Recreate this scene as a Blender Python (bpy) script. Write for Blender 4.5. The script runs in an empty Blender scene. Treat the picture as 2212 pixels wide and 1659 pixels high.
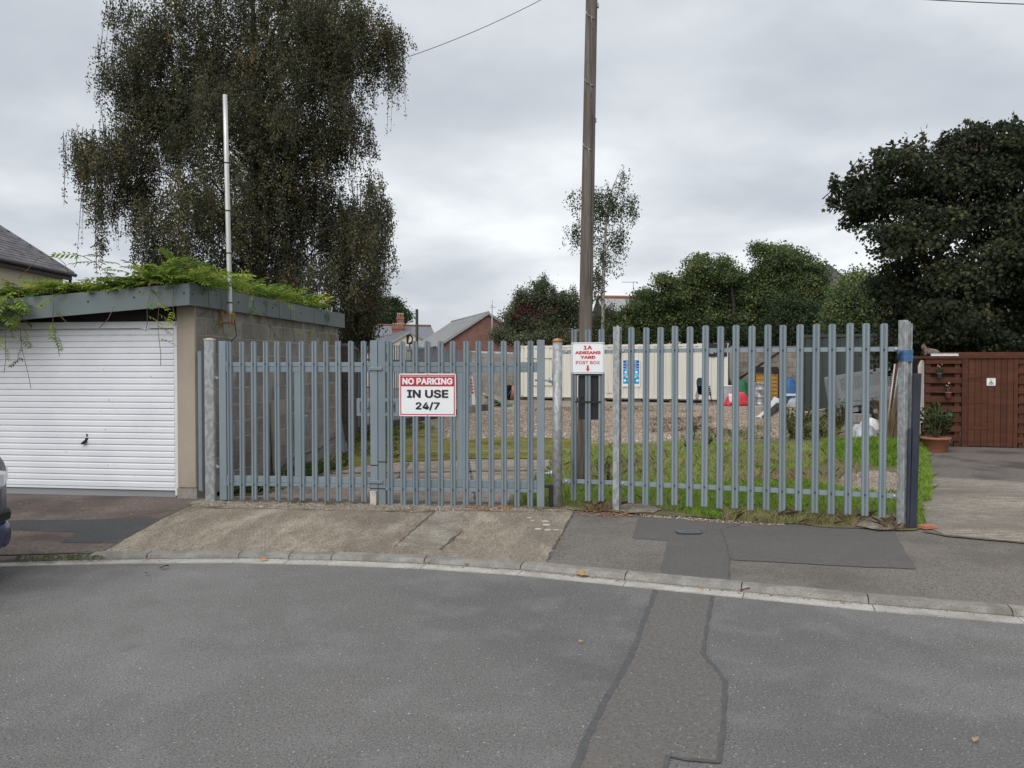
import bpy, bmesh, math, random
import numpy as np
from mathutils import Vector, Matrix
random.seed(7); rng = np.random.default_rng(7)
SC = bpy.context.scene
COL = SC.collection
R = math.radians

# ---------------------------------------------------------------- camera
CAMZ, F, CX, CY, PITCH = 1.65, 1661.0, 1106.0, 829.5, R(1.19)
cam_d = bpy.data.cameras.new('camera'); cam = bpy.data.objects.new('camera', cam_d); COL.objects.link(cam)
cam.location = (0, 0, CAMZ); cam.rotation_euler = (R(90) - PITCH, 0, 0)
cam_d.sensor_width = 36.0; cam_d.lens = F / 2212.0 * 36.0; cam_d.clip_end = 2000; cam_d.clip_start = 0.05
SC.camera = cam
SC.render.resolution_x, SC.render.resolution_y = 1024, 768

# ---------------------------------------------------------------- sky (overcast) and sun
W = bpy.data.worlds.new('World'); SC.world = W; W.use_nodes = True
nt = W.node_tree; nt.nodes.clear()
def N(t, **k):
    n = nt.nodes.new(t)
    for a, b in k.items(): setattr(n, a, b)
    return n
out = N('ShaderNodeOutputWorld'); bg = N('ShaderNodeBackground'); bg.inputs['Strength'].default_value = 0.1
sky = N('ShaderNodeTexSky', sky_type='NISHITA'); sky.sun_disc = False
SUN_EL, SUN_AZ = R(46), R(205)          # azimuth clockwise from +Y: behind the viewer, a little to one side
sky.sun_elevation = SUN_EL; sky.sun_rotation = SUN_AZ
tc = N('ShaderNodeTexCoord'); sep = N('ShaderNodeSeparateXYZ'); nt.links.new(tc.outputs['Generated'], sep.inputs[0])
mx = N('ShaderNodeMath', operation='MAXIMUM'); nt.links.new(sep.outputs['Z'], mx.inputs[0]); mx.inputs[1].default_value = 0.0
ad = N('ShaderNodeMath', operation='ADD'); nt.links.new(mx.outputs[0], ad.inputs[0]); ad.inputs[1].default_value = 0.22
dx = N('ShaderNodeMath', operation='DIVIDE'); nt.links.new(sep.outputs['X'], dx.inputs[0]); nt.links.new(ad.outputs[0], dx.inputs[1])
dy = N('ShaderNodeMath', operation='DIVIDE'); nt.links.new(sep.outputs['Y'], dy.inputs[0]); nt.links.new(ad.outputs[0], dy.inputs[1])
cmb = N('ShaderNodeCombineXYZ'); nt.links.new(dx.outputs[0], cmb.inputs[0]); nt.links.new(dy.outputs[0], cmb.inputs[1])
mp = N('ShaderNodeMapping'); mp.inputs['Location'].default_value = (3.1, 1.7, 0.4); mp.inputs['Rotation'].default_value = (0, 0, R(25)); nt.links.new(cmb.outputs[0], mp.inputs[0])
n1 = N('ShaderNodeTexNoise'); n1.inputs['Scale'].default_value = 0.62; n1.inputs['Detail'].default_value = 6; n1.inputs['Roughness'].default_value = 0.52; n1.inputs['Distortion'].default_value = 0.25
n2 = N('ShaderNodeTexNoise'); n2.inputs['Scale'].default_value = 2.1; n2.inputs['Detail'].default_value = 5; n2.inputs['Roughness'].default_value = 0.5
nt.links.new(mp.outputs[0], n1.inputs['Vector']); nt.links.new(mp.outputs[0], n2.inputs['Vector'])
mixn = N('ShaderNodeMath', operation='MULTIPLY_ADD'); nt.links.new(n2.outputs['Fac'], mixn.inputs[0]); mixn.inputs[1].default_value = 0.35
nm = N('ShaderNodeMath', operation='MULTIPLY'); nt.links.new(n1.outputs['Fac'], nm.inputs[0]); nm.inputs[1].default_value = 0.75
nt.links.new(nm.outputs[0], mixn.inputs[2])
rp = N('ShaderNodeValToRGB'); nt.links.new(mixn.outputs[0], rp.inputs[0])
e = rp.color_ramp.elements; e[0].position = 0.38; e[0].color = (0.30, 0.32, 0.355, 1)
e[1].position = 0.68; e[1].color = (0.585, 0.605, 0.62, 1)
m1 = rp.color_ramp.elements.new(0.50); m1.color = (0.37, 0.39, 0.42, 1)
m2 = rp.color_ramp.elements.new(0.60); m2.color = (0.465, 0.487, 0.508, 1)
sc10 = N('ShaderNodeVectorMath', operation='SCALE'); sc10.inputs['Scale'].default_value = 10.0; nt.links.new(rp.outputs[0], sc10.inputs[0])
mixc = N('ShaderNodeMixRGB'); mixc.inputs[0].default_value = 0.96
nt.links.new(sky.outputs[0], mixc.inputs[1]); nt.links.new(sc10.outputs[0], mixc.inputs[2])
nt.links.new(mixc.outputs[0], bg.inputs[0]); nt.links.new(bg.outputs[0], out.inputs[0])

sun_d = bpy.data.lights.new('sun', 'SUN'); sun_d.energy = 1.5; sun_d.angle = R(60); sun_d.color = (1.0, 0.985, 0.965)
sun = bpy.data.objects.new('sun', sun_d); COL.objects.link(sun); sun.location = (0, -20, 30)
sdir = Vector((math.sin(SUN_AZ) * math.cos(SUN_EL), math.cos(SUN_AZ) * math.cos(SUN_EL), math.sin(SUN_EL)))
sun.rotation_euler = (-sdir).to_track_quat('-Z', 'Y').to_euler()

SC.view_settings.view_transform = 'Standard'; SC.view_settings.look = 'None'
SC.view_settings.exposure = 0.74; SC.view_settings.gamma = 1.0; SC.view_settings.use_curve_mapping = False
SC.render.engine = 'CYCLES'; SC.cycles.max_bounces = 5; SC.cycles.diffuse_bounces = 3; SC.cycles.transparent_max_bounces = 6

# ---------------------------------------------------------------- measuring: from a pixel of the 2212 x 1659 view to a place
SP, CP = math.sin(PITCH), math.cos(PITCH)
def ray(px, py):
    a, b = (px - CX) / F, -(py - CY) / F
    return Vector((a, CP + b * SP, -SP + b * CP))
def gp(px, py, z=0.0):
    d = ray(px, py); t = (z - CAMZ) / d.z
    return Vector((d.x * t, d.y * t, z))
def dp(px, py, Y):
    d = ray(px, py); t = Y / d.y
    return Vector((d.x * t, Y, CAMZ + d.z * t))
def lp(px, py, A, B):
    d = ray(px, py); nx, ny = B[1] - A[1], -(B[0] - A[0])
    t = (A[0] * nx + A[1] * ny) / (d.x * nx + d.y * ny)
    return Vector((d.x * t, d.y * t, CAMZ + d.z * t))
def pxm(Y): return F / Y

# ---------------------------------------------------------------- materials
MATS = {}
def M(name, c1, c2=None, scale=6.0, rough=0.8, bump=0.0, bscale=60.0, metal=0.0, stretch=(1, 1, 1), detail=4.0, lo=0.35, hi=0.65,
      speck=None, sscale=140.0, sthr=(0.62, 0.70), blot=None, blscale=0.6, blr=(0.45, 0.7), rnd=0.0, tint=None, lines=None, spec=0.3, obj=False, transl=0.0, bdist=0.01):
    m = bpy.data.materials.new(name); m.use_nodes = True; t = m.node_tree; b = t.nodes['Principled BSDF']
    L = t.links.new
    def nd(ty): return t.nodes.new(ty)
    b.inputs['Roughness'].default_value = rough; b.inputs['Metallic'].default_value = metal; b.inputs['Specular IOR Level'].default_value = spec
    if obj:
        tcn = nd('ShaderNodeTexCoord'); src = tcn.outputs['Object']
    else:
        gn = nd('ShaderNodeNewGeometry'); src = gn.outputs['Position']
    mpn = nd('ShaderNodeMapping'); mpn.inputs['Scale'].default_value = stretch; L(src, mpn.inputs[0])
    def noise(s, dtl=detail, vec=None, rg=0.55):
        n = nd('ShaderNodeTexNoise'); n.inputs['Scale'].default_value = s; n.inputs['Detail'].default_value = dtl; n.inputs['Roughness'].default_value = rg
        L(vec or mpn.outputs[0], n.inputs['Vector']); return n.outputs['Fac']
    def rng_(v, a, bb):
        r = nd('ShaderNodeMapRange'); r.inputs['From Min'].default_value = a; r.inputs['From Max'].default_value = bb; r.clamp = True
        L(v, r.inputs['Value']); return r.outputs['Result']
    def mix(f, a, bcol, bt='MIX'):
        x = nd('ShaderNodeMixRGB'); x.blend_type = bt
        if isinstance(f, (int, float)): x.inputs[0].default_value = f
        else: L(f, x.inputs[0])
        for i, v in ((1, a), (2, bcol)):
            if isinstance(v, (tuple, list)): x.inputs[i].default_value = (*v, 1)
            else: L(v, x.inputs[i])
        return x.outputs[0]
    col = tuple(c1)
    if c2 is not None: col = mix(rng_(noise(scale), lo, hi), tuple(c1), tuple(c2))
    if blot is not None:
        bl = blot if isinstance(blot, list) else [blot]
        for bc, bs, br in bl: col = mix(rng_(noise(bs, 5, None, 0.6), *br), col, tuple(bc))
    if lines is not None:   # brushed ridges: colour, spacing per metre, heading, amount
        lm = nd('ShaderNodeMapping'); lm.inputs['Rotation'].default_value = (0, 0, lines[2]); L(src, lm.inputs[0]); wv = nd('ShaderNodeTexWave'); wv.inputs['Scale'].default_value = lines[1]; wv.inputs['Distortion'].default_value = 2.5; wv.inputs['Detail'].default_value = 2; wv.inputs['Detail Scale'].default_value = 2.0; L(lm.outputs[0], wv.inputs[0])
        mm = nd('ShaderNodeMath'); mm.operation = 'MULTIPLY'; L(wv.outputs['Fac'], mm.inputs[0]); L(rng_(noise(1.3), 0.35, 0.65), mm.inputs[1]); m2_ = nd('ShaderNodeMath'); m2_.operation = 'MULTIPLY'; m2_.inputs[1].default_value = lines[3]; L(mm.outputs[0], m2_.inputs[0]); col = mix(m2_.outputs[0], col, tuple(lines[0]))
    if speck is not None:
        sp = speck if isinstance(speck, list) else [speck]
        for scx, ss, sr in sp: col = mix(rng_(noise(ss, 1.0, src), *sr), col, tuple(scx))
    if tint is not None:
        at = nd('ShaderNodeAttribute'); at.attribute_name = 'tint'
        rr = nd('ShaderNodeValToRGB'); els = rr.color_ramp.elements
        while len(els) < len(tint): els.new(0.5)
        for i, (p, cc) in enumerate(tint): els[i].position = p; els[i].color = (*cc, 1)
        L(at.outputs['Fac'], rr.inputs[0]); col = rr.outputs[0]
    if rnd > 0:
        oi = nd('ShaderNodeObjectInfo'); hs = nd('ShaderNodeHueSaturation')
        r = nd('ShaderNodeMapRange'); L(oi.outputs['Random'], r.inputs['Value']); r.inputs['To Min'].default_value = 1 - rnd; r.inputs['To Max'].default_value = 1 + rnd
        L(r.outputs[0], hs.inputs['Value'])
        if isinstance(col, tuple): hs.inputs['Color'].default_value = (*col, 1)
        else: L(col, hs.inputs['Color'])
        col = hs.outputs[0]
    if isinstance(col, tuple): b.inputs['Base Color'].default_value = (*col, 1)
    else: L(col, b.inputs['Base Color'])
    if bump > 0:
        bn = nd('ShaderNodeBump'); bn.inputs['Strength'].default_value = bump; bn.inputs['Distance'].default_value = bdist
        L(noise(bscale, 3), bn.inputs['Height']); L(bn.outputs[0], b.inputs['Normal'])
    if transl > 0:
        tr = nd('ShaderNodeBsdfTranslucent'); mxs = nd('ShaderNodeMixShader'); mxs.inputs[0].default_value = transl
        if isinstance(col, tuple): tr.inputs[0].default_value = (*col, 1)
        else: L(col, tr.inputs[0])
        L(b.outputs[0], mxs.inputs[1]); L(tr.outputs[0], mxs.inputs[2]); L(mxs.outputs[0], t.nodes['Material Output'].inputs[0])
    MATS[name] = m; return m

A3 = lambda v: (v, v, v)
M('asphalt', (0.13, 0.124, 0.118), (0.20, 0.192, 0.184), 75, 0.93, 0.6, 110, blot=[((0.128, 0.124, 0.12), 0.30, (0.42, 0.66)), ((0.235, 0.228, 0.221), 0.6, (0.50, 0.74)), ((0.105, 0.101, 0.098), 0.17, (0.48, 0.62)), ((0.20, 0.195, 0.189), 2.6, (0.5, 0.82)), ((0.11, 0.107, 0.104), 1.9, (0.66, 0.82))],
  speck=[((0.07, 0.068, 0.067), 95, (0.56, 0.68)), ((0.31, 0.305, 0.30), 90, (0.64, 0.74)), ((0.50, 0.49, 0.48), 60, (0.72, 0.76))], spec=0.25)
M('trench', (0.12, 0.112, 0.104), (0.162, 0.152, 0.142), 45, 0.94, 0.6, 110, blot=((0.148, 0.136, 0.125), 0.9, (0.45, 0.7)),
  speck=[((0.085, 0.08, 0.075), 90, (0.58, 0.68)), ((0.32, 0.305, 0.29), 80, (0.68, 0.75))])
M('sealant', (0.078, 0.078, 0.08), (0.10, 0.10, 0.102), 18, 0.8, 0.4, 60)
M('footway', (0.138, 0.123, 0.108), (0.215, 0.193, 0.171), 50, 0.95, 0.6, 120, blot=[((0.115, 0.103, 0.092), 0.7, (0.45, 0.65)), ((0.205, 0.18, 0.15), 1.9, (0.54, 0.75))],
  speck=[((0.06, 0.055, 0.05), 95, (0.58, 0.66)), ((0.36, 0.34, 0.31), 120, (0.68, 0.75))])
M('footway_brown', (0.115, 0.088, 0.078), (0.19, 0.155, 0.13), 30, 0.95, 0.6, 100, blot=[((0.085, 0.066, 0.06), 1.1, (0.42, 0.6)), ((0.21, 0.17, 0.135), 2.4, (0.58, 0.74))], speck=[((0.06, 0.045, 0.04), 80, (0.58, 0.66)), ((0.33, 0.28, 0.24), 120, (0.69, 0.76))])
M('patch_new', (0.09, 0.085, 0.078), (0.128, 0.122, 0.113), 60, 0.93, 0.4, 150, blot=[((0.118, 0.112, 0.104), 1.6, (0.42, 0.7)), ((0.14, 0.132, 0.122), 4.0, (0.58, 0.8))], speck=((0.05, 0.05, 0.05), 110, (0.6, 0.68)))
M('patch_black', (0.05, 0.05, 0.053), (0.075, 0.074, 0.076), 50, 0.93, 0.5, 120, blot=((0.085, 0.078, 0.072), 1.5, (0.5, 0.75)), speck=((0.19, 0.19, 0.19), 130, (0.70, 0.76)))
M('apron', (0.235, 0.195, 0.15), (0.34, 0.29, 0.23), 9, 0.93, 0.6, 70, lines=((0.13, 0.10, 0.075), 9.0, R(-18), 0.28), blot=[((0.155, 0.13, 0.10), 0.8, (0.42, 0.66)), ((0.43, 0.375, 0.30), 1.7, (0.55, 0.75))], speck=[((0.10, 0.083, 0.065), 55, (0.57, 0.65)), ((0.50, 0.45, 0.38), 60, (0.67, 0.73))], stretch=(1.4, 0.5, 1))
M('apron_rough', (0.24, 0.215, 0.175), (0.34, 0.31, 0.26), 22, 0.95, 0.8, 60, blot=((0.19, 0.165, 0.13), 2.5, (0.45, 0.65)), speck=((0.12, 0.105, 0.09), 60, (0.58, 0.66)))
M('crumble', (0.16, 0.13, 0.10), (0.33, 0.29, 0.23), 14, 0.95, 0.9, 40, blot=((0.09, 0.08, 0.05), 3.0, (0.5, 0.62)), speck=((0.08, 0.065, 0.05), 50, (0.56, 0.64)))
M('drive', (0.185, 0.16, 0.128), (0.34, 0.305, 0.255), 16, 0.93, 0.6, 70, blot=[((0.155, 0.135, 0.11), 1.0, (0.45, 0.7)), ((0.43, 0.39, 0.33), 2.4, (0.60, 0.76))], speck=((0.11, 0.095, 0.08), 55, (0.57, 0.65)), stretch=(0.45, 1.5, 1))
M('drive_asphalt', (0.12, 0.105, 0.092), (0.185, 0.165, 0.148), 35, 0.95, 0.5, 80, blot=((0.075, 0.063, 0.055), 0.8, (0.48, 0.6)), speck=((0.07, 0.06, 0.055), 70, (0.57, 0.65)))
M('kerb', (0.19, 0.18, 0.16), (0.275, 0.262, 0.238), 9, 0.9, 0.5, 80, rnd=0.09, blot=((0.15, 0.14, 0.12), 3.0, (0.52, 0.72)), speck=((0.13, 0.12, 0.105), 90, (0.6, 0.67)))
M('kerb_moss', (0.13, 0.11, 0.09), (0.20, 0.175, 0.15), 9, 0.95, 0.7, 60, blot=((0.06, 0.07, 0.03), 6.0, (0.52, 0.66)))
M('channel', (0.36, 0.345, 0.31), (0.46, 0.445, 0.41), 7, 0.9, 0.3, 90, rnd=0.10, blot=((0.25, 0.235, 0.21), 2.5, (0.55, 0.78)), speck=((0.22, 0.21, 0.19), 90, (0.62, 0.69)))
M('joint', (0.075, 0.066, 0.055), (0.12, 0.105, 0.085), 12, 0.95)
M('yard', (0.25, 0.205, 0.165), (0.39, 0.335, 0.28), 9, 0.97, 1.0, 26, stretch=(1, 0.8, 1), blot=[((0.17, 0.135, 0.105), 0.35, (0.45, 0.62)), ((0.15, 0.155, 0.055), 0.5, (0.57, 0.70)), ((0.16, 0.095, 0.06), 1.3, (0.57, 0.72))], speck=[((0.13, 0.10, 0.08), 22, (0.56, 0.64)), ((0.60, 0.54, 0.48), 30, (0.66, 0.74))], bdist=0.03)
M('yard_slab', (0.27, 0.225, 0.19), (0.36, 0.31, 0.265), 9, 0.95, 0.8, 40, blot=[((0.18, 0.145, 0.115), 0.9, (0.46, 0.62)), ((0.16, 0.16, 0.05), 1.4, (0.62, 0.74))], speck=((0.12, 0.095, 0.075), 45, (0.57, 0.65)))
M('moss', (0.14, 0.14, 0.025), (0.24, 0.22, 0.06), 6, 1.0, 0.9, 40, blot=[((0.085, 0.095, 0.02), 1.0, (0.45, 0.65)), ((0.25, 0.21, 0.15), 1.1, (0.52, 0.66)), ((0.22, 0.185, 0.10), 3.0, (0.56, 0.70))], speck=[((0.05, 0.05, 0.015), 50, (0.58, 0.66)), ((0.42, 0.36, 0.26), 60, (0.70, 0.75))], spec=0.05)
M('soil', (0.085, 0.075, 0.035), (0.16, 0.135, 0.07), 5, 1.0, 0.9, 40, blot=((0.10, 0.12, 0.03), 1.2, (0.45, 0.62)), speck=((0.34, 0.29, 0.22), 45, (0.68, 0.74)))
M('base_ground', (0.12, 0.11, 0.09), (0.17, 0.15, 0.12), 1.0, 0.95)
M('block', (0.215, 0.195, 0.172), (0.29, 0.267, 0.238), 5, 0.95, 0.7, 70, rnd=0.14, blot=((0.155, 0.137, 0.115), 1.2, (0.48, 0.68)), speck=((0.12, 0.105, 0.09), 90, (0.6, 0.67)))
M('block_far', (0.20, 0.17, 0.145), (0.27, 0.235, 0.205), 4, 0.95, 0.4, 30, rnd=0.16, blot=((0.11, 0.09, 0.075), 0.8, (0.48, 0.66)))
M('block_pale', (0.30, 0.275, 0.24), (0.40, 0.375, 0.335), 3, 0.95, 0.4, 30, rnd=0.12, blot=((0.19, 0.17, 0.145), 0.7, (0.48, 0.62)), stretch=(1, 1, 0.5))
M('mortar', (0.36, 0.335, 0.295), (0.28, 0.26, 0.225), 6, 0.95)
M('mortar_dark', (0.16, 0.14, 0.12), None, rough=0.95)
M('render', (0.30, 0.252, 0.195), (0.35, 0.30, 0.24), 3, 0.9, 0.3, 50, blot=[((0.22, 0.187, 0.147), 1.2, (0.45, 0.75)), ((0.38, 0.34, 0.285), 2.6, (0.6, 0.8))], stretch=(1, 1, 0.5))
M('door_white', (0.65, 0.66, 0.69), (0.71, 0.72, 0.745), 2.0, 0.45, spec=0.4, blot=((0.61, 0.61, 0.61), 1.8, (0.60, 0.8)), speck=((0.35, 0.34, 0.32), 26, (0.772, 0.78)))
M('frame_white', (0.68, 0.685, 0.69), (0.62, 0.61, 0.59), 4, 0.5)
M('door_grey', (0.26, 0.265, 0.275), None, rough=0.7)
M('black_plastic', (0.018, 0.018, 0.02), None, rough=0.45)
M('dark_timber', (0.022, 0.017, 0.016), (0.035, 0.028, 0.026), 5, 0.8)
M('fascia', (0.115, 0.142, 0.142), (0.135, 0.163, 0.163), 2, 0.42, 0.05, 20, spec=0.4)
M('felt', (0.05, 0.05, 0.05), None, rough=0.95)
M('screw', (0.06, 0.065, 0.07), None, rough=0.5, metal=0.3)
M('steel_blue', (0.172, 0.212, 0.237), (0.192, 0.233, 0.258), 3, 0.48, 0.05, 30, spec=0.4, rnd=0.09, blot=[((0.15, 0.18, 0.20), 1.6, (0.52, 0.85)), ((0.15, 0.155, 0.15), 9.0, (0.60, 0.85)), ((0.10, 0.11, 0.115), 15.0, (0.68, 0.82))], stretch=(1, 1, 0.5))
M('steel_fence', (0.19, 0.232, 0.256), (0.21, 0.254, 0.278), 3, 0.5, 0.05, 30, spec=0.4, rnd=0.08, blot=[((0.175, 0.215, 0.238), 2.0, (0.52, 0.85)), ((0.17, 0.18, 0.178), 12.0, (0.64, 0.86))], stretch=(1, 1, 0.3))
M('steel_weathered', (0.20, 0.235, 0.255), (0.12, 0.145, 0.16), 6, 0.55, 0.05, 30, spec=0.4, blot=((0.04, 0.045, 0.05), 9.0, (0.60, 0.72)), stretch=(1, 1, 0.12), lo=0.4, hi=0.7)
M('steel_far', (0.165, 0.20, 0.22), (0.21, 0.245, 0.27), 2, 0.6, rnd=0.08)
M('galv', (0.27, 0.285, 0.285), (0.37, 0.385, 0.385), 30, 0.5, 0.1, 40, metal=0.25, detail=1.5, lo=0.47, hi=0.53, blot=((0.29, 0.28, 0.25), 1.3, (0.58, 0.8)), stretch=(1, 1, 0.55))
M('galv_dark', (0.22, 0.23, 0.225), (0.33, 0.34, 0.335), 12, 0.5, 0.1, 40, metal=0.25, lo=0.42, hi=0.58)
M('rust', (0.30, 0.125, 0.05), (0.42, 0.22, 0.11), 20, 0.85, 0.4, 60)
M('rusty_paint', (0.50, 0.47, 0.42), (0.30, 0.14, 0.07), 14, 0.8, lo=0.5, hi=0.65)
M('zinc', (0.46, 0.48, 0.49), (0.36, 0.38, 0.39), 30, 0.4, metal=0.5)
M('alu', (0.62, 0.615, 0.60), (0.50, 0.495, 0.48), 5, 0.4, metal=0.4, stretch=(1, 1, 0.3))
M('sign_white', (0.76, 0.77, 0.78), (0.72, 0.73, 0.74), 3, 0.35, spec=0.5)
M('sign_red', (0.44, 0.02, 0.045), None, rough=0.4, spec=0.5)
M('text_red', (0.50, 0.045, 0.045), None, rough=0.45)
M('text_black', (0.02, 0.023, 0.03), None, rough=0.4)
M('pole_wood', (0.10, 0.084, 0.071), (0.185, 0.16, 0.137), 3.0, 0.9, 0.7, 14, stretch=(9, 9, 0.5), blot=((0.075, 0.063, 0.053), 2.6, (0.55, 0.70)), bdist=0.012)
M('pole_wood_dark', (0.035, 0.028, 0.024), (0.06, 0.05, 0.04), 4.0, 0.9)
M('wood_brown', (0.066, 0.021, 0.0105), (0.098, 0.035, 0.0175), 2.0, 0.75, 0.3, 14, rnd=0.16, stretch=(1.2, 1.2, 12), blot=((0.048, 0.018, 0.010), 1.0, (0.5, 0.75)))  # brown darkened to put the maple's shade into the fence and gate
M('wood_brown_shaded_h', (0.066, 0.021, 0.0105), (0.098, 0.035, 0.0175), 2.0, 0.75, 0.3, 14, rnd=0.18, stretch=(1.2, 12, 12), blot=((0.048, 0.018, 0.010), 1.0, (0.5, 0.75)))  # same brown with the maple's shade in it, grain running sideways
M('wood_pale', (0.44, 0.40, 0.34), (0.52, 0.48, 0.42), 4, 0.85, stretch=(6, 6, 0.7), rnd=0.12)
M('wood_plank', (0.48, 0.35, 0.20), (0.58, 0.45, 0.29), 4, 0.8, rnd=0.2)
M('wood_grey', (0.17, 0.145, 0.12), (0.26, 0.225, 0.19), 5, 0.9, stretch=(6, 6, 0.6), rnd=0.2)
M('navy_board', (0.026, 0.031, 0.05), (0.042, 0.047, 0.066), 6, 0.6, 0.3, 20, blot=((0.055, 0.045, 0.04), 2.2, (0.55, 0.75)), stretch=(4, 4, 0.5))
M('blue_tape', (0.05, 0.13, 0.27), (0.075, 0.17, 0.33), 10, 0.35, 0.3, 30)
M('terracotta', (0.36, 0.145, 0.085), (0.43, 0.19, 0.115), 6, 0.85, rnd=0.06)
M('pot_clay_shaded', (0.24, 0.095, 0.055), (0.30, 0.125, 0.075), 6, 0.85)  # terracotta darkened to hold the shade the pots stand in
M('brick', (0.25, 0.105, 0.075), (0.32, 0.15, 0.11), 3, 0.9, 0.3, 20, rnd=0.2)
M('slate', (0.10, 0.095, 0.105), (0.145, 0.14, 0.148), 4, 0.75, 0.3, 20, rnd=0.22, blot=((0.20, 0.195, 0.185), 1.8, (0.60, 0.75)))
M('slate_pale', (0.235, 0.235, 0.235), (0.30, 0.30, 0.297), 3, 0.8, rnd=0.1)
M('slate_mid', (0.14, 0.145, 0.165), (0.18, 0.185, 0.205), 2, 0.8)
M('cream_wall', (0.56, 0.49, 0.37), (0.62, 0.55, 0.43), 1.5, 0.95, 0.2, 30)
M('cream_far', (0.66, 0.62, 0.50), (0.70, 0.66, 0.55), 1.0, 0.9)
M('container_cream', (0.58, 0.56, 0.49), (0.655, 0.635, 0.565), 1.2, 0.55, blot=[((0.52, 0.45, 0.34), 1.0, (0.60, 0.80)), ((0.40, 0.20, 0.09), 2.2, (0.66, 0.74))], stretch=(1.6, 1.6, 0.14))
M('green_steel', (0.036, 0.048, 0.042), (0.05, 0.064, 0.055), 1.0, 0.6)
M('red_bag', (0.55, 0.03, 0.05), (0.62, 0.07, 0.085), 3, 0.6, 0.3, 20)
M('white_bag', (0.72, 0.70, 0.70), (0.62, 0.58, 0.58), 6, 0.6)
M('green_bag', (0.02, 0.12, 0.055), (0.03, 0.16, 0.075), 3, 0.5, 0.3, 20)
M('tarp_blue', (0.03, 0.10, 0.25), (0.05, 0.14, 0.32), 4, 0.5)
M('tarp_silver', (0.44, 0.46, 0.48), (0.33, 0.345, 0.36), 5, 0.4, 0.6, 16, bdist=0.03)
M('orange_bag', (0.62, 0.13, 0.10), (0.68, 0.22, 0.17), 6, 0.6)
M('drum_steel', (0.48, 0.49, 0.49), (0.22, 0.225, 0.225), 6, 0.4, metal=0.4, lo=0.42, hi=0.6)
M('ochre', (0.48, 0.27, 0.065), (0.40, 0.21, 0.05), 3, 0.7)
M('chair_teal', (0.028, 0.06, 0.085), None, rough=0.5)
M('poster_blue', (0.0, 0.30, 0.58), None, rough=0.4)
M('poster_dark', (0.01, 0.11, 0.36), None, rough=0.4)
M('tyre', (0.02, 0.02, 0.021), None, rough=0.85)
M('rim_steel', (0.40, 0.41, 0.42), None, rough=0.45, metal=0.4)
M('car_blue', (0.018, 0.028, 0.085), None, rough=0.22, spec=0.6)
M('car_grey', (0.055, 0.06, 0.085), None, rough=0.3, spec=0.5)
M('car_lamp', (0.62, 0.63, 0.65), None, rough=0.15, spec=0.6)
M('glass', (0.02, 0.025, 0.03), None, rough=0.06, spec=0.8)
M('bark_birch', (0.36, 0.335, 0.30), (0.09, 0.078, 0.07), 6, 0.9, stretch=(1, 1, 2.2), lo=0.50, hi=0.62)
M('bark', (0.030, 0.025, 0.021), (0.055, 0.046, 0.038), 8, 0.95, 0.5, 20, stretch=(1, 1, 0.4))  # colour darkened for the shade inside the birch crown
M('twig', (0.045, 0.033, 0.025), None, rough=0.9)
M('stem_brown', (0.13, 0.10, 0.06), None, rough=0.9)
def LM(name, tint, transl=0.25, rough=0.65): return M(name, (0.1, 0.1, 0.1), None, rough=rough, tint=tint, transl=transl, spec=0.12)
LM('leaf_birch', [(0.0, (0.044, 0.049, 0.030)), (0.5, (0.094, 0.095, 0.055)), (0.86, (0.165, 0.155, 0.085)), (0.97, (0.21, 0.18, 0.085)), (1.0, (0.26, 0.17, 0.04))])
LM('leaf_young_birch', [(0.0, (0.045, 0.055, 0.030)), (0.7, (0.085, 0.10, 0.05)), (1.0, (0.11, 0.10, 0.04))])
LM('leaf_maple', [(0.0, (0.020, 0.029, 0.017)), (0.45, (0.044, 0.054, 0.031)), (0.85, (0.085, 0.090, 0.045)), (1.0, (0.13, 0.115, 0.055))], 0.25)
LM('leaf_green', [(0.0, (0.045, 0.070, 0.034)), (0.45, (0.105, 0.145, 0.062)), (0.8, (0.19, 0.23, 0.09)), (1.0, (0.32, 0.31, 0.11))], 0.4)
LM('leaf_dark', [(0.0, (0.018, 0.034, 0.018)), (0.6, (0.044, 0.068, 0.034)), (1.0, (0.09, 0.115, 0.05))])
LM('leaf_bush', [(0.0, (0.05, 0.064, 0.040)), (0.5, (0.105, 0.125, 0.07)), (0.84, (0.17, 0.18, 0.10)), (0.97, (0.20, 0.16, 0.09)), (1.0, (0.17, 0.07, 0.05))])
LM('leaf_red', [(0.0, (0.09, 0.022, 0.026)), (1.0, (0.20, 0.035, 0.05))])
LM('leaf_wisteria', [(0.0, (0.075, 0.13, 0.035)), (0.45, (0.16, 0.24, 0.05)), (0.8, (0.30, 0.38, 0.065)), (1.0, (0.52, 0.44, 0.07))], 0.4)
LM('leaf_shrub', [(0.0, (0.016, 0.035, 0.014)), (0.6, (0.04, 0.07, 0.025)), (1.0, (0.11, 0.15, 0.05))], 0.2)
LM('grass', [(0.0, (0.11, 0.21, 0.025)), (0.4, (0.24, 0.40, 0.05)), (0.68, (0.35, 0.49, 0.09)), (0.85, (0.46, 0.46, 0.17)), (1.0, (0.56, 0.48, 0.30))], 0.45)
LM('weed', [(0.0, (0.04, 0.075, 0.022)), (0.6, (0.08, 0.125, 0.04)), (0.9, (0.16, 0.17, 0.07)), (1.0, (0.50, 0.42, 0.12))], 0.3)
LM('dead', [(0.0, (0.16, 0.095, 0.06)), (0.6, (0.34, 0.26, 0.17)), (1.0, (0.55, 0.46, 0.32))], 0.3)
LM('pebbles', [(0.0, (0.13, 0.095, 0.07)), (0.5, (0.28, 0.225, 0.18)), (0.85, (0.39, 0.33, 0.275)), (1.0, (0.58, 0.53, 0.47))], 0.0, 0.9)
LM('dry_leaf', [(0.0, (0.30, 0.11, 0.04)), (1.0, (0.48, 0.24, 0.10))], 0.1, 0.8)
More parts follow.
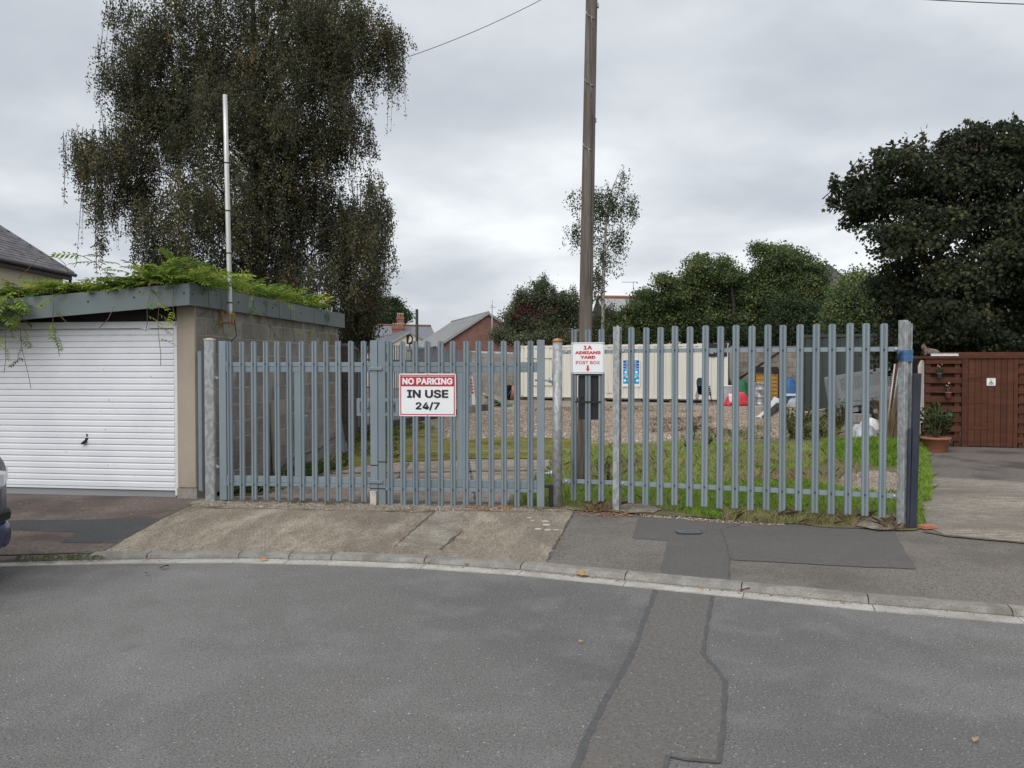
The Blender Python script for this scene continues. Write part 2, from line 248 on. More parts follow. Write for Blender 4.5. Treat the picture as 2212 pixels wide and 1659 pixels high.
M('leaf_orange', (0.34, 0.13, 0.05), (0.42, 0.19, 0.085), 20, 0.8)
M('leaf_redbrown', (0.42, 0.07, 0.04), None, rough=0.7)
M('leaf_tan', (0.36, 0.235, 0.115), None, rough=0.8)
M('cat_fur', (0.10, 0.075, 0.055), (0.20, 0.155, 0.115), 22, 0.9, lo=0.42, hi=0.58, stretch=(3, 1, 1))
M('pot_blue', (0.10, 0.16, 0.20), None, rough=0.6)
M('pot_pink', (0.38, 0.13, 0.14), None, rough=0.6)
M('petal_pink', (0.66, 0.28, 0.26), None, rough=0.7)
M('yellow', (0.60, 0.46, 0.03), None, rough=0.5)
M('spike_white', (0.72, 0.74, 0.76), None, rough=0.3, spec=0.5)
M('dark_void', (0.012, 0.012, 0.012), None, rough=1.0)
M('brick_far', (0.20, 0.085, 0.065), (0.25, 0.12, 0.095), 1.5, 0.9, rnd=0.05)
def brick_material(name, a, b, mort, bw, bh, rz=0.0):
    m = bpy.data.materials.new(name); m.use_nodes = True; t = m.node_tree; p = t.nodes['Principled BSDF']; L = t.links.new
    tcn = t.nodes.new('ShaderNodeTexCoord'); sp = t.nodes.new('ShaderNodeSeparateXYZ'); cb = t.nodes.new('ShaderNodeCombineXYZ'); ad_ = t.nodes.new('ShaderNodeMath')
    L(tcn.outputs['Object'], sp.inputs[0]); L(sp.outputs[0], ad_.inputs[0]); L(sp.outputs[1], ad_.inputs[1]); L(ad_.outputs[0], cb.inputs[0]); L(sp.outputs[2], cb.inputs[1])
    br = t.nodes.new('ShaderNodeTexBrick'); L(cb.outputs[0], br.inputs[0]); br.inputs['Scale'].default_value = 1.0
    br.inputs['Brick Width'].default_value = bw; br.inputs['Row Height'].default_value = bh; br.inputs['Mortar Size'].default_value = bh * 0.13
    br.inputs['Color1'].default_value = (*a, 1); br.inputs['Color2'].default_value = (*b, 1); br.inputs['Mortar'].default_value = (*mort, 1); br.inputs['Bias'].default_value = -0.1
    nz = t.nodes.new('ShaderNodeTexNoise'); nz.inputs['Scale'].default_value = 1.2; L(tcn.outputs['Object'], nz.inputs[0])
    mxx = t.nodes.new('ShaderNodeMixRGB'); mxx.blend_type = 'MULTIPLY'; mxx.inputs[0].default_value = 0.6; L(br.outputs[0], mxx.inputs[1])
    rm = t.nodes.new('ShaderNodeValToRGB'); rm.color_ramp.elements[0].position = 0.3; rm.color_ramp.elements[0].color = (0.55, 0.5, 0.5, 1); rm.color_ramp.elements[1].position = 0.6
    L(nz.outputs[0], rm.inputs[0]); L(rm.outputs[0], mxx.inputs[2]); L(mxx.outputs[0], p.inputs['Base Color'])
    bp = t.nodes.new('ShaderNodeBump'); bp.inputs['Strength'].default_value = 0.5; bp.inputs['Distance'].default_value = 0.01; L(br.outputs['Fac'], bp.inputs['Height']); bp.invert = True; L(bp.outputs[0], p.inputs['Normal'])
    p.inputs['Roughness'].default_value = 0.9; MATS[name] = m
brick_material('brick_red', (0.19, 0.075, 0.055), (0.27, 0.115, 0.085), (0.20, 0.16, 0.14), 0.225, 0.075)
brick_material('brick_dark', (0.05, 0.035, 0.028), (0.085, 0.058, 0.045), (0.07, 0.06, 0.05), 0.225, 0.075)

# ---------------------------------------------------------------- mesh building
class MB:
    def __init__(s): s.v = []; s.f = []; s.sm = []
    def add(s, vs, fs, smooth=False):
        o = len(s.v); s.v += [tuple(v) for v in vs]; s.f += [tuple(i + o for i in f) for f in fs]; s.sm += [smooth] * len(fs); return s
    def box(s, c, d, rot=None, bev=0.0):
        x, y, z = d[0] / 2, d[1] / 2, d[2] / 2
        vs = [Vector((sx * x, sy * y, sz * z)) for sz in (-1, 1) for sy in (-1, 1) for sx in (-1, 1)]
        if rot is not None: vs = [rot @ v for v in vs]
        c = Vector(c); vs = [v + c for v in vs]
        return s.add(vs, [(0, 2, 3, 1), (4, 5, 7, 6), (0, 1, 5, 4), (2, 6, 7, 3), (0, 4, 6, 2), (1, 3, 7, 5)])
    def box2(s, a, b): return s.box([(p + q) / 2 for p, q in zip(a, b)], [abs(q - p) for p, q in zip(a, b)])
    def bar(s, a, b, w, t, up=(0, 0, 1)):
        a, b = Vector(a), Vector(b); d = (b - a); L = d.length; d.normalize(); up = Vector(up)
        x = d.cross(up)
        if x.length < 1e-4: x = d.cross(Vector((0, 1, 0)))
        x.normalize(); y = x.cross(d).normalized()
        rot = Matrix((x, d, y)).transposed()
        return s.box((a + b) / 2, (w, L, t), rot)
    def tube(s, pts, rad, n=8, cap=True, smooth=True):
        pts = [Vector(p) for p in pts]
        if isinstance(rad, (int, float)): rad = [rad] * len(pts)
        vs = []; prev = None
        for i, p in enumerate(pts):
            d = (pts[min(i + 1, len(pts) - 1)] - pts[max(i - 1, 0)]).normalized()
            ref = prev if prev is not None else (Vector((0, 0, 1)) if abs(d.z) < 0.9 else Vector((1, 0, 0)))
            x = (ref - d * ref.dot(d))
            if x.length < 1e-5: x = d.orthogonal()
            x.normalize(); prev = x; y = d.cross(x)
            for k in range(n):
                a = 2 * math.pi * k / n; vs.append(p + (x * math.cos(a) + y * math.sin(a)) * rad[i])
        fs = [(i * n + k, i * n + (k + 1) % n, (i + 1) * n + (k + 1) % n, (i + 1) * n + k) for i in range(len(pts) - 1) for k in range(n)]
        s.add(vs, fs, smooth)
        if cap:
            o = len(s.v) - len(vs); s.f += [tuple(o + k for k in range(n))[::-1], tuple(o + (len(pts) - 1) * n + k for k in range(n))]; s.sm += [False, False]
        return s
    def lathe(s, prof, n=20, c=(0, 0, 0), smooth=True):
        c = Vector(c); vs = [c + Vector((r * math.cos(2 * math.pi * k / n), r * math.sin(2 * math.pi * k / n), z)) for r, z in prof for k in range(n)]
        fs = [(i * n + k, i * n + (k + 1) % n, (i + 1) * n + (k + 1) % n, (i + 1) * n + k) for i in range(len(prof) - 1) for k in range(n)]
        s.add(vs, fs, smooth); o = len(s.v) - len(vs)
        s.f += [tuple(o + k for k in range(n))[::-1], tuple(o + (len(prof) - 1) * n + k for k in range(n))]; s.sm += [False, False]
        return s
    def prism(s, poly, z0, z1, tf=lambda v: v):
        n = len(poly); vs = [tf(Vector((p[0], p[1], z0))) for p in poly] + [tf(Vector((p[0], p[1], z1))) for p in poly]
        return s.add(vs, [tuple(range(n))[::-1], tuple(range(n, 2 * n))] + [(i, (i + 1) % n, n + (i + 1) % n, n + i) for i in range(n)])
    def loft(s, rings, smooth=True, cap=True):
        n = len(rings[0]); vs = [p for r in rings for p in r]
        s.add(vs, [(i * n + k, i * n + (k + 1) % n, (i + 1) * n + (k + 1) % n, (i + 1) * n + k) for i in range(len(rings) - 1) for k in range(n)], smooth)
        if cap:
            o = len(s.v) - len(vs); s.f += [tuple(o + k for k in range(n))[::-1], tuple(o + (len(rings) - 1) * n + k for k in range(n))]; s.sm += [False, False]
        return s
    def mesh(s, name, off=None):
        me = bpy.data.meshes.new(name)
        vs = s.v if off is None else [(v[0] - off[0], v[1] - off[1], v[2] - off[2]) for v in s.v]
        me.from_pydata(vs, [], s.f); me.polygons.foreach_set('use_smooth', s.sm); me.update(); return me
    def build(s, name, mat, parent=None, off=None, bev=0.0):
        me = s.mesh(name, off)
        if bev > 0: bevel(me, bev)
        return link(name, me, mat, parent)
def bevel(me, w, seg=1):
    bm = bmesh.new(); bm.from_mesh(me); bmesh.ops.remove_doubles(bm, verts=bm.verts, dist=1e-5)
    bmesh.ops.recalc_face_normals(bm, faces=bm.faces)
    bmesh.ops.bevel(bm, geom=[e for e in bm.edges if len(e.link_faces) == 2 and e.calc_face_angle(0) > 0.4], offset=w, segments=seg, affect='EDGES', profile=0.6)
    bm.to_mesh(me); bm.free()
def link(name, me, mat, parent=None, loc=None, rz=None, rot=None):
    o = bpy.data.objects.new(name, me); COL.objects.link(o)
    if mat is not None and me is not None and not me.materials: me.materials.append(MATS[mat] if isinstance(mat, str) else mat)
    if parent is not None: o.parent = parent
    if loc is not None: o.location = loc
    if rz is not None: o.rotation_euler = (0, 0, rz)
    if rot is not None: o.rotation_euler = rot
    return o
def tag(o, label=None, cat=None, group=None, kind=None):
    if label: o['label'] = label
    if cat: o['category'] = cat
    if group: o['group'] = group
    if kind: o['kind'] = kind
    return o
def thing(name, label, cat, loc=(0, 0, 0), rz=0.0, group=None):
    o = bpy.data.objects.new(name, None); COL.objects.link(o); o.location = loc; o.rotation_euler = (0, 0, rz); o.empty_display_size = 0.1
    return tag(o, label, cat, group)
def struct(o): o['kind'] = 'structure'; return o
def npmesh(name, verts, nper, tint=None, smooth=False):
    """verts (n,k,3): n separate k-gons as one mesh, with one tint value each"""
    n, k, _ = verts.shape; me = bpy.data.meshes.new(name)
    me.vertices.add(n * k); me.vertices.foreach_set('co', verts.reshape(-1).astype(np.float32))
    me.loops.add(n * k); me.loops.foreach_set('vertex_index', np.arange(n * k, dtype=np.int32))
    me.polygons.add(n); me.polygons.foreach_set('loop_start', np.arange(0, n * k, k, dtype=np.int32)); me.polygons.foreach_set('loop_total', np.full(n, k, dtype=np.int32))
    if tint is not None:
        at = me.attributes.new('tint', 'FLOAT', 'POINT'); at.data.foreach_set('value', np.repeat(tint, k).astype(np.float32))
    me.update(calc_edges=True); return me
FONT = None
try:      # the sans face that ships with Blender; its default face otherwise
    import os
    FONT = bpy.data.fonts.load(os.path.join(bpy.utils.system_resource('DATAFILES', path='fonts'), 'Inter.woff2'))
except Exception: FONT = None
def text_mb(s, w, h, bold=0.0, mb=None, c=(0, 0, 0)):
    """lettering in the x-z plane facing -y, fitted to w x h about c"""
    cu = bpy.data.curves.new('lettering', 'FONT'); cu.body = s
    if FONT is not None: cu.font = FONT
    cu.resolution_u = 4; cu.align_x = 'CENTER'
    o = bpy.data.objects.new('lettering', cu); COL.objects.link(o)
    dg = bpy.context.evaluated_depsgraph_get(); dg.update(); me = bpy.data.meshes.new_from_object(o.evaluated_get(dg))
    co = np.zeros(len(me.vertices) * 3); me.vertices.foreach_get('co', co); co = co.reshape(-1, 3)
    lo, hi = co.min(0), co.max(0); mb = mb or MB(); fcs = [tuple(p.vertices) for p in me.polygons]
    S = (hi - lo); S = S + 2 * bold; ctr = (lo + hi) / 2
    ks = [(0.0, 0.0)] + [(bold * math.cos(k * math.pi / 4), bold * math.sin(k * math.pi / 4)) for k in range(8)] if bold > 0 else [(0.0, 0.0)]
    for i, (ox, oy) in enumerate(ks):     # heavier weight: the outline laid over itself, each a hair's breadth further out
        mb.add([(c[0] + (a[0] - ctr[0] + ox) / S[0] * w, c[1] - 0.00008 * i, c[2] + (a[1] - ctr[1] + oy) / S[1] * h) for a in co], fcs)
    bpy.data.objects.remove(o); bpy.data.curves.remove(cu); bpy.data.meshes.remove(me); return mb
def text_parts(s, w, h, bold, c, mat, parent):
    """one part per letter"""
    mb = text_mb(s, w, h, bold, None, c); V = mb.v; par = list(range(len(V)))
    def find(i):
        while par[i] != i: par[i] = par[par[i]]; i = par[i]
        return i
    for f in mb.f:
        for k in f[1:]: par[find(k)] = find(f[0])
    isl = {}
    for f in mb.f: isl.setdefault(find(f[0]), []).append(f)
    iv = sorted((min(V[k][0] for f in fs for k in f), max(V[k][0] for f in fs for k in f), fs) for fs in isl.values())
    groups = []
    for a, b, fs in iv:
        if groups and min(b, groups[-1][1]) - a > 0.45 * min(b - a, groups[-1][1] - groups[-1][0]): groups[-1][1] = max(b, groups[-1][1]); groups[-1][2] += fs
        else: groups.append([a, b, list(fs)])
    for a, b, fs in groups:
        ids = sorted({k for f in fs for k in f}); m_ = {k: i for i, k in enumerate(ids)}; q = MB(); q.add([V[k] for k in ids], [tuple(m_[k] for k in f) for f in fs]); q.build('letter', mat, parent)
def rrect(w, h, r, n=4):
    pts = []
    for cx, cy, a0 in ((w / 2 - r, h / 2 - r, 0), (-w / 2 + r, h / 2 - r, 90), (-w / 2 + r, -h / 2 + r, 180), (w / 2 - r, -h / 2 + r, 270)):
        for i in range(n + 1):
            a = R(a0 + 90 * i / n); pts.append((cx + r * math.cos(a), cy + r * math.sin(a)))
    return pts
# ================================================================ ground
KF_PX = [(0, 1216), (150, 1211), (310, 1208), (516, 1206.5), (715, 1211), (925, 1219), (1122, 1232), (1348, 1254), (1603, 1279), (1880, 1306), (2212, 1334)]
KF = [gp(x, y, 0.0) for x, y in KF_PX]
d0 = (KF[0] - KF[2]).normalized(); d1 = (KF[-1] - KF[-2]).normalized()
KF = [KF[0] + d0 * 12, KF[0] + d0 * 5] + KF + [KF[-1] + d1 * 2 + Vector((0, -0.15, 0)), KF[-1] + d1 * 6 + Vector((0, -0.9, 0))]
kx, ky = [p.x for p in KF], [p.y for p in KF]
def kf(X): return float(np.interp(X, kx, ky))
def GZ(x, y):
    t = min(1.0, max(0.0, (y - kf(x) - 0.12) / 2.1)); return 0.04 + 0.06 * t
def fp(px, py, off=0.0):
    z = 0.07
    for _ in range(6):
        p = gp(px, py, z); z = GZ(p.x, p.y)
    return Vector((p.x, p.y, z + off))
def jag(poly, amp, step=0.12, seed=1, closed=True):
    r = random.Random(seed); res = []
    n = len(poly)
    for i in range(n if closed else n - 1):
        a, b = Vector(poly[i][:2]), Vector(poly[(i + 1) % n][:2]); L = (b - a).length; k = max(1, int(L / step)); nn = Vector((-(b - a).y, (b - a).x)).normalized() if L > 1e-6 else Vector((0, 0))
        for j in range(k):
            p = a.lerp(b, j / k)
            if j: p = p + nn * r.uniform(-amp, amp)
            res.append((p.x, p.y))
    if not closed: res.append(tuple(poly[-1][:2]))
    return res
def sheet(name, poly, off, mat, grid=0.35, zf=GZ, parent=None):
    bm = bmesh.new(); vs = [bm.verts.new((p[0], p[1], 0)) for p in poly]; bm.faces.new(vs)
    if grid:
        xs = [p[0] for p in poly]; ys = [p[1] for p in poly]
        for lo, hi, no in ((min(xs), max(xs), (1, 0, 0)), (min(ys), max(ys), (0, 1, 0))):
            k = int((hi - lo) / grid)
            for i in range(1, min(k, 60) + 1):
                c = lo + i * (hi - lo) / (min(k, 60) + 1)
                bmesh.ops.bisect_plane(bm, geom=bm.verts[:] + bm.edges[:] + bm.faces[:], plane_co=(c, 0, 0) if no[0] else (0, c, 0), plane_no=no)
    bmesh.ops.triangulate(bm, faces=bm.faces[:])
    for v in bm.verts: v.co.z = zf(v.co.x, v.co.y) + off
    bmesh.ops.recalc_face_normals(bm, faces=bm.faces)
    for f in bm.faces:
        if f.normal.z < 0: f.normal_flip()
    me = bpy.data.meshes.new(name); bm.to_mesh(me); bm.free()
    return link(name, me, mat, parent)
FL = lambda x, y: 0.0
struct(sheet('ground', [(-300, -200), (300, -200), (300, 400), (-300, 400)], -0.06, 'base_ground', 0, FL))
kfl = [(p.x, p.y) for p in KF]
road = struct(sheet('road', [(-16, -12), (16, -12), (16, kfl[-1][1] - 0.5)] + [(x, y - 0.06) for x, y in kfl[::-1]] + [(-16, kfl[0][1] - 0.3)], 0.0, 'asphalt', 0, FL))
foot = struct(sheet('pavement', [(x, y + 0.11) for x, y in kfl] + [(11, 8.2), (3.9, 7.7), (0.5, 8.75), (-3.0, 9.2), (-7, 9.9), (-16, 11)], 0.0, 'footway', 0.4))
def gpoly(pts): return [tuple(gp(x, y, 0.1))[:2] for x, y in pts]
def fpoly(pts): return [tuple(fp(x, y))[:2] for x, y in pts]
def kback(x0, x1, n=14, off=0.125):   # along the back of the kerb, from one footway point to another
    return [(x0 + (x1 - x0) * i / n, kf(x0 + (x1 - x0) * i / n) + off) for i in range(n + 1)]
# forecourt in front of the garage
fc = fpoly([(-500, 1075), (405, 1072), (412, 1094), (345, 1123), (222, 1190)])
lx = fc[-1][0]
struct(sheet('forecourt', fc + kback(lx, -7.2)[1:], 0.003, 'footway_brown', 0.4))
struct(sheet('asphalt_patch', jag(fpoly([(-120, 1127), (345, 1121), (249, 1175), (130, 1173), (172, 1150), (-120, 1143)]), 0.008, 0.1, 4), 0.0055, 'patch_black', 0.4))
# concrete apron of the gateway with its rougher repair
ap = fpoly([(1180, 1211), (1239, 1105), (1110, 1104), (1000, 1101), (800, 1103), (640, 1098), (455, 1096), (403, 1092), (345, 1122.6), (222, 1190)])
struct(sheet('apron', kback(ap[-1][0], ap[0][0], 30) + jag(ap[1:8], 0.012, 0.15, 2, False) + ap[8:9], 0.0045, 'apron', 0.3))
struct(sheet('apron_repair', jag(fpoly([(940, 1105), (1002, 1104), (1000, 1128), (997, 1147), (950, 1188), (851, 1181), (908, 1131)]), 0.02, 0.07, 9), 0.007, 'apron_rough', 0.3))
for k, pts in enumerate([[(937, 1106), (941, 1106), (911, 1133), (854, 1182), (851, 1181), (907, 1131)], [(998, 1147), (1001, 1148), (953, 1190), (948, 1188)]]):
    struct(sheet('crack', jag(fpoly(pts), 0.012, 0.05, 20 + k), 0.009, 'joint', 0))
struct(sheet('crack', jag(fpoly([(1239, 1106), (1242, 1107), (1182, 1213), (1179, 1212)]), 0.010, 0.06, 31), 0.0075, 'joint', 0))
struct(sheet('crack', jag(fpoly([(404, 1093), (406, 1094), (346.5, 1124), (225, 1191), (222, 1190), (345, 1122)]), 0.008, 0.08, 32), 0.0078, 'joint', 0))
# crumbling strip along the gate foot, earth and moss
struct(sheet('broken_edge', jag(fpoly([(405, 1085), (460, 1078), (800, 1088), (1000, 1090), (1215, 1092), (1240, 1106), (1110, 1107), (1000, 1104), (905, 1108), (800, 1106), (640, 1101), (455, 1099), (410, 1096)]), 0.03, 0.09, 5), 0.0072, 'crumble', 0.25))
for k, (x, y, w) in enumerate(((1178, 1127.6, 9), (1180, 1135, 9), (1162, 1144, 8), (1183, 1146, 8), (1201, 1146, 7), (1143, 1120, 6), (1150, 1126, 5))):
    struct(sheet('paint_spot', jag([tuple(fp(x + w * math.cos(a), y + 0.27 * w * math.sin(a)))[:2] for a in np.linspace(0, 6.283, 9)[:-1]], 0.006, 0.02, 60 + k), 0.0075, 'channel', 0))
# darker footway repairs
pA = fpoly([(1381, 1113), (1365.5, 1162.6), (1441.6, 1169), (1425.8, 1236)]); pA2 = fpoly([(1575, 1252), (1575, 1205), (1568.5, 1172), (1557.5, 1143), (1601, 1135.6), (1513.7, 1119)])
struct(sheet('asphalt_patch', jag(pA, 0.006, 0.1, 6, False)[:-1] + kback(pA[-1][0], pA2[0][0], 8) + jag(pA2, 0.006, 0.1, 7, False)[1:], 0.0035, 'patch_new', 0.35))
struct(sheet('asphalt_patch', jag(fpoly([(1557.5, 1143), (1660, 1132), (1842, 1142), (1932, 1150), (1952, 1183), (1979.4, 1230.6), (1806, 1223), (1656, 1214), (1583, 1210.5), (1575, 1205), (1568, 1172)]), 0.008, 0.1, 8), 0.0055, 'patch_new', 0.35))
struct(sheet('crack', jag(fpoly([(1556, 1143), (1558.5, 1143), (1569.5, 1172), (1576.5, 1205), (1576, 1251), (1574, 1251), (1574, 1205), (1567, 1172)]), 0.004, 0.06, 33), 0.008, 'joint', 0))
# trench repair across the road with sealed edges
TL = [(1416, 1276), (1398, 1325), (1367, 1408), (1340, 1462), (1313, 1505), (1269, 1593), (1245, 1657), (1205, 1740), (1150, 1880)]
TR = [(1538, 1288), (1526, 1360), (1518, 1413), (1567, 1471), (1562, 1554), (1553, 1649)]
TB = [(1445, 1636), (1430, 1680), (1395, 1760), (1330, 1920)]
r0 = lambda pts: [tuple(gp(x, y, 0))[:2] for x, y in pts]
struct(sheet('trench_repair', jag(r0(TL[::-1] + TR + TB), 0.012, 0.09, 11), 0.004, 'trench', 0, FL))
def strip(name, pts, w, seed, off=0.0075, mat='sealant'):
    P = [Vector(p) for p in r0(pts)]; r = random.Random(seed); Lp, Rp = [], []
    fine = []
    for a, b in zip(P[:-1], P[1:]):
        k = max(1, int((b - a).length / 0.06)); fine += [a.lerp(b, i / k) for i in range(k)]
    fine.append(P[-1])
    for i, p in enumerate(fine):
        d = (fine[min(i + 1, len(fine) - 1)] - fine[max(0, i - 1)]).normalized(); n = Vector((-d.y, d.x))
        Lp.append(p + n * (w / 2 + r.uniform(-0.006, 0.006))); Rp.append(p - n * (w / 2 + r.uniform(-0.006, 0.006)))
    mb = MB()
    for i in range(len(fine) - 1):
        mb.add([(*q, off) for q in (Rp[i], Rp[i + 1], Lp[i + 1], Lp[i])], [(0, 1, 2, 3)])
    return struct(mb.build(name, mat))
strip('sealant_strip', TL, 0.032, 1, 0.006); strip('sealant_strip', TR, 0.02, 2, 0.0063); strip('sealant_strip', [TR[-1], (1480, 1642), TB[0], (1436, 1662), TB[1]], 0.026, 3, 0.0066)
# driveway beyond the corner post
struct(sheet('driveway', jag(fpoly([(1990, 1084), (2012, 1083), (2010, 1031), (2212, 1042), (2700, 1062), (2700, 1210), (2212, 1173), (2044, 1157), (2000, 1140)]), 0.012, 0.15, 12), 0.006, 'drive', 0.4))
struct(sheet('driveway', jag(fpoly([(1992, 960), (2212, 966), (2700, 975), (2700, 1068), (2212, 1044), (2008, 1033), (2004, 985)]), 0.015, 0.2, 13), 0.003, 'drive_asphalt', 0.5))
struct(sheet('crack', jag(fpoly([(2008, 1150), (2046, 1157), (2212, 1173), (2600, 1207), (2600, 1210), (2212, 1175), (2044, 1160), (1990, 1150)]), 0.012, 0.06, 35), 0.0085, 'joint', 0))
# the yard
struct(sheet('yard_ground', [(-3.6, 9.1), (0.5, 8.55), (3.8, 7.5), (9.6, 14.0), (30, 15.5), (34, 60), (-14, 60), (-4.2, 18), (-3.2, 14)], -0.007, 'yard', 0, lambda x, y: 0.1))
struct(sheet('yard_slab', jag(gpoly([(440, 1085), (640, 1012), (800, 1000), (1190, 992), (1195, 1030), (1150, 1045), (1100, 1075), (1100, 1096), (800, 1096)]), 0.04, 0.15, 14), -0.002, 'yard_slab', 0, lambda x, y: 0.1))
for k, pts in enumerate([[(690, 1022), (1190, 1014), (1190, 1016.5), (690, 1025)], [(880, 1000), (886, 1000), (820, 1090), (812, 1090)], [(560, 1052), (800, 1040), (1120, 1050), (1120, 1053), (800, 1043), (560, 1056)], [(1010, 995), (1014, 995), (1030, 1085), (1025, 1085)]]):
    struct(sheet('crack', jag(gpoly(pts), 0.02, 0.06, 40 + k), 0.002, 'joint', 0, lambda x, y: 0.1))
struct(sheet('moss_strip', jag(gpoly([(745, 985), (770, 940), (860, 925), (930, 915), (960, 950), (1100, 944), (1215, 946), (1300, 948), (1290, 990), (1190, 992), (1000, 990), (860, 997), (760, 1008)]), 0.10, 0.2, 15), 0.0055, 'moss', 0, lambda x, y: 0.1))
struct(sheet('moss_strip', jag(gpoly([(480, 1072), (640, 1018), (745, 984), (760, 1010), (660, 1040), (560, 1070)]), 0.06, 0.15, 16), 0.009, 'soil', 0, lambda x, y: 0.1))
struct(sheet('earth', jag(gpoly([(1100, 1097), (1125, 1055), (1180, 1020), (1195, 990), (1300, 962), (1480, 950), (1700, 945), (1920, 935), (1975, 955), (1998, 985), (2008, 1035), (1990, 1084), (1992, 1142), (1936, 1148), (1840, 1143), (1660, 1130), (1500, 1118), (1380, 1112), (1240, 1104)]), 0.06, 0.15, 17), 0.0115, 'soil', 0.5))
struct(sheet('rubble_patch', jag(gpoly([(1800, 1062), (1830, 1030), (1890, 1022), (1945, 1026), (1945, 1062), (1880, 1068)]), 0.06, 0.12, 18), 0.016, 'yard', 0, lambda x, y: 0.1))
struct(sheet('concrete_foot', jag(fpoly([(1338, 1106), (1346, 1094), (1400, 1092), (1430, 1104), (1412, 1112), (1350, 1112)]), 0.02, 0.07, 19), 0.022, 'crumble', 0))
struct(sheet('concrete_foot', jag(fpoly([(1845, 1140), (1880, 1120), (1935, 1116), (1945, 1145), (1900, 1150)]), 0.02, 0.07, 21), 0.022, 'crumble', 0))

# ---- kerb and channel, stone by stone
def samp(X): return Vector((X, kf(X), 0))
kerb = tag(bpy.data.objects.new('kerb', None), kind='structure'); COL.objects.link(kerb)
chan = tag(bpy.data.objects.new('channel', None), kind='structure'); COL.objects.link(chan)
KJ = [187, 312, 512, 621, 713, 915, 1124, 1351, 1604, 1881, 2195]
def xj(px):  # X on the kerb line at that pixel column
    lo, hi = -12.0, 9.0
    for _ in range(50):
        m = (lo + hi) / 2
        if m / kf(m) * F + CX < px: lo = m
        else: hi = m
    return lo
JX = [xj(p) for p in KJ]; JX = [JX[0] - 0.9 * k for k in (5, 4, 3, 2, 1)] + JX + [JX[-1] + 0.9, JX[-1] + 1.8, JX[-1] + 2.7]
def stone(a, b, gap, prof, name, mat, parent, n=5, dz=0.0):
    rings = []
    for i in range(n + 1):
        X = a + gap + (b - a - 2 * gap) * i / n; p = samp(X); q = samp(X + 0.05); d = (q - samp(X - 0.05)).normalized(); nn = Vector((-d.y, d.x, 0))
        rings.append([p + nn * u + Vector((0, 0, z + dz)) for u, z in prof])
    mb = MB(); mb.loft(rings, False); return mb.build(name, mat, parent)
KP = [(-0.005, -0.06), (-0.002, 0.012), (0.012, 0.034), (0.035, 0.0435), (0.13, 0.046), (0.13, -0.06)]
CPF = [(-0.155, -0.06), (-0.155, 0.004), (-0.012, 0.0), (-0.012, -0.06)]
for i, (a, b) in enumerate(zip(JX[:-1], JX[1:])):
    low = i < 5
    stone(a, b, 0.0045, KP if not low else [(u, z * 0.75 if z > 0 else z) for u, z in KP], 'kerb_stone', 'kerb_moss' if low else 'kerb', kerb, dz=random.uniform(-0.002, 0.002))
    if i > 1: stone(a + 0.02, b + 0.02, 0.003, CPF, 'channel_stone', 'channel', chan, dz=0.0045 + random.uniform(-0.001, 0.001))
mb = MB(); rr = [[samp(X) + Vector((0, u, z)) for u, z in ((-0.16, -0.02), (-0.16, -0.001), (0.0, 0.0), (0.01, 0.022), (0.12, 0.034), (0.12, -0.02))] for X in np.linspace(JX[0], JX[-1], 70)]
mb.loft(rr, False).build('kerb_bedding', 'joint', kerb)

# cover in the footway
c = fp(1488, 1151); t = thing('stopcock_cover', 'small worn metal stopcock cover set in the dark footway patch', 'cover', (c.x, c.y, c.z + 0.006))
mb = MB(); mb.prism(rrect(0.25, 0.17, 0.07), 0.0, 0.006); mb.build('frame', 'screw', t)
mb = MB()
for i in range(-4, 5):
    for j in range(-2, 3): mb.box((i * 0.024, j * 0.026, 0.007), (0.014, 0.014, 0.004))
mb.build('tread', 'steel_weathered', t)

# ================================================================ garage
GA = R(-7.6); G0 = Vector((-3.73, 9.1, 0.10))
gar = thing('garage', 'single concrete block garage with white door and grey-green metal fascia', 'garage', G0, GA)
def gw(x, y, z): # garage frame to world
    return Vector((G0.x + x * math.cos(GA) - y * math.sin(GA), G0.y + x * math.sin(GA) + y * math.cos(GA), G0.z + z))
def gl(px, py, x=0.0):   # pixel to a point (y,z) in the garage side plane at local x
    A = gw(x, 0, 0); B = gw(x, 5, 0); p = lp(px, py, A, B) - G0
    return -p.x * math.sin(GA) + p.y * math.cos(GA), p.z
GL, GH = 4.72, 2.42
wall = MB().box2((-0.11, 0.03, 0.0), (-0.006, GL - 0.03, GH)).build('wall', 'mortar', gar)
bl = []
for k in range(3):
    mb = MB().box((0, 0, 0), (0.1, 0.436, 0.202)); me = mb.mesh('block'); bevel(me, 0.005)
    for v in me.vertices: v.co += Vector((random.uniform(-0.0025, 0.0025), random.uniform(-0.003, 0.003), random.uniform(-0.003, 0.003)))
    me.materials.append(MATS['block']); bl.append(me)
half = MB().box((0, 0, 0), (0.1, 0.213, 0.203)).mesh('block'); bevel(half, 0.005); half.materials.append(MATS['block'])
tq = MB().box((0, 0, 0), (0.1, 0.325, 0.203)).mesh('block'); bevel(tq, 0.005); tq.materials.append(MATS['block'])
zc = 0.0; ci = 0
while zc < GH - 0.05:
    y = 0.0; st = ci % 2
    while y < GL - 0.05:
        L = 0.45
        me = bl[random.randrange(3)]
        if y == 0.0 and st: L = 0.225; me = half
        elif y + 0.45 > GL + 0.02: L = 0.225 if GL - y < 0.3 else 0.3375; me = half if L == 0.225 else tq
        link('block', me, None, wall, (-0.052 + random.uniform(-0.003, 0.003), y + L / 2, zc + 0.108 + random.uniform(-0.002, 0.002)))
        y += L
    zc += 0.2155; ci += 1
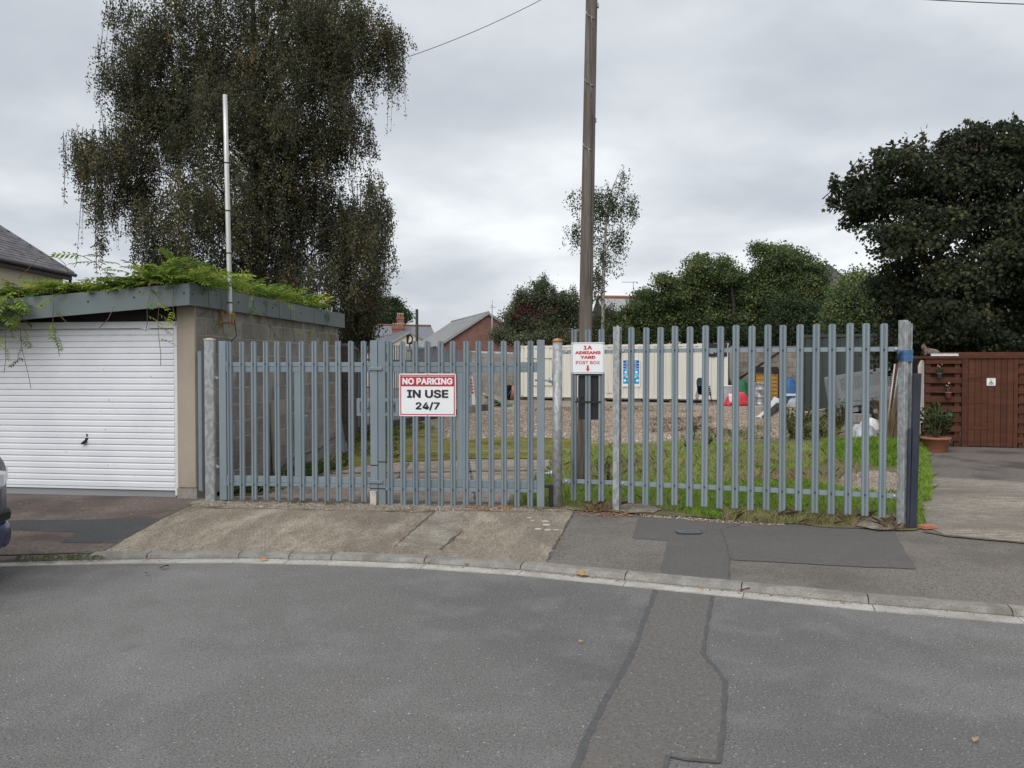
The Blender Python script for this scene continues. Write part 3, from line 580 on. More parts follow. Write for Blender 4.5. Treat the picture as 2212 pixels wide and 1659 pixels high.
# back and far walls, front piers
mb = MB(); mb.box2((-3.2, GL - 0.12, 0), (-0.115, GL - 0.01, GH)); mb.box2((-3.2, 0.02, 0), (-3.08, GL - 0.13, GH - 0.2)); mb.box2((-3.2, 0.004, 0), (-2.80, 0.018, GH - 0.2)); mb.build('wall', 'block', gar)
mb = MB(); mb.box2((-0.235, -0.03, 0.13), (-0.004, 0.028, GH - 0.12)); mb.build('pier', 'render', gar, bev=0.006)
mb = MB(); mb.box2((-0.25, -0.022, -0.05), (0.0, 0.026, 0.125)); mb.build('plinth', 'block', gar, bev=0.004)
mb = MB(); mb.box2((-2.95, -0.03, -0.02), (-2.74, 0.028, GH - 0.3)); mb.build('pier', 'render', gar)
# door
DX0, DX1, DZ0, DZ1 = -2.66, -0.30, 0.085, 2.02
door = MB().box2((DX0, 0.050, DZ0), (DX1, 0.056, DZ1)).build('door', 'door_white', gar)
nsl = 26; sh = (DZ1 - DZ0 - 0.03) / nsl
pr = [(0.0, 0.0), (-0.016, 0.004), (-0.016, sh - 0.022), (-0.004, sh - 0.009), (0.0, sh - 0.008)]
mb = MB(); mb.loft([[Vector((X, 0.05 + u, z)) for u, z in pr] for X in (DX0 + 0.012, DX1 - 0.012)], False); slat = mb.mesh('slat'); slat.materials.append(MATS['door_white'])
for i in range(nsl): link('slat', slat, None, door, (0, 0, DZ0 + 0.03 + i * sh))
MB().box2((DX0, 0.030, DZ0), (DX1, 0.049, DZ0 + 0.026)).build('bottom_rail', 'door_white', door)
mb = MB(); mb.box2((DX1 + 0.006, 0.012, 0.03), (DX1 + 0.062, 0.07, DZ1 + 0.004)); mb.box2((DX0 - 0.062, 0.012, 0.03), (DX0 - 0.006, 0.07, DZ1 + 0.004)); mb.box2((DX0 - 0.062, 0.012, DZ1 + 0.006), (DX1 + 0.062, 0.07, DZ1 + 0.085)); mb.build('door_frame', 'frame_white', gar)
MB().box2((DX0 + 0.005, 0.052, 0.0), (DX1 - 0.005, 0.07, DZ0 - 0.002)).build('threshold', 'door_grey', gar)
mb = MB(); hx, hz = -1.46, 0.66; mb.lathe([(0.024, -0.012), (0.024, 0.0), (0.014, 0.004)], 12, (0, 0, 0)); mb.v = [(hx + x, 0.036 - z, hz + y + 0.02) for x, y, z in mb.v]
mb.bar((hx + 0.01, 0.018, hz + 0.012), (hx - 0.045, 0.016, hz - 0.032), 0.02, 0.045, (0, 1, 0)); mb.box((hx + 0.012, 0.03, hz + 0.075), (0.016, 0.014, 0.035)); mb.build('handle', 'black_plastic', door, bev=0.004)
# dark lintel carrying the overhang's shadow in its near-black colour, roof deck, fascia
def slope(x): return 0.068 * min(0.0, x)
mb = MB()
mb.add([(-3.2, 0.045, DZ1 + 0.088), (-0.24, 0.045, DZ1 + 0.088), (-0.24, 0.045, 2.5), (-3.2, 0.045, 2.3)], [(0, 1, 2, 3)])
mb.build('shaded_lintel', 'dark_timber', gar)
FT, FB, FY, FX = 2.525, 2.275, -0.26, 0.065
def quadplate(a, b, c_, d, th, nrm): # plate from four corners with thickness along -nrm
    n = Vector(nrm) * th; vs = [Vector(p) for p in (a, b, c_, d)]; vs2 = [v - n for v in vs]
    return vs + vs2, [(0, 1, 2, 3), (7, 6, 5, 4), (0, 4, 5, 1), (1, 5, 6, 2), (2, 6, 7, 3), (3, 7, 4, 0)]
XE = -3.5
fa = MB(); fa.add(*quadplate((XE, FY, FB + slope(XE) - 0.02), (FX, FY, FB), (FX, FY, FT), (XE, FY, FT + slope(XE)), 0.025, (0, -1, 0))); fo = fa.build('fascia', 'fascia', gar)
fa = MB(); fa.add(*quadplate((FX, FY + 0.027, FB), (FX, GL + 0.12, FB), (FX, GL + 0.12, FT), (FX, FY + 0.027, FT), 0.025, (1, 0, 0)))
fa.add(*quadplate((FX + 0.003, FY - 0.003, FB - 0.004), (FX + 0.003, FY + 0.06, FB - 0.004), (FX + 0.003, FY + 0.06, FT + 0.004), (FX + 0.003, FY - 0.003, FT + 0.004), 0.002, (1, 0, 0)))
fs = fa.build('fascia', 'fascia', gar)
fa = MB(); fa.add(*quadplate((FX, GL + 0.15, FB), (XE, GL + 0.15, FB + slope(XE)), (XE, GL + 0.15, FT + slope(XE)), (FX, GL + 0.15, FT), 0.025, (0, 1, 0))); fa.build('fascia', 'fascia', gar)
mb = MB(); mb.add([(XE, FY + 0.03, FT - 0.02 + slope(XE)), (FX - 0.03, FY + 0.03, FT - 0.02), (FX - 0.03, GL + 0.1, FT - 0.02), (XE, GL + 0.1, FT - 0.02 + slope(XE))], [(0, 1, 2, 3)]); mb.build('roof', 'felt', gar)
mb = MB(); mb.add([(XE, FY + 0.03, FB + 0.06 + slope(XE)), (FX - 0.03, FY + 0.03, FB + 0.06), (FX - 0.03, 0.04, FB + 0.06), (XE, 0.04, FB + 0.06 + slope(XE))], [(3, 2, 1, 0)]); mb.build('soffit', 'dark_timber', gar)  # near-black soffit, shadow below the overhang put into its colour
scr = MB().lathe([(0.013, 0.0), (0.013, 0.003), (0.006, 0.008)], 8).mesh('screw'); scr.materials.append(MATS['screw'])
for x in (0.0, -0.62, -1.2, -1.8, -2.4): link('screw', scr, None, fo, (x, FY - 0.0008, FT - 0.115 + slope(x)), rot=(R(90), 0, 0))
for y in (-0.20, 0.9, 1.9, 2.9, 3.9): link('screw', scr, None, fs, (FX + 0.0035, y, FT - 0.12), rot=(0, R(90), 0))

# mast on the garage wall
A = lp(498, 708, gw(0.135, 0, 0), gw(0.135, 5, 0))
btm = dp(498, 708, A.y); top = dp(486, 205, A.y + 0.02)
ma = thing('aerial_mast', 'tall pale aerial mast of joined tube clamped to the block side wall', 'mast', btm)
mb = MB(); P = [btm.lerp(top, t) for t in (0, 0.08, 0.30, 0.52, 0.74, 1.0)]
mb.tube(P, [0.026, 0.028, 0.029, 0.029, 0.029, 0.027], 12); mb.build('tube', 'alu', ma, btm)
for tt in (0.105, 0.318, 0.50, 0.705):
    p = btm.lerp(top, tt); q = btm.lerp(top, tt + 0.006); MB().tube([p, q], 0.0325, 12).build('joint_band', 'screw', ma, btm)
mb = MB()
for zz in (0.06, 0.16): 
    p = btm + Vector((0, 0, zz)); mb.box(p + Vector((-0.04, 0, 0)), (0.15, 0.02, 0.022)); mb.box(p, (0.075, 0.075, 0.018))
mb.box(btm + Vector((-0.105, 0.0, 0.11)), (0.016, 0.05, 0.20)); mb.box(btm + Vector((0.04, 0.0, 0.11)), (0.02, 0.05, 0.16)); mb.build('bracket', 'rust', ma, btm)
MB().tube([btm + Vector((0.05, 0, 0.12)), btm + Vector((0.06, 0, 0.0)), btm + Vector((0.075, 0, -0.10)), btm + Vector((0.02, -0.01, -0.16)), btm + Vector((-0.04, -0.04, -0.22)), btm + Vector((-0.05, -0.04, -0.30))], 0.006, 6).build('cable', 'black_plastic', ma, btm)
MAST_TOP = top
# meter box, board and cables on the garage side
yb, zb = gl(643, 935); p = gw(0.07, yb, zb)
t = thing('meter_box', 'grey plastic service box fixed low on the block wall', 'box', p, GA)
MB().box((0, 0, 0.13), (0.13, 0.2, 0.29)).build('body', 'galv_dark', t, bev=0.012); MB().box((0.045, -0.01, 0.13), (0.045, 0.19, 0.27)).build('lid', 'steel_far', t, bev=0.01)
MB().tube([(0, 0, 0), (0.0, 0.02, -0.12), (-0.03, 0.04, -0.25), (-0.04, 0.2, -0.32)], 0.01, 6).build('cable', 'black_plastic', t)
yb, zb = gl(590, 1027); p = gw(0.05, yb, 0.0)
t = tag(MB().box((0, 0, 0.52), (0.03, 0.16, 1.03)).build('plank', 'wood_grey'), 'weathered grey plank standing against the garage block wall', 'plank'); t.location = p + Vector((0, 0, 0.01)); t.rotation_euler = (0, R(-2.5), GA)
ya, za = gl(500, 1062); yz, zz = gl(735, 940)
cp_ = [gw(0.03, ya + (yz - ya) * i / 8, za + (zz - za) * i / 8 + 0.04 * math.sin(i * 1.9)) for i in range(9)]
tag(MB().tube(cp_, 0.009, 6).build('wall_cable', 'black_plastic'), 'black cable clipped along the foot of the block wall', 'cable')
# spare pales leaning at the back corner of the garage
# ================================================================ palisade: pales, gate, fence
def pale_mesh(name, h, mat, w=0.068, arc=0.022, depth=0.017):
    xs = [-1, -0.78, -0.30, -0.14, 0.0, 0.14, 0.30, 0.78, 1]; ys = [0.0, -0.92, -1.0, -0.35, -0.15, -0.35, -1.0, -0.92, 0.0]
    vs = []; n = len(xs)
    for back in (0, 1):
        for lvl in (0, 1):
            for x, y in zip(xs, ys):
                z = 0.0 if lvl == 0 else h - arc * (1 - math.sqrt(max(0, 1 - (x * 0.97) ** 2)))
                vs.append((x * w / 2 * (0.96 if back else 1), y * depth + (0.003 if back else 0), z))
    fs = []
    for i in range(n - 1):
        fs.append((i, i + 1, n + i + 1, n + i)); o = 2 * n; fs.append((o + i + 1, o + i, o + n + i, o + n + i + 1))
        fs.append((n + i, n + i + 1, 3 * n + i + 1, 3 * n + i)); fs.append((i + 1, i, 2 * n + i, 2 * n + i + 1))
    fs += [(0, n, 3 * n, 2 * n), (n - 1, 3 * n - 1, 4 * n - 1, 2 * n - 1)]
    me = bpy.data.meshes.new(name); me.from_pydata(vs, [], fs); me.update(); me.materials.append(MATS[mat]); return me
bolt_me = MB().lathe([(0.010, 0.0), (0.010, 0.005), (0.007, 0.010)], 8).mesh('bolt'); bolt_me.materials.append(MATS['screw'])
cbolt_me = MB().lathe([(0.017, 0.0), (0.016, 0.006), (0.009, 0.012)], 10).mesh('bolt'); cbolt_me.materials.append(MATS['zinc'])
def add_pale(parent, me, loc, rz, bolts):
    o = link('pale', me, None, parent, loc, rot=(0, random.uniform(-0.003, 0.003), rz))
    for z in bolts: link('bolt', bolt_me, None, o, (0, -0.006, z), rot=(R(90), 0, 0))
    return o
GA_, GB_ = gp(450, 1085, 0.10), gp(1203, 1098, 0.10)        # the two gate posts
GDIR = (GB_ - GA_).normalized(); GRZ = math.atan2(GDIR.y, GDIR.x)
def on_gate(px, py): return lp(px, py, GA_, GB_)
class Leaf:
    def __init__(s, label, x0):
        s.o = on_gate(x0, 1085); s.o.z = 0.1; s.t = thing('gate_leaf', label, 'gate', s.o, GRZ, 'leaves of the steel palisade gate')
    def u(s, px, py=900):
        p = on_gate(px, py) - s.o; return p.dot(GDIR), p.z
def c3(x, y): return (800 + x * 0.4822) / 1.8517, (1250 + y * 0.4822) / 1.8517
def c4(x, y): return (1300 + x * 0.4521) / 1.8517, (1150 + y * 0.4521) / 1.8517
GT = 1.956 - 0.1
pale_gate_a = pale_mesh('pale', 1.815, 'steel_blue'); pale_gate_b = pale_mesh('pale', 1.865, 'steel_blue')
def gate_leaf(label, pxs, stileL, stileR, brace, zb0, zb1, palez, rails, boxside):
    Lf = Leaf(label, stileL); t = Lf.t
    u0, u1 = Lf.u(stileL)[0], Lf.u(stileR)[0]
    ub = Lf.u(brace)[0]
    zt = GT + 0.004
    for k, u in enumerate((u0, u1)):
        MB().box2((u - 0.042, 0.006, zb0 - 0.02), (u + 0.042, 0.056, zt)).build('stile', 'steel_blue', t, bev=0.003)
    (ta, tb), (ba, bb) = rails
    MB().box2((u0 + 0.043, 0.010, ta), (u1 - 0.043, 0.05, tb - 0.048)).build('rail', 'steel_blue', t, bev=0.003)
    MB().box2((u0 + 0.043, 0.005, tb - 0.046), (u1 - 0.043, 0.045, tb)).build('angle_rail', 'steel_blue', t, bev=0.002)
    MB().box2((u0 + 0.043, 0.010, ba + 0.042), (u1 - 0.043, 0.05, bb)).build('rail', 'steel_blue', t, bev=0.003)
    MB().box2((u0 + 0.043, 0.005, ba), (u1 - 0.043, 0.045, ba + 0.040)).build('angle_rail', 'steel_blue', t, bev=0.002)
    MB().box2((ub - 0.035, 0.012, bb + 0.001), (ub + 0.035, 0.045, ta - 0.001)).build('brace', 'steel_blue', t, bev=0.003)
    for p in pxs:
        u = Lf.u(p)[0]; me = pale_gate_a if palez > 0.03 else pale_gate_b
        add_pale(t, me, (u, 0.002, palez), random.uniform(-0.03, 0.03), (tb - 0.022 - palez, ba + 0.018 - palez))
    return Lf, t, u0, u1
def zg(y, px): return on_gate(px, y).z - 0.1
pl = [c3(x, 0)[0] for x in (250, 348, 447, 545, 642, 744, 845, 950, 1050, 1150, 1255, 1358)]
pr_ = [c4(x, 0)[0] for x in (577, 690, 800, 910, 1022, 1133, 1245, 1360, 1472, 1585, 1700, 1815)]
sl, sr = c3(185, 0)[0], c3(1441, 0)[0]; sl2, sr2 = c3(1506, 0)[0], c4(1908, 0)[0]
railL = ((zg(c3(0, 495)[1], 640), zg(c3(0, 412)[1], 640)), (zg(c3(0, 1445)[1], 640), zg(c3(0, 1362)[1], 640)))
railR = (railL[0], (zg(c3(0, 1485)[1], 1000), zg(c3(0, 1392)[1], 1000)))
Lf1, g1, a0, a1 = gate_leaf('grey steel palisade gate leaf hung beside the garage', pl, sl, sr, c3(803, 0)[0], 0.05, 0, 0.042, railL, 1)
Lf2, g2, b0, b1 = gate_leaf('grey steel palisade gate leaf that carries the parking sign', pr_, sl2, sr2, c4(1192, 0)[0], 0.01, 0, -0.012, railR, -1)
# lock frames, drop bolt, ties, hinges
for (t, ue, s) in ((g1, a1 - 0.043, -1), (g2, b0 + 0.043, 1)):
    z0, z1 = zg(c3(0, 858)[1], 800), zg(c3(0, 712)[1], 800); w = 0.155
    mb = MB(); ya, yb = 0.004, 0.05
    xa, xb = sorted((ue, ue + s * w))
    mb.box2((xa, ya, z0), (xb, yb, z0 + 0.035)); mb.box2((xa, ya, z1 - 0.035), (xb, yb, z1))
    xi = xa if s < 0 else xb - 0.035
    mb.box2((xi, ya + 0.001, z0 + 0.036), (xi + 0.035, yb - 0.001, z1 - 0.036)); mb.build('lock_frame', 'steel_blue', t)
    if s > 0:
        mb = MB(); mb.box2((xa + 0.005, 0.055, (z0 + z1) / 2 - 0.02), (xb - 0.04, 0.07, (z0 + z1) / 2 + 0.02)); mb.build('bolt_plate', 'galv_dark', t)
zc1, zc2 = zg(c3(0, 466)[1], 800), zg(c3(0, 1404)[1], 800)
for zc_ in (zc1, zc2):
    mb = MB(); mb.box2((b0 - 0.043 - 0.10, -0.012, zc_ - 0.02), (b0 - 0.043 + 0.055, 0.004, zc_ + 0.02)); mb.build('catch_plate', 'steel_blue', g2, bev=0.005)
mb = MB(); mb.box2((a1 - 0.042, -0.02, 0.005), (a1 + 0.03, 0.004, 0.16)); mb.build('drop_bolt', 'rusty_paint', g1, bev=0.004)
MB().box2((a1 - 0.05, -0.05, -0.045), (a1 + 0.055, 0.0, -0.004)).build('bolt_keep', 'galv_dark', g1)
for (t, u, zz) in ((g1, a1, zg(c3(0, 1267)[1], 800)), (g2, b0, zg(c3(0, 1238)[1], 800)), (g1, a1, zg(c3(0, 1459)[1], 800)), (g2, b0, zg(c3(0, 1461)[1], 800))):
    MB().box2((u - 0.045, 0.003, zz - 0.005), (u + 0.045, 0.059, zz + 0.005)).build('cable_tie', 'black_plastic', t)
for (t, u, s, zs) in ((g1, a0 - 0.043, -1, (zg(c3(0, 548)[1], 470), zg(c3(0, 1290)[1], 470))), (g2, b1 + 0.043, 1, (zg(1522 / 1.8517, 1190), zg(1897 / 1.8517, 1190)))):
    for zz in zs:
        mb = MB(); mb.tube([(u - s * 0.11, 0.07, zz), (u + s * 0.13, 0.07, zz)], 0.010, 8); mb.tube([(u + s * 0.035, 0.07, zz), (u + s * 0.052, 0.07, zz)], 0.022, 6); mb.tube([(u - s * 0.06, 0.07, zz), (u - s * 0.045, 0.07, zz)], 0.022, 6); mb.tube([(u + s * 0.075, 0.07, zz - 0.03), (u + s * 0.075, 0.07, zz + 0.03)], 0.019, 8); mb.build('hinge', 'zinc', t)
mb = MB(); zz = zg(1047, 1190); mb.tube([(b1 + 0.04, 0.03, zz - 0.02), (b1 + 0.16, 0.03, zz - 0.02)], 0.02, 8); mb.box2((b1 + 0.09, 0.0, zz - 0.25), (b1 + 0.17, 0.09, zz + 0.0)); mb.build('gate_closer', 'black_plastic', g2, bev=0.006)
# gate posts
def round_post(name, label, base, h, r, capmat, sq=False, rz=0.0):
    t = thing(name, label, 'post', base, rz, 'galvanised gate posts')
    mb = MB()
    if sq: mb.prism(rrect(2 * r, 2 * r, 0.025), -0.05, h)
    else: mb.lathe([(r, -0.05), (r, h)], 24)
    mb.build('shaft', 'galv', t)
    mb = MB()
    if sq: mb.prism(rrect(2 * r + 0.012, 2 * r + 0.012, 0.03), h + 0.001, h + 0.018); mb.prism(rrect(2 * r * 0.7, 2 * r * 0.7, 0.03), h + 0.0185, h + 0.028)
    else: mb.lathe([(r + 0.004, h - 0.008), (r + 0.005, h + 0.008), (r * 0.7, h + 0.026), (r * 0.2, h + 0.034)], 20)
    mb.build('cap', capmat, t); return t
bL = gp(456, 1083, 0.10); bR = gp(1204, 1097, 0.10)
round_post('gate_post', 'thick galvanised gate post close beside the garage pier', bL, zg(735, 456), 0.058, 'rusty_paint', True, R(14))
round_post('gate_post', 'galvanised gate post with a rusty domed cap', bR, on_gate(1204, 737).z - 0.1, 0.053, 'rust')
p = gp(434, 1075, 0.12); p = gw(0.05, 0.02, 0.1)
t = thing('steel_channel', 'upright blue-grey steel channel between garage pier and gate post', 'channel', p, GA)
MB().box2((-0.02, -0.05, 0), (0.045, -0.03, 1.65)).build('web', 'steel_blue', t)
mb = MB(); mb.box2((0.028, -0.085, 0), (0.045, -0.051, 1.65)); mb.build('flange', 'steel_blue', t)
# short section with the post box, between the gate post and the I-post
SA, SB = gp(1204, 1097, 0.1), gp(1333, 1103, 0.1); SD = (SB - SA).normalized(); SRZ = math.atan2(SD.y, SD.x)
EP = gp(1952, 1139, 0.1); FA, FB_ = SB, EP; FD = (FB_ - FA).normalized(); FRZ = math.atan2(FD.y, FD.x)
t = thing('palisade_fence', 'narrow weathered palisade panel of three pales behind the post box sign', 'fence', SA, SRZ)
def us(px, py): q = lp(px, py, SA, SB) - SA; return q.dot(SD), q.z
pale_s = pale_mesh('pale', us(1270, 711)[1] - us(1270, 1081)[1], 'steel_weathered')
zb = us(1270, 1081)[1]; zr1, zr2 = us(1270, 760)[1], us(1270, 1041)[1]
for px in (1240, 1270.5, 1299.5): add_pale(t, pale_s, (us(px, 900)[0], -0.012, zb), 0, (zr1 - zb, zr2 - zb))
L = (SB - SA).length
MB().box2((0.055, 0.0, zr1 - 0.022), (L - 0.04, 0.006, zr1 + 0.022)).build('rail', 'steel_fence', t); MB().box2((0.055, 0.0, zr2 - 0.02), (L - 0.04, 0.035, zr2 + 0.022)).build('rail', 'steel_fence', t)
for z in (zr1, zr2): link('bolt', cbolt_me, None, t, (0.10, -0.001, z), rot=(R(90), 0, 0))
# the long fence
t = thing('palisade_fence', 'long bright palisade fence running from the I-post to the corner post', 'fence', FA, FRZ)
def uf(px, py): q = lp(px, py, FA, FB_) - FA; return q.dot(FD), q.z
zt_, zb_ = uf(1640, 702)[1], uf(1640, 1101)[1]
pale_f = pale_mesh('pale', zt_ - zb_, 'steel_fence', 0.070)
ua, uz = uf(1364, 900)[0], uf(1907, 900)[0]; zr1, zr2 = uf(1640, 756)[1], uf(1640, 1058)[1]
for i in range(17): add_pale(t, pale_f, (ua + (uz - ua) * i / 16, -0.012, zb_ + random.uniform(-0.006, 0.006)), random.uniform(-0.04, 0.04), (zr1 - zb_, zr2 - zb_))
L = (FB_ - FA).length
for z in (zr1, zr2):
    MB().box2((0.03, 0.0, z - 0.022), (L * 0.53, 0.006, z + 0.022)).build('rail', 'steel_fence', t); MB().box2((L * 0.53 + 0.003, 0.001, z - 0.022), (L - 0.06, 0.007, z + 0.022)).build('rail', 'steel_fence', t)
    MB().box2((0.03, 0.0065, z + 0.016), (L - 0.06, 0.04, z + 0.022)).build('rail_ledge', 'steel_fence', t)
    for u in (0.06, L - 0.085): link('bolt', cbolt_me, None, t, (u, -0.001, z), rot=(R(90), 0, 0))
# I-post
t = thing('fence_post', 'slim galvanised I-section post between two palisade panels', 'post', SB, R(-28)); h = lp(1333, 706, FA, FB_).z - 0.1
MB().box2((-0.038, -0.036, -0.05), (0.034, -0.030, h)).build('flange', 'galv', t); MB().box2((-0.038, 0.030, -0.05), (0.034, 0.036, h)).build('flange', 'galv_dark', t); MB().box2((-0.004, -0.029, -0.05), (0.003, 0.029, h)).build('web', 'galv_dark', t)
link('bolt', cbolt_me, None, t, (0.0, 0.0, h))
# corner post with tape and dark board
h = lp(1954, 692, FA, FB_).z - 0.1
t = thing('corner_post', 'broad galvanised steel corner post wound with blue tape', 'post', EP, R(20))
MB().box2((-0.052, -0.042, -0.05), (-0.008, 0.042, h)).build('flange', 'galv', t, bev=0.004); MB().box2((-0.007, -0.024, -0.05), (0.034, 0.024, h - 0.01)).build('web', 'galv_dark', t); MB().box2((0.035, -0.040, -0.05), (0.046, 0.040, h - 0.03)).build('flange', 'galv', t, bev=0.002)
zt1, zt2 = lp(1954, 780, FA, FB_).z - 0.1, lp(1954, 757, FA, FB_).z - 0.1
for k in range(4):
    z0 = zt1 + (zt2 - zt1) * k / 4.0; a = 0.004 * (k % 2)
    MB().prism([(x, y) for x, y in rrect(0.108 + a, 0.096 + a, 0.012)], z0 - 0.002, z0 + (zt2 - zt1) / 4 + 0.004, lambda v: Vector((v.x - 0.003, v.y, v.z + 0.06 * v.x * (1 if k % 2 else -1)))).build('tape', 'blue_tape', t)
mb = MB()
for k in range(5): mb.tube([(-0.07, -0.02 + 0.01 * k, zt2 - 0.02 - 0.02 * k), (-0.115, -0.03, zt2 - 0.035 - 0.018 * k), (-0.09, 0.03, zt2 - 0.05 - 0.02 * k)], 0.006, 5)
mb.build('wire_tie', 'dark_timber', t)
bp = EP + Vector((0.040, -0.078, 0))
t = tag(MB().box2((-0.035, -0.02, -0.02), (0.04, 0.02, 1.50)).build('post_board', 'navy_board', bev=0.004), 'dark navy painted board strapped upright to the corner post', 'board'); t.location = bp; t.rotation_euler = (0, R(1.4), R(14))
t = tag(MB().box2((-0.012, -0.01, 0), (0.012, 0.01, 0.98)).build('post_batten', 'navy_board'), 'thin dark batten between corner post and navy board', 'batten'); t.location = EP + Vector((-0.006, -0.085, -0.01)); t.rotation_euler = (0, R(0.6), 0)

# ---- signs
SGY = -0.020
u0, z0 = Lf2.u(863.5, 898.5); u1, z1 = Lf2.u(985, 807)
sc_ = Vector(Lf2.o) + GDIR * ((u0 + u1) / 2) + Vector((0, 0, (z0 + z1) / 2)); nrm = Vector((GDIR.y, -GDIR.x, 0))
sg = thing('parking_sign', 'white NO PARKING IN USE 24/7 sign with red header on the gate', 'sign', sc_ + nrm * 0.018, GRZ); W_, H_ = u1 - u0, z1 - z0
flat = lambda y: (lambda v: Vector((v.x, y + v.z, v.y)))
MB().prism(rrect(W_, H_, 0.006), 0, 0.004, flat(0)).build('plate', 'sign_white', sg)
mb = MB(); o_, i_ = rrect(W_ - 0.022, H_ - 0.026, 0.02), rrect(W_ - 0.044, H_ - 0.048, 0.015)
n = len(o_); mb.add([(x, -0.0012, y) for x, y in o_] + [(x, -0.0012, y) for x, y in i_], [(k, (k + 1) % n, n + (k + 1) % n, n + k) for k in range(n)]); mb.build('border', 'sign_red', sg)
hh = H_ * 0.235
mb = MB(); mb.add([(x, -0.0018, y * hh / (hh + 0.0) + H_ / 2 - 0.03 - hh / 2) for x, y in rrect(W_ - 0.04, hh, 0.012)], [tuple(range(20))]); mb.build('header', 'sign_red', sg)
text_parts('NO PARKING', W_ * 0.89, H_ * 0.155, 0.035, (0, -0.003, H_ / 2 - 0.03 - hh * 0.5), 'sign_white', sg)
text_parts('IN USE', W_ * 0.735, H_ * 0.195, 0.032, (0.003, -0.0024, 0.012), 'text_black', sg)
text_parts('24/7', W_ * 0.43, H_ * 0.20, 0.03, (0.003, -0.0024, -H_ * 0.265), 'text_black', sg)
scr2 = MB().lathe([(0.006, 0), (0.004, 0.003)], 8).mesh('screw'); scr2.materials.append(MATS['screw'])
for x, z in ((-1, 1), (0, 1), (1, 1), (-1, -1), (0, -1), (1, -1)): link('screw', scr2, None, sg, (x * (W_ / 2 - 0.012), -0.0008, z * (H_ / 2 - 0.012)), rot=(R(90), 0, 0))
u0, z0 = us(1235.5, 807); u1, z1 = us(1306.5, 739.5); W_, H_ = u1 - u0, z1 - z0
sc_ = SA + SD * ((u0 + u1) / 2) + Vector((0, 0, (z0 + z1) / 2)); nrm = Vector((SD.y, -SD.x, 0))
sg = thing('address_sign', 'white yard address and post box sign with red lettering and arrow', 'sign', sc_ + nrm * 0.032, SRZ)
MB().prism(rrect(W_, H_, 0.004), 0, 0.004, flat(0)).build('plate', 'sign_white', sg)
mb = MB(); o_, i_ = rrect(W_ - 0.022, H_ - 0.024, 0.006), rrect(W_ - 0.028, H_ - 0.030, 0.005); n = len(o_)
mb.add([(x, -0.0012, y) for x, y in o_] + [(x, -0.0012, y) for x, y in i_], [(k, (k + 1) % n, n + (k + 1) % n, n + k) for k in range(n)]); mb.build('border', 'text_black', sg)
for s, w, h, b, zz in (('1A', 0.26, 0.125, 0.035, 0.335), ('ADRIANS', 0.78, 0.10, 0.04, 0.172), ('YARD', 0.46, 0.10, 0.04, 0.025), ('POST BOX', 0.73, 0.105, 0.012, -0.145)):
    text_parts(s, W_ * w, H_ * h, b, (0, -0.002, H_ * zz), 'text_red', sg)
mb = MB(); mb.add([(-0.011, -0.002, -H_ * 0.235), (-0.011, -0.002, -H_ * 0.345), (0.011, -0.002, -H_ * 0.345), (0.011, -0.002, -H_ * 0.235)], [(0, 1, 2, 3)]); mb.add([(-0.023, -0.002, -H_ * 0.342), (0, -0.002, -H_ * 0.44), (0.023, -0.002, -H_ * 0.342)], [(0, 1, 2)]); mb.build('arrow', 'text_red', sg)
for x in (-1, 1):
    for z in (-1, 1): link('screw', cbolt_me, None, sg, (x * (W_ / 2 - 0.012), -0.0008, z * (H_ / 2 - 0.012)), rot=(R(90), 0, 0)).scale = (0.55, 0.55, 0.55)
# post box
u0, z0 = us(1250, 906); u1, z1 = us(1292, 811)
t = thing('post_box', 'black metal post box strapped behind the narrow palisade panel', 'post box', SA + SD * ((u0 + u1) / 2) + Vector((0, 0, z0)), SRZ); w, h = u1 - u0, z1 - z0
MB().box2((-w / 2, 0.012, 0), (w / 2, 0.13, h)).build('body', 'black_plastic', t, bev=0.004); MB().box2((-w / 2 + 0.01, 0.004, h * 0.5), (-w / 2 + 0.065, 0.011, h - 0.01)).build('flap', 'text_black', t, bev=0.002)
uc = (u0 + u1) / 2
for z in (us(1270, 868)[1] - z0, h + 0.01): MB().box2((us(1244, 868)[0] - uc, -0.034, z - 0.009), (us(1299, 868)[0] - uc, -0.027, z + 0.009)).build('strap', 'black_plastic', t)

# ================================================================ utility pole and wires
PB = gp(1258, 1054, 0.10); PY = PB.y
def pp(px, py): return dp(px, py, PY)
pts = [PB + Vector((0, 0, -0.05)), pp(1262.5, 900), pp(1265, 700), pp(1269.5, 450), pp(1274, 200), pp(1278, 0), pp(1281.5, -160)]
t = thing('utility_pole', 'weathered grey timber utility pole rising behind the post box sign', 'pole', PB)
mb = MB(); rad = [0.090, 0.089, 0.087, 0.083, 0.078, 0.074, 0.071]
fine, fr = [], []
for i in range(len(pts) - 1):
    for k in range(4): fine.append(pts[i].lerp(pts[i + 1], k / 4)); fr.append(rad[i] + (rad[i + 1] - rad[i]) * k / 4)
fine.append(pts[-1]); fr.append(rad[-1]); n = 22; rings = []
for p, r in zip(fine, fr):
    rings.append([p + Vector((math.cos(a) * r, math.sin(a) * r, 0)) * (1 - (0.10 if k == 18 else 0)) for k, a in ((k, 2 * math.pi * k / n) for k in range(n))])
mb.loft(rings); mb.build('shaft', 'pole_wood', t, PB)
crk = MB()
for a, b, dxp in (((1281, 250), (1277, 470), 6), ((1279, 480), (1275, 640), 4)):
    pa, pb = pp(*a), pp(*b); crk.bar(pa + Vector((-0.012, -0.074, 0)), pb + Vector((-0.012, -0.079, 0)), 0.006, 0.004)
crk.build('split', 'pole_wood_dark', t, PB)
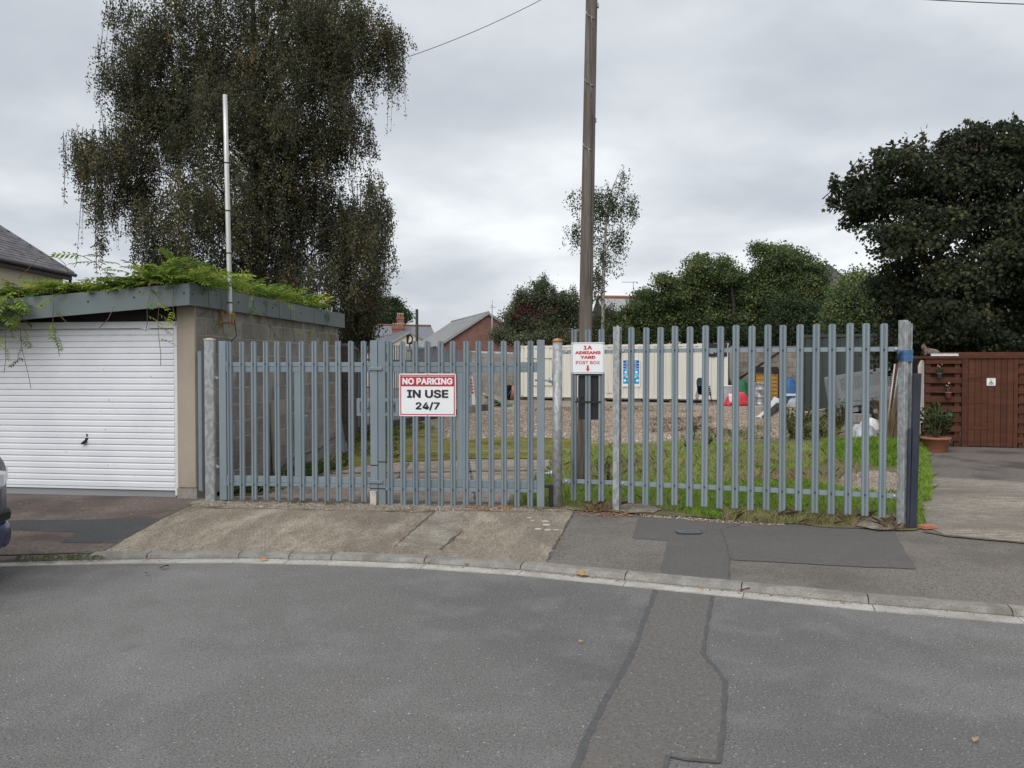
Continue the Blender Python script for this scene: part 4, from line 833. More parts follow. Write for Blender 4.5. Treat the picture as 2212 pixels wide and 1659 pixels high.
def step(px, py, side):
    p = pp(px, py); mb = MB()
    if side < 0:
        mb.tube([p + Vector((0.075, -0.07, -0.16)), p + Vector((0.055, -0.085, 0.0)), p + Vector((0.0, -0.09, 0.03)), p + Vector((-0.01, -0.09, 0.06))], 0.008, 6); mb.tube([p + Vector((0.10, -0.07, -0.025)), p + Vector((0.055, -0.085, -0.01))], 0.009, 6)
    else: mb.box(p, (0.03, 0.05, 0.05))
    mb.build('step_iron', 'galv_dark', t, PB)
for px, py, s in ((1266, 42, -1), (1264, 186, -1), (1259.5, 324, -1), (1291, 12, 1), (1285.5, 260, 1), (1252, 525, 1)): step(px, py, s)
def wire(name, label, a, b, sag, r=0.006, n=24, parent=None):
    P = []
    for i in range(n + 1):
        q = i / n; p = Vector(a).lerp(Vector(b), q); p.z -= sag * 4 * q * (1 - q); P.append(p)
    mb = MB(); mb.tube(P, r, 5)
    return tag(mb.build(name, 'black_plastic'), label, 'cable')
ptop = pp(1280, -62)
wire('overhead_cable', 'thin service cable sagging from the utility pole to the aerial mast', ptop, MAST_TOP + Vector((0.02, 0, -0.02)), 0.28, 0.004)
wire('overhead_cable', 'thin cable crossing the sky at the top beyond the utility pole', pp(1283, -70), Vector((9.5, 9.0, 5.85)), 0.18, 0.006)
# ================================================================ the yard and what stands in it
# spare pales leaning at the back corner of the garage
spare = pale_mesh('palisade_pale', 2.0, 'steel_far')
for i, (tx, bx, lab) in enumerate(((713.5, 741, 'spare palisade pale leaning at the garage corner, nearest the block wall'), (719, 746, 'spare palisade pale leaning at the garage corner, middle of three'), (725, 751.5, 'spare palisade pale leaning at the garage corner, farthest from the wall'))):
    b = gp(bx, 981 - i * 2, 0.1); a = dp(tx, 764, b.y + 0.25); d = (a - b); o = link('palisade_pale', spare.copy(), None); tag(o, lab, 'pale', 'spare pales at the garage corner')
    o.location = b + Vector((0, -0.05 * i, 0)); o.rotation_euler = d.to_track_quat('Z', 'Y').to_euler(); o.scale = (1, 1, d.length / 2.0)
# dark brick wall behind the garage
WA, WB = Vector((-3.16, 14.05, 0.1)), Vector((-3.78, 17.75, 0.1)); rz = math.atan2((WB - WA).y, (WB - WA).x); L = (WB - WA).length
t = thing('brick_wall', 'dark brick boundary wall in shade behind the garage', 'wall', WA, rz)
MB().box2((0, -0.2, -0.1), (L, 0.0, 1.95)).build('masonry', 'brick_dark', t); MB().box2((0, -0.22, 1.952), (L, 0.02, 2.0)).build('coping', 'mortar_dark', t)
# boundary palisade down the yard's edge
P0, P1, P2 = Vector((-3.78, 17.8, 0.1)), Vector((-2.65, 22.8, 0.1)), Vector((-1.45, 27.6, 0.1))
pale_b = pale_mesh('pale', 2.02, 'steel_far', 0.068, 0.03)
for k, (a, b, lab) in enumerate(((P0, P1, 'palisade fence bay along the yard edge nearest the garage'), (P1, P2, 'palisade fence bay along the yard edge ending at the pale block wall'))):
    d = b - a; L = d.length; rz = math.atan2(d.y, d.x); t = thing('boundary_fence', lab, 'fence', a, rz, 'palisade bays along the yard edge')
    n = int(L / 0.155)
    for i in range(n): add_pale(t, pale_b, ((i + 0.5) * L / n, 0.0, 0.16 + random.uniform(-0.008, 0.008)), random.uniform(-0.05, 0.05), ())
    for z in (0.55, 1.75): MB().box2((0, 0.008, z - 0.025), (L, 0.05, z + 0.025)).build('rail', 'galv_dark', t)
    MB().box2((0, -0.06, -0.05), (L, 0.09, 0.15)).build('plinth', 'brick_dark', t)
    for u in (0.02, L * 0.5): MB().box2((u, 0.06, -0.05), (u + 0.05, 0.12, 1.95)).build('post', 'galv_dark', t)
    if k == 0:
        mb = MB()
        for i in range(60): mb.tube([(L * i / 60, 0.03 + 0.04 * math.cos(i), 1.62 + 0.05 * math.sin(i)), (L * (i + 1) / 60, 0.03 + 0.04 * math.cos(i + 1), 1.62 + 0.05 * math.sin(i + 1))], 0.006, 4)
        mb.build('barbed_wire', 'galv_dark', t)
# block walls at the end of the yard, block by block
def blockwall(name, label, A, B, h, mat, mort, blen=0.45, bh=0.225):
    d = B - A; L = d.length; rz = math.atan2(d.y, d.x); t = thing(name, label, 'wall', A, rz)
    MB().box2((0, 0.012, -0.1), (L, 0.14, h)).build('mortar', mort, t)
    me = MB().box((0, 0, 0), (blen - 0.014, 0.1, bh - 0.014)).mesh('block'); bevel(me, 0.006); me.materials.append(MATS[mat])
    hm = MB().box((0, 0, 0), (blen / 2 - 0.014, 0.1, bh - 0.014)).mesh('block'); bevel(hm, 0.006); hm.materials.append(MATS[mat])
    z = 0.0; c = 0
    while z < h - 0.1:
        x = 0.0
        while x < L - 0.15:
            if (x == 0 and c % 2) or x + blen > L + 0.02: m_, l_ = hm, blen / 2
            else: m_, l_ = me, blen
            link('block', m_, None, t, (x + l_ / 2, 0.052 + random.uniform(-0.004, 0.004), z + bh / 2)); x += l_
        z += bh; c += 1
    return t
blockwall('block_wall', 'pale stained block wall beside the cream container', Vector((-2.0, 35.6, 0.1)), Vector((0.75, 38.2, 0.1)), 2.25, 'block_pale', 'mortar')
w2 = blockwall('block_wall', 'brown block wall behind the drum, bags and crate', dp(1574, 800, 36.5) * 1.0, dp(1745, 800, 34.5), 2.55, 'block_far', 'mortar_dark')
w2.location.z = 0.1
tag(MB().bar(dp(1597, 818, 35.6), dp(1690, 757, 34.4), 0.09, 0.09).build('diagonal_pipe', 'black_plastic'), 'black pipe running diagonally across the brown block wall', 'pipe')
t = thing('tin_roof', 'rusty corrugated sheet roof edge above the pale block wall', 'roof sheet', (-1.2, 36.6, 2.36), R(43))
mb = MB(); n = 40
mb.add([(x * 0.06, y, 0.03 * math.sin(x * 1.57) + y * 0.06) for x in range(n) for y in (0, 1.6)], [(2 * i, 2 * i + 2, 2 * i + 3, 2 * i + 1) for i in range(n - 1)]); mb.build('sheet', 'zinc', t)
# container
CA, CB = gp(1125, 864, 0.1), gp(1572, 871.5, 0.1); d = CB - CA; CL = d.length; CRZ = math.atan2(d.y, d.x); CH = 2.62
def cu(px, py): q = lp(px, py, CA, CB) - CA; return q.dot(d.normalized()), q.z
t = thing('shipping_container', 'long cream corrugated shipping container with rust streaks', 'container', CA, CRZ)
z0, z1 = 0.16, CH
mb = MB(); xs, ys = [0.12], [0.03]; x = 0.16
while x < CL - 0.4:
    xs += [x, x + 0.035, x + 0.20, x + 0.235]; ys += [0.03, 0.0, 0.0, 0.03]; x += 0.36
xs.append(CL - 0.12); ys.append(0.03); n = len(xs)
mb.add([(a, b, z0 + 0.1) for a, b in zip(xs, ys)] + [(a, b, z1 - 0.1) for a, b in zip(xs, ys)], [(i, i + 1, n + i + 1, n + i) for i in range(n - 1)])
mb.box2((0.05, 0.06, z0 + 0.05), (CL - 0.05, 2.4, z1 - 0.05)); mb.build('body', 'container_cream', t)
for z in (z0, z1 - 0.1): MB().box2((0.1, -0.012, z), (CL - 0.1, 0.10, z + 0.1)).build('rail', 'container_cream', t)
for x in (0, CL - 0.12):
    MB().box2((x, -0.014, z0 - 0.004), (x + 0.12, 0.14, z1 + 0.004)).build('corner_post', 'container_cream', t)
    for z in (z0 - 0.02, z1 - 0.09): MB().box2((x - 0.01, -0.022, z), (x + 0.14, 0.15, z + 0.11)).build('corner_casting', 'rusty_paint', t)
mb = MB()
for i in range(14): mb.box((0.4 + i * 0.68, 0.1, z1 + 0.012), (0.30, 0.12, 0.024))
mb.build('roof_rust', 'rusty_paint', t)
ux, uz = cu(1490, 738)[0], z1 + 0.09
mb = MB(); mb.tube([(cu(1490, 740)[0] + 0.07 * math.cos(a), 0.03, z1 + 0.05 + 0.07 * math.sin(a)) for a in np.linspace(-0.5, math.pi + 0.5, 9)], 0.02, 6); mb.build('lifting_eye', 'rusty_paint', t)
ua_, zt_ = cu(1138, 774); ub_, zb2 = cu(1193, 833)
mb = MB()
for a_, b_ in (((ua_, -0.02, zt_), (ub_, -0.02, zt_)), ((ub_, -0.02, zt_), (ub_, -0.02, zb2)), ((ua_ + 0.1, -0.02, zb2), (ub_, -0.02, zb2))): mb.tube([a_, b_], 0.022, 6)
mb.build('handle_bar', 'rusty_paint', t)
ua_, zt_ = cu(1388, 764); ub_, zb2 = cu(1322, 768)
MB().box2((ub_ - 0.9, -0.014, 0.4), (ub_ + 0.1, 0.05, zt_ + 0.02)).build('door_panel', 'container_cream', t)
mb = MB()
for i in range(6): mb.box((0.7 + i * (CL - 1.4) / 5, 0.2, 0.05), (0.4, 0.25, 0.22))
mb.build('support_block', 'block_far', t)
# notice poster on the container
ua_, zt_ = cu(1345, 777.5); ub_, zb2 = cu(1382.5, 835.5); W_, H_ = ub_ - ua_, zt_ - zb2
ps = thing('safety_poster', 'blue and white site notice poster on the cream container', 'poster', CA + d.normalized() * ((ua_ + ub_) / 2) + Vector((0, 0, (zt_ + zb2) / 2)) + Vector((math.sin(CRZ), -math.cos(CRZ), 0)) * 0.03, CRZ)
MB().box2((-W_ / 2, 0, -H_ / 2), (W_ / 2, 0.012, H_ / 2)).build('sheet', 'sign_white', ps)
bl_ = lambda a, b, m_: MB().box2((-W_ * 0.46, -0.003, H_ * a), (W_ * 0.46, -0.001, H_ * b)).build('band', m_, ps)
bl_(0.375, 0.485, 'poster_dark'); bl_(0.275, 0.36, 'poster_dark'); bl_(0.18, 0.26, 'poster_dark'); bl_(-0.09, 0.165, 'poster_blue'); bl_(-0.39, -0.11, 'poster_blue')
mb = MB()
for x, z in ((-0.3, 0.04), (0.3, 0.04), (-0.36, -0.27), (-0.13, -0.27), (0.13, -0.27), (0.36, -0.27)):
    mb.add([(x * W_ + 0.062 * math.cos(a), -0.005, z * H_ + 0.062 * math.sin(a)) for a in np.linspace(0, 6.283, 13)[:-1]], [tuple(range(12))])
mb.build('pictogram', 'sign_white', ps)
mb = MB()
for z in (0.445, 0.41, 0.315, 0.22, 0.13, -0.13, -0.16): mb.box((0, -0.0045, z * H_), (W_ * 0.6, 0.001, 0.018))
for x in (-0.3, 0.3):
    for z in (-0.04, -0.06): mb.box((x * W_, -0.0045, z * H_), (W_ * 0.22, 0.001, 0.012))
mb.build('print_line', 'sign_white', ps)
ua_, zt_ = cu(1529, 742); ub_, zb2 = cu(1571, 770)
sg = thing('company_sign', 'black sign with gold arc at the top corner of the container', 'sign', CA + d.normalized() * ((ua_ + ub_) / 2) + Vector((0, 0, (zt_ + zb2) / 2)) + Vector((math.sin(CRZ), -math.cos(CRZ), 0)) * 0.035, CRZ); W_, H_ = ub_ - ua_, zt_ - zb2
MB().box2((-W_ / 2, 0, -H_ / 2), (W_ / 2, 0.015, H_ / 2)).build('plate', 'text_black', sg)
mb = MB(); mb.tube([(-W_ * 0.28 + 0.16 * math.cos(a), -0.004, -0.16 + 0.22 * math.sin(a)) for a in np.linspace(0.3, 2.9, 10)], 0.012, 4); mb.build('arc', 'wood_plank', sg)
mb = MB(); text_mb('AD', 0.16, 0.14, 0.0, mb, (-W_ * 0.30, -0.004, -0.09))
for i in range(7): mb.box((-W_ * 0.16 + i * 0.07, -0.004, -0.08), (0.045, 0.001, 0.07 if i % 2 else 0.05))
mb.build('lettering', 'sign_white', sg)
# downpipe
A_ = dp(1572.5, 745, 34.2); B_ = dp(1572.5, 815, 34.2)
t = thing('downpipe', 'black rainwater downpipe at the end of the container', 'pipe', (B_.x, B_.y, 0.1))
off = Vector((B_.x, B_.y, 0.1)); MB().tube([A_, B_, dp(1576, 826, 34.0), dp(1584, 848, 33.6), dp(1585, 872, 33.4)], 0.065, 10).build('pipe', 'black_plastic', t, off); MB().box(A_ + Vector((0, 0, 0.05)), (0.22, 0.2, 0.28)).build('hopper', 'black_plastic', t, off)
A_ = dp(1567, 745, 34.4); B_ = dp(1567, 830, 34.4); t = tag(MB().tube([A_, Vector((B_.x, B_.y, 0.1))], 0.03, 8).build('white_pipe', 'frame_white'), 'thin white waste pipe beside the black downpipe', 'pipe')
p = gp(1573, 851, 0.1); p = dp(1573, 851, 33.2)
t = thing('storage_tub', 'small clear plastic tub behind the red bag', 'tub', (p.x, p.y, 0.1)); MB().box2((-0.2, -0.15, 0), (0.2, 0.15, 0.75)).build('body', 'tarp_silver', t, bev=0.02); MB().box2((-0.22, -0.17, 0.752), (0.22, 0.17, 0.80)).build('lid', 'sign_white', t, bev=0.01)
# stacked chairs
cbase = gp(1522, 875, 0.1); cbase = Vector((cbase.x, cbase.y, 0.1)); s_ = 1.0
ords = ['lowest', 'second lowest', 'middle', 'second highest', 'topmost']
for k in range(5):
    ch = thing('stacking_chair', 'teal plastic stacking chair by the container, %s of its stack' % ords[k], 'chair', cbase + Vector((-0.02 * k, -0.03 * k, 0.085 * k)), R(25), 'stacked chairs by the container')
    mb = MB(); rows = []
    for i, (yy, zz) in enumerate(((-0.22, 0.42), (-0.18, 0.445), (0.0, 0.43), (0.14, 0.43), (0.20, 0.48), (0.235, 0.62), (0.25, 0.74), (0.252, 0.80))):
        w = (0.19, 0.21, 0.215, 0.21, 0.20, 0.20, 0.17, 0.10)[i]; rows.append([Vector((x * w, yy + (0.03 * (abs(x) ** 2) * -1 if i > 4 else 0), zz + (0.035 * x * x if i < 5 else 0))) for x in (-1, -0.6, 0, 0.6, 1)])
    o = []
    for r in rows: o += r
    n = 5; mb.add(o + [v + Vector((0, 0.004, -0.012)) for v in o], [(i * n + j, i * n + j + 1, (i + 1) * n + j + 1, (i + 1) * n + j) for i in range(7) for j in range(4)] + [(40 + i * n + j, 40 + (i + 1) * n + j, 40 + (i + 1) * n + j + 1, 40 + i * n + j + 1) for i in range(7) for j in range(4)], True)
    mb.build('shell', 'chair_teal', ch)
    for sx in (-1, 1):
        for yy, ft in ((-0.15, -0.24), (0.14, 0.26)):
            if k < 2 or yy > 0 or True: MB().tube([(sx * 0.17, yy, 0.425), (sx * 0.215, ft, 0.0 if k == 0 else 0.0)], 0.011, 5).build('leg', 'black_plastic', ch)
# bags, drum, crate, tarps
def heap(name, label, cat, c, w, dep, h, mat, seed, parts=(), lump=0.25):
    """a crumpled covered heap: a dome broken into facets and folds"""
    r = np.random.default_rng(seed); t = thing(name, label, cat, c)
    n, m = 34, 13; ph = r.uniform(0, 6.28, 10); pk = r.uniform(-0.22, 0.22, 2)
    peaks = [(r.uniform(-0.6, 0.6), r.uniform(-0.5, 0.5), r.uniform(0.6, 1.0)) for _ in range(5)]
    rings = []
    for i in range(m + 1):
        u = i / m; rr = []
        for k in range(n):
            a = 2 * math.pi * k / n
            f = 1 + lump * (0.5 * math.sin(2 * a + ph[0]) + 0.35 * math.sin(3 * a + ph[1] + 2 * u) + 0.2 * math.sin(7 * a + ph[2] + 5 * u) + 0.15 * math.sin(11 * a + ph[3] - 4 * u))
            q = (1 - u) ** 0.75; X, Y = f * q * math.cos(a), f * q * math.sin(a)
            z = max(pz * math.exp(-((X - px_) ** 2 + (Y - py_) ** 2) / 0.6) for px_, py_, pz in peaks); z = 0.55 * (1 - q ** 3.5) + 0.5 * z * (1 - q ** 6)
            z += 0.05 * abs(math.sin(5 * a + ph[4] + 6 * u)) * (1 - q * q)
            rr.append(Vector((w / 2 * X + r.normal() * 0.008 * w, dep / 2 * Y + r.normal() * 0.008 * w, h * min(1.05, max(0.0, z)) + (r.normal() * 0.012 * h if i else 0))))
        rings.append(rr)
    mb = MB(); mb.loft(rings, True); mb.build('cover', mat, t)
    return t
c = gp(1590, 876, 0.1); t = heap('rubble_bag', 'bulging red and white printed bag on the gravel by the container', 'bag', c, 1.05, 0.8, 0.58, 'red_bag', 3)
mb = MB(); mb.loft([[Vector((x - 0.28, -0.47 + 0.12 * zf, zf)) for x in (-0.10 - 0.1 * zf, 0.07)] + [Vector((x - 0.28, -0.44 + 0.12 * zf, zf)) for x in (0.07, -0.10 - 0.1 * zf)] for zf in (0.12, 0.25, 0.38, 0.50)], True); mb.build('fold', 'white_bag', t)
mb = MB(); text_mb('B', 0.10, 0.12, 0.0, mb, (0.20, -0.45, 0.30)); mb.v = [(x, y + 0.0 * z, z) for x, y, z in mb.v]
c = gp(1616, 872, 0.1) + Vector((0, 0.9, 0)); heap('garden_bag', 'tall green plastic bag behind the red bag', 'bag', c, 0.85, 0.7, 0.98, 'green_bag', 8, lump=0.15)
c = gp(1641, 874, 0.1); t = thing('steel_drum', 'dented silver steel drum beside the ochre crate', 'drum', c)
MB().lathe([(0.27, 0.0), (0.28, 0.02), (0.27, 0.04), (0.27, 0.3), (0.282, 0.32), (0.27, 0.34), (0.27, 0.62), (0.282, 0.64), (0.27, 0.66), (0.27, 0.90), (0.28, 0.92)], 20).build('shell', 'drum_steel', t); MB().lathe([(0.255, 0.925), (0.255, 0.935), (0.06, 0.95)], 20).build('lid', 'galv', t)
c = gp(1668, 873, 0.1) + Vector((0, 0.7, 0)); t = thing('ribbed_crate', 'ochre ribbed plastic crate panel stood on end by the drum', 'crate', c, R(-4)); w, h = 0.95, 1.28
MB().box2((-w / 2, 0.03, 0), (w / 2, 0.5, h)).build('body', 'ochre', t)
mb = MB()
for i in range(8): mb.box((0, 0.012, 0.06 + i * (h - 0.1) / 7), (w, 0.034, 0.022))
for i in range(5): mb.box((-w / 2 + 0.03 + i * (w - 0.06) / 4, 0.010, h / 2), (0.022, 0.036, h))
mb.build('rib', 'ochre', t)
mb = MB(); mb.box2((-w / 2 - 0.06, -0.02, 0), (-w / 2 - 0.005, 0.55, h + 0.25)); mb.box2((w / 2 + 0.005, -0.02, 0), (w / 2 + 0.06, 0.55, h + 0.25)); mb.box2((-w / 2 - 0.06, -0.02, h + 0.02), (w / 2 + 0.06, 0.55, h + 0.07)); mb.build('frame', 'dark_timber', t)
mb = MB(); mb.box2((-w / 2, 0.0, h + 0.08), (w / 2, 0.5, h + 0.32)); mb.build('sheeting', 'dark_timber', t)
c = gp(1673, 872, 0.1) + Vector((0.1, 0.2, 0)); t = thing('metal_grille', 'small rusty metal grille leaning on the ochre crate', 'grille', c)
mb = MB()
for i in range(6): mb.tube([(-0.13 + i * 0.05, 0, 0), (-0.13 + i * 0.05, 0.12, 0.42)], 0.008, 5)
mb.tube([(-0.15, 0.12, 0.42), (0.14, 0.12, 0.42)], 0.012, 5); mb.tube([(-0.15, 0.05, 0.2), (0.14, 0.05, 0.2)], 0.012, 5); mb.build('bars', 'rust', t)
c = gp(1714, 874, 0.1) + Vector((0.05, 0.6, 0)); t = heap('tarpaulin_pile', 'pile covered by a crumpled blue tarpaulin beside the green shed', 'tarpaulin', c, 0.85, 0.8, 1.08, 'tarp_blue', 12, lump=0.12)
MB().box2((-0.42, -0.44, 0.36), (0.40, -0.40, 0.46)).build('white_board', 'sign_white', t); 
c = gp(1715, 880, 0.1); heap('rubble_sack', 'crumpled grey sack lying below the blue tarpaulin', 'sack', c, 0.62, 0.5, 0.40, 'tarp_silver', 15, lump=0.2)
a = [gp(1632, 903, 0.1), gp(1652, 904, 0.1), gp(1688, 881, 0.1), gp(1672, 879, 0.1)]
t = thing('plastic_shell', 'curved white plastic panel lying on the gravel', 'panel', a[0]); mb = MB()
pts = [a[0], a[1] + Vector((0, 0, 0.02)), a[2] + Vector((0, 0, 0.30)), a[3] + Vector((0, 0, 0.36))]
rows = [[a[0].lerp(a[3], q) + Vector((0, 0, 0.03 + 0.38 * q * q)), a[1].lerp(a[2], q) + Vector((0, 0, 0.02 + 0.30 * q * q))] for q in np.linspace(0, 1, 7)]
vs = [p for r in rows for p in r]; mb.add(vs + [v - Vector((0, 0, 0.02)) for v in vs], [(2 * i, 2 * i + 1, 2 * i + 3, 2 * i + 2) for i in range(6)] + [(14 + 2 * i, 14 + 2 * i + 2, 14 + 2 * i + 3, 14 + 2 * i + 1) for i in range(6)] + [(2 * i + 1, 14 + 2 * i + 1, 14 + 2 * i + 3, 2 * i + 3) for i in range(6)], True); mb.build('skin', 'sign_white', t, a[0])
MB().bar(a[1] + Vector((0.05, 0.1, 0.02)), a[2] + Vector((0.02, 0.05, 0.22)), 0.2, 0.1).build('dark_backing', 'black_plastic', t, a[0])
c = gp(1645, 887, 0.1); tag(link('concrete_slab', MB().box2((-0.45, -0.3, 0), (0.45, 0.3, 0.16)).mesh('concrete_slab'), 'block_pale', None, c, R(12)), 'thick broken concrete slab lying in front of the drum', 'slab')
# heap of offcuts and things by the pale wall
c = gp(1062, 877, 0.1); r = random.Random(5)
woods = [('wood_plank', 'pale sawn plank on top of the timber heap'), ('wood_plank', 'pale sawn plank sloping down the timber heap front'), ('wood_grey', 'grey weathered board low in the timber heap'), ('wood_grey', 'grey weathered board sticking out of the timber heap'), ('wood_plank', 'short pale offcut lying against the timber heap')]
for i, (m_, lab) in enumerate(woods):
    o = link('timber_board', MB().box((0, 0, 0), (1.0 - 0.1 * i, 0.2, 0.05)).mesh('timber_board'), m_, None, c + Vector((r.uniform(-0.25, 0.3), r.uniform(-0.2, 0.3), 0.30 - 0.05 * i)), rot=(r.uniform(-0.2, 0.3), r.uniform(-0.25, 0.45), r.uniform(-0.5, 0.9))); tag(o, lab, 'board', 'boards of the timber heap')
heap('timber_heap', 'dark heap of offcuts under pale planks by the block wall', 'heap', c + Vector((-0.1, 0.25, 0)), 1.5, 0.9, 0.42, 'wood_grey', 22, lump=0.4)
o = link('green_sheet', MB().box((0, 0, 0), (0.6, 0.5, 0.012)).mesh('green_sheet'), 'green_bag', None, c + Vector((0.45, -0.2, 0.15)), rot=(0.3, 0.3, 0.4)); tag(o, 'green sheet of plastic draped over the timber heap', 'sheet')
for i, (px, lab) in enumerate(((1020, 'concrete kerb block lying at the foot of the leaning boards'), (1038, 'concrete kerb block lying nearest the timber heap'))):
    o = link('concrete_block', MB().box((0, 0, 0.11), (0.62, 0.26, 0.22)).mesh('concrete_block'), 'block_far', None, gp(px, 890 - 3 * i, 0.1), R(35 + 10 * i)); tag(o, lab, 'block', 'concrete blocks by the leaning boards')
for i, (px, m_, lab) in enumerate(((1013, 'sign_white', 'white and blue printed site board leaning on the fence'), (1021, 'sign_white', 'white and red printed site board leaning beside the timber heap'), (1007, 'wood_pale', 'plain pale board leaning against the fence end'))):
    b = gp(px, 886 - 4 * i, 0.1); t = thing('site_board', lab, 'board', b + Vector((0, 0, 0.02)), R(62), 'boards leaning on the yard fence'); t.rotation_euler = (R(-8), 0, R(62))
    MB().box2((-0.28, 0, 0), (0.28, 0.01, 1.25 if i else 1.1)).build('panel', m_, t)
    if i < 2:
        mb = MB()
        for k in range(5): mb.box2((-0.22, -0.004, 0.55 + k * 0.12), (0.22, -0.002, 0.63 + k * 0.12))
        mb.build('printed_band', 'poster_dark' if i == 0 else 'text_red', t)
c = gp(1092, 864, 0.1) + Vector((0, 0.2, 0)); t = thing('junk_bin', 'black bin of clay pipes and blue bars by the container', 'bin', c)
MB().lathe([(0.24, 0), (0.3, 0.7), (0.31, 0.72)], 14).build('body', 'black_plastic', t)
mb = MB(); mb.tube([(-0.05, 0, 0.6), (0.12, -0.05, 1.05)], 0.12, 10); mb.tube([(0.3, -0.1, 0.05), (0.42, -0.2, 0.7)], 0.1, 10); mb.build('clay_pipe', 'terracotta', t)
MB().tube([(0.1, -0.25, 0.2), (0.45, -0.2, 0.75)], 0.02, 6).build('blue_bar', 'tarp_blue', t)
# green steel shed
A_, B_ = gp(1736, 889, 0.1), gp(1990, 896, 0.1); d2 = B_ - A_; L = d2.length; rz = math.atan2(d2.y, d2.x)
t = thing('metal_shed', 'dark green ribbed steel shed behind the trailer', 'shed', A_, rz); h = lp(1800, 722, A_, B_).z - 0.1
MB().box2((0.02, 0.04, 0), (L - 0.02, 2.2, h - 0.05)).build('shell', 'green_steel', t)
x = 0.02; pm = None
while x < L - 0.2:
    if pm is None:
        mb = MB(); mb.loft([[Vector((a_, b_, z)) for a_, b_ in ((0, 0.036), (0.02, 0.012), (0.20, 0.012), (0.22, 0.036), (0.22, 0.039), (0, 0.039))] for z in (0.02, h - 0.12)], False); pm = mb.mesh('panel'); pm.materials.append(MATS['green_steel'])
    link('panel', pm, None, t, (x, 0, 0)); x += 0.29
MB().box2((-0.02, -0.02, h - 0.1), (L + 0.02, 2.25, h)).build('roof_trim', 'green_steel', t); MB().box2((-0.03, -0.015, 0), (0.015, 0.05, h - 0.101)).build('corner_trim', 'green_steel', t)
# trailer
TC = gp(1886, 905, 0.1); t = thing('mesh_trailer', 'tipped galvanised trailer with mesh side and spare steel wheel', 'trailer', TC, R(-6)); TILT = R(-10)
def tr(x, y, z): # trailer body frame, pivot at the wheel centre
    zc = 0.25; c_, s_ = math.cos(TILT), math.sin(TILT); return Vector((x * c_ + (z - zc) * s_, y, -x * s_ + (z - zc) * c_ + zc))
def tbox(mb, a, b):
    vs = [tr(x, y, z) for z in (a[2], b[2]) for y in (a[1], b[1]) for x in (a[0], b[0])]
    return mb.add(vs, [(0, 2, 3, 1), (4, 5, 7, 6), (0, 1, 5, 4), (2, 6, 7, 3), (0, 4, 6, 2), (1, 3, 7, 5)])
X0, X1 = -0.92, 0.95
for y in (-0.02, 1.1):
    mb = MB(); tbox(mb, (X0, y, 0.50), (X1, y + 0.03, 0.64)); tbox(mb, (X0, y - 0.012, 0.645), (X1, y + 0.03, 0.80)); mb.build('side_board', 'galv', t)
    mb = MB(); zs = np.linspace(0.90, 1.36, 9); xs_ = np.linspace(X0 + 0.1, X1 - 0.1, 21)
    for z in zs: tbox(mb, (X0 + 0.09, y + 0.004, z - 0.008), (X1 - 0.09, y + 0.016, z + 0.008))
    for x in xs_: tbox(mb, (x - 0.008, y + 0.002, 0.9), (x + 0.008, y + 0.018, 1.36))
    mb.build('mesh_panel', 'zinc', t)
    mb = MB(); tbox(mb, (X0, y, 0.81), (X1, y + 0.03, 0.892)); tbox(mb, (X0, y, 1.37), (X1, y + 0.03, 1.43)); tbox(mb, (X0, y - 0.002, 0.893), (X0 + 0.088, y + 0.032, 1.368)); tbox(mb, (X1 - 0.088, y - 0.002, 0.893), (X1, y + 0.032, 1.368)); mb.build('mesh_frame', 'zinc', t)
mb = MB(); tbox(mb, (X0, 0.02, 0.46), (X1, 1.1, 0.495)); tbox(mb, (X0 + 0.05, 0.15, 0.36), (X1 + 0.6, 0.22, 0.45)); tbox(mb, (X0 + 0.05, 0.9, 0.36), (X1 + 0.6, 0.97, 0.45)); mb.build('chassis', 'galv_dark', t)
mb = MB(); tbox(mb, (X0 - 0.03, 0.0, 0.5), (X0 - 0.001, 1.1, 1.4)); mb.build('tailgate', 'galv_dark', t)
mb = MB(); tbox(mb, (X0 - 0.05, -0.01, 0.30), (X0 + 0.5, 0.0, 0.44)); mb.build('number_board', 'galv', t)
for y in (-0.22, 1.15):
    w = MB(); w.lathe([(0.15, -0.07), (0.225, -0.075), (0.25, -0.05), (0.25, 0.05), (0.225, 0.075), (0.15, 0.07)], 24); w.v = [(x, y + 0.08 + z, 0.25 + yy) for x, yy, z in w.v]; wo = w.build('wheel', 'tyre', t)
    w = MB(); w.lathe([(0.155, -0.055), (0.15, -0.068), (0.10, -0.05), (0.07, -0.07), (0.03, -0.075)], 24); w.v = [(x, y + 0.08 + z, 0.25 + yy) for x, yy, z in w.v]; w.build('rim', 'rim_steel', wo)
    w = MB()
    for k in range(12): a_ = k * math.pi / 6; w.tube([(0.122 * math.cos(a_), y + 0.0125, 0.25 + 0.122 * math.sin(a_)), (0.122 * math.cos(a_), y + 0.03, 0.25 + 0.122 * math.sin(a_))], 0.014, 8)
    w.build('rim_hole', 'tyre', wo)
    mb = MB(); P = [(0.33 * math.cos(a_), 0.25 + 0.33 * math.sin(a_)) for a_ in np.linspace(0.25, math.pi - 0.25, 10)]
    mb.add([(x, yy, z) for x, z in P for yy in (y - 0.02, y + 0.19)], [(2 * i, 2 * i + 1, 2 * i + 3, 2 * i + 2) for i in range(9)], True); mb.build('mudguard', 'black_plastic', t)
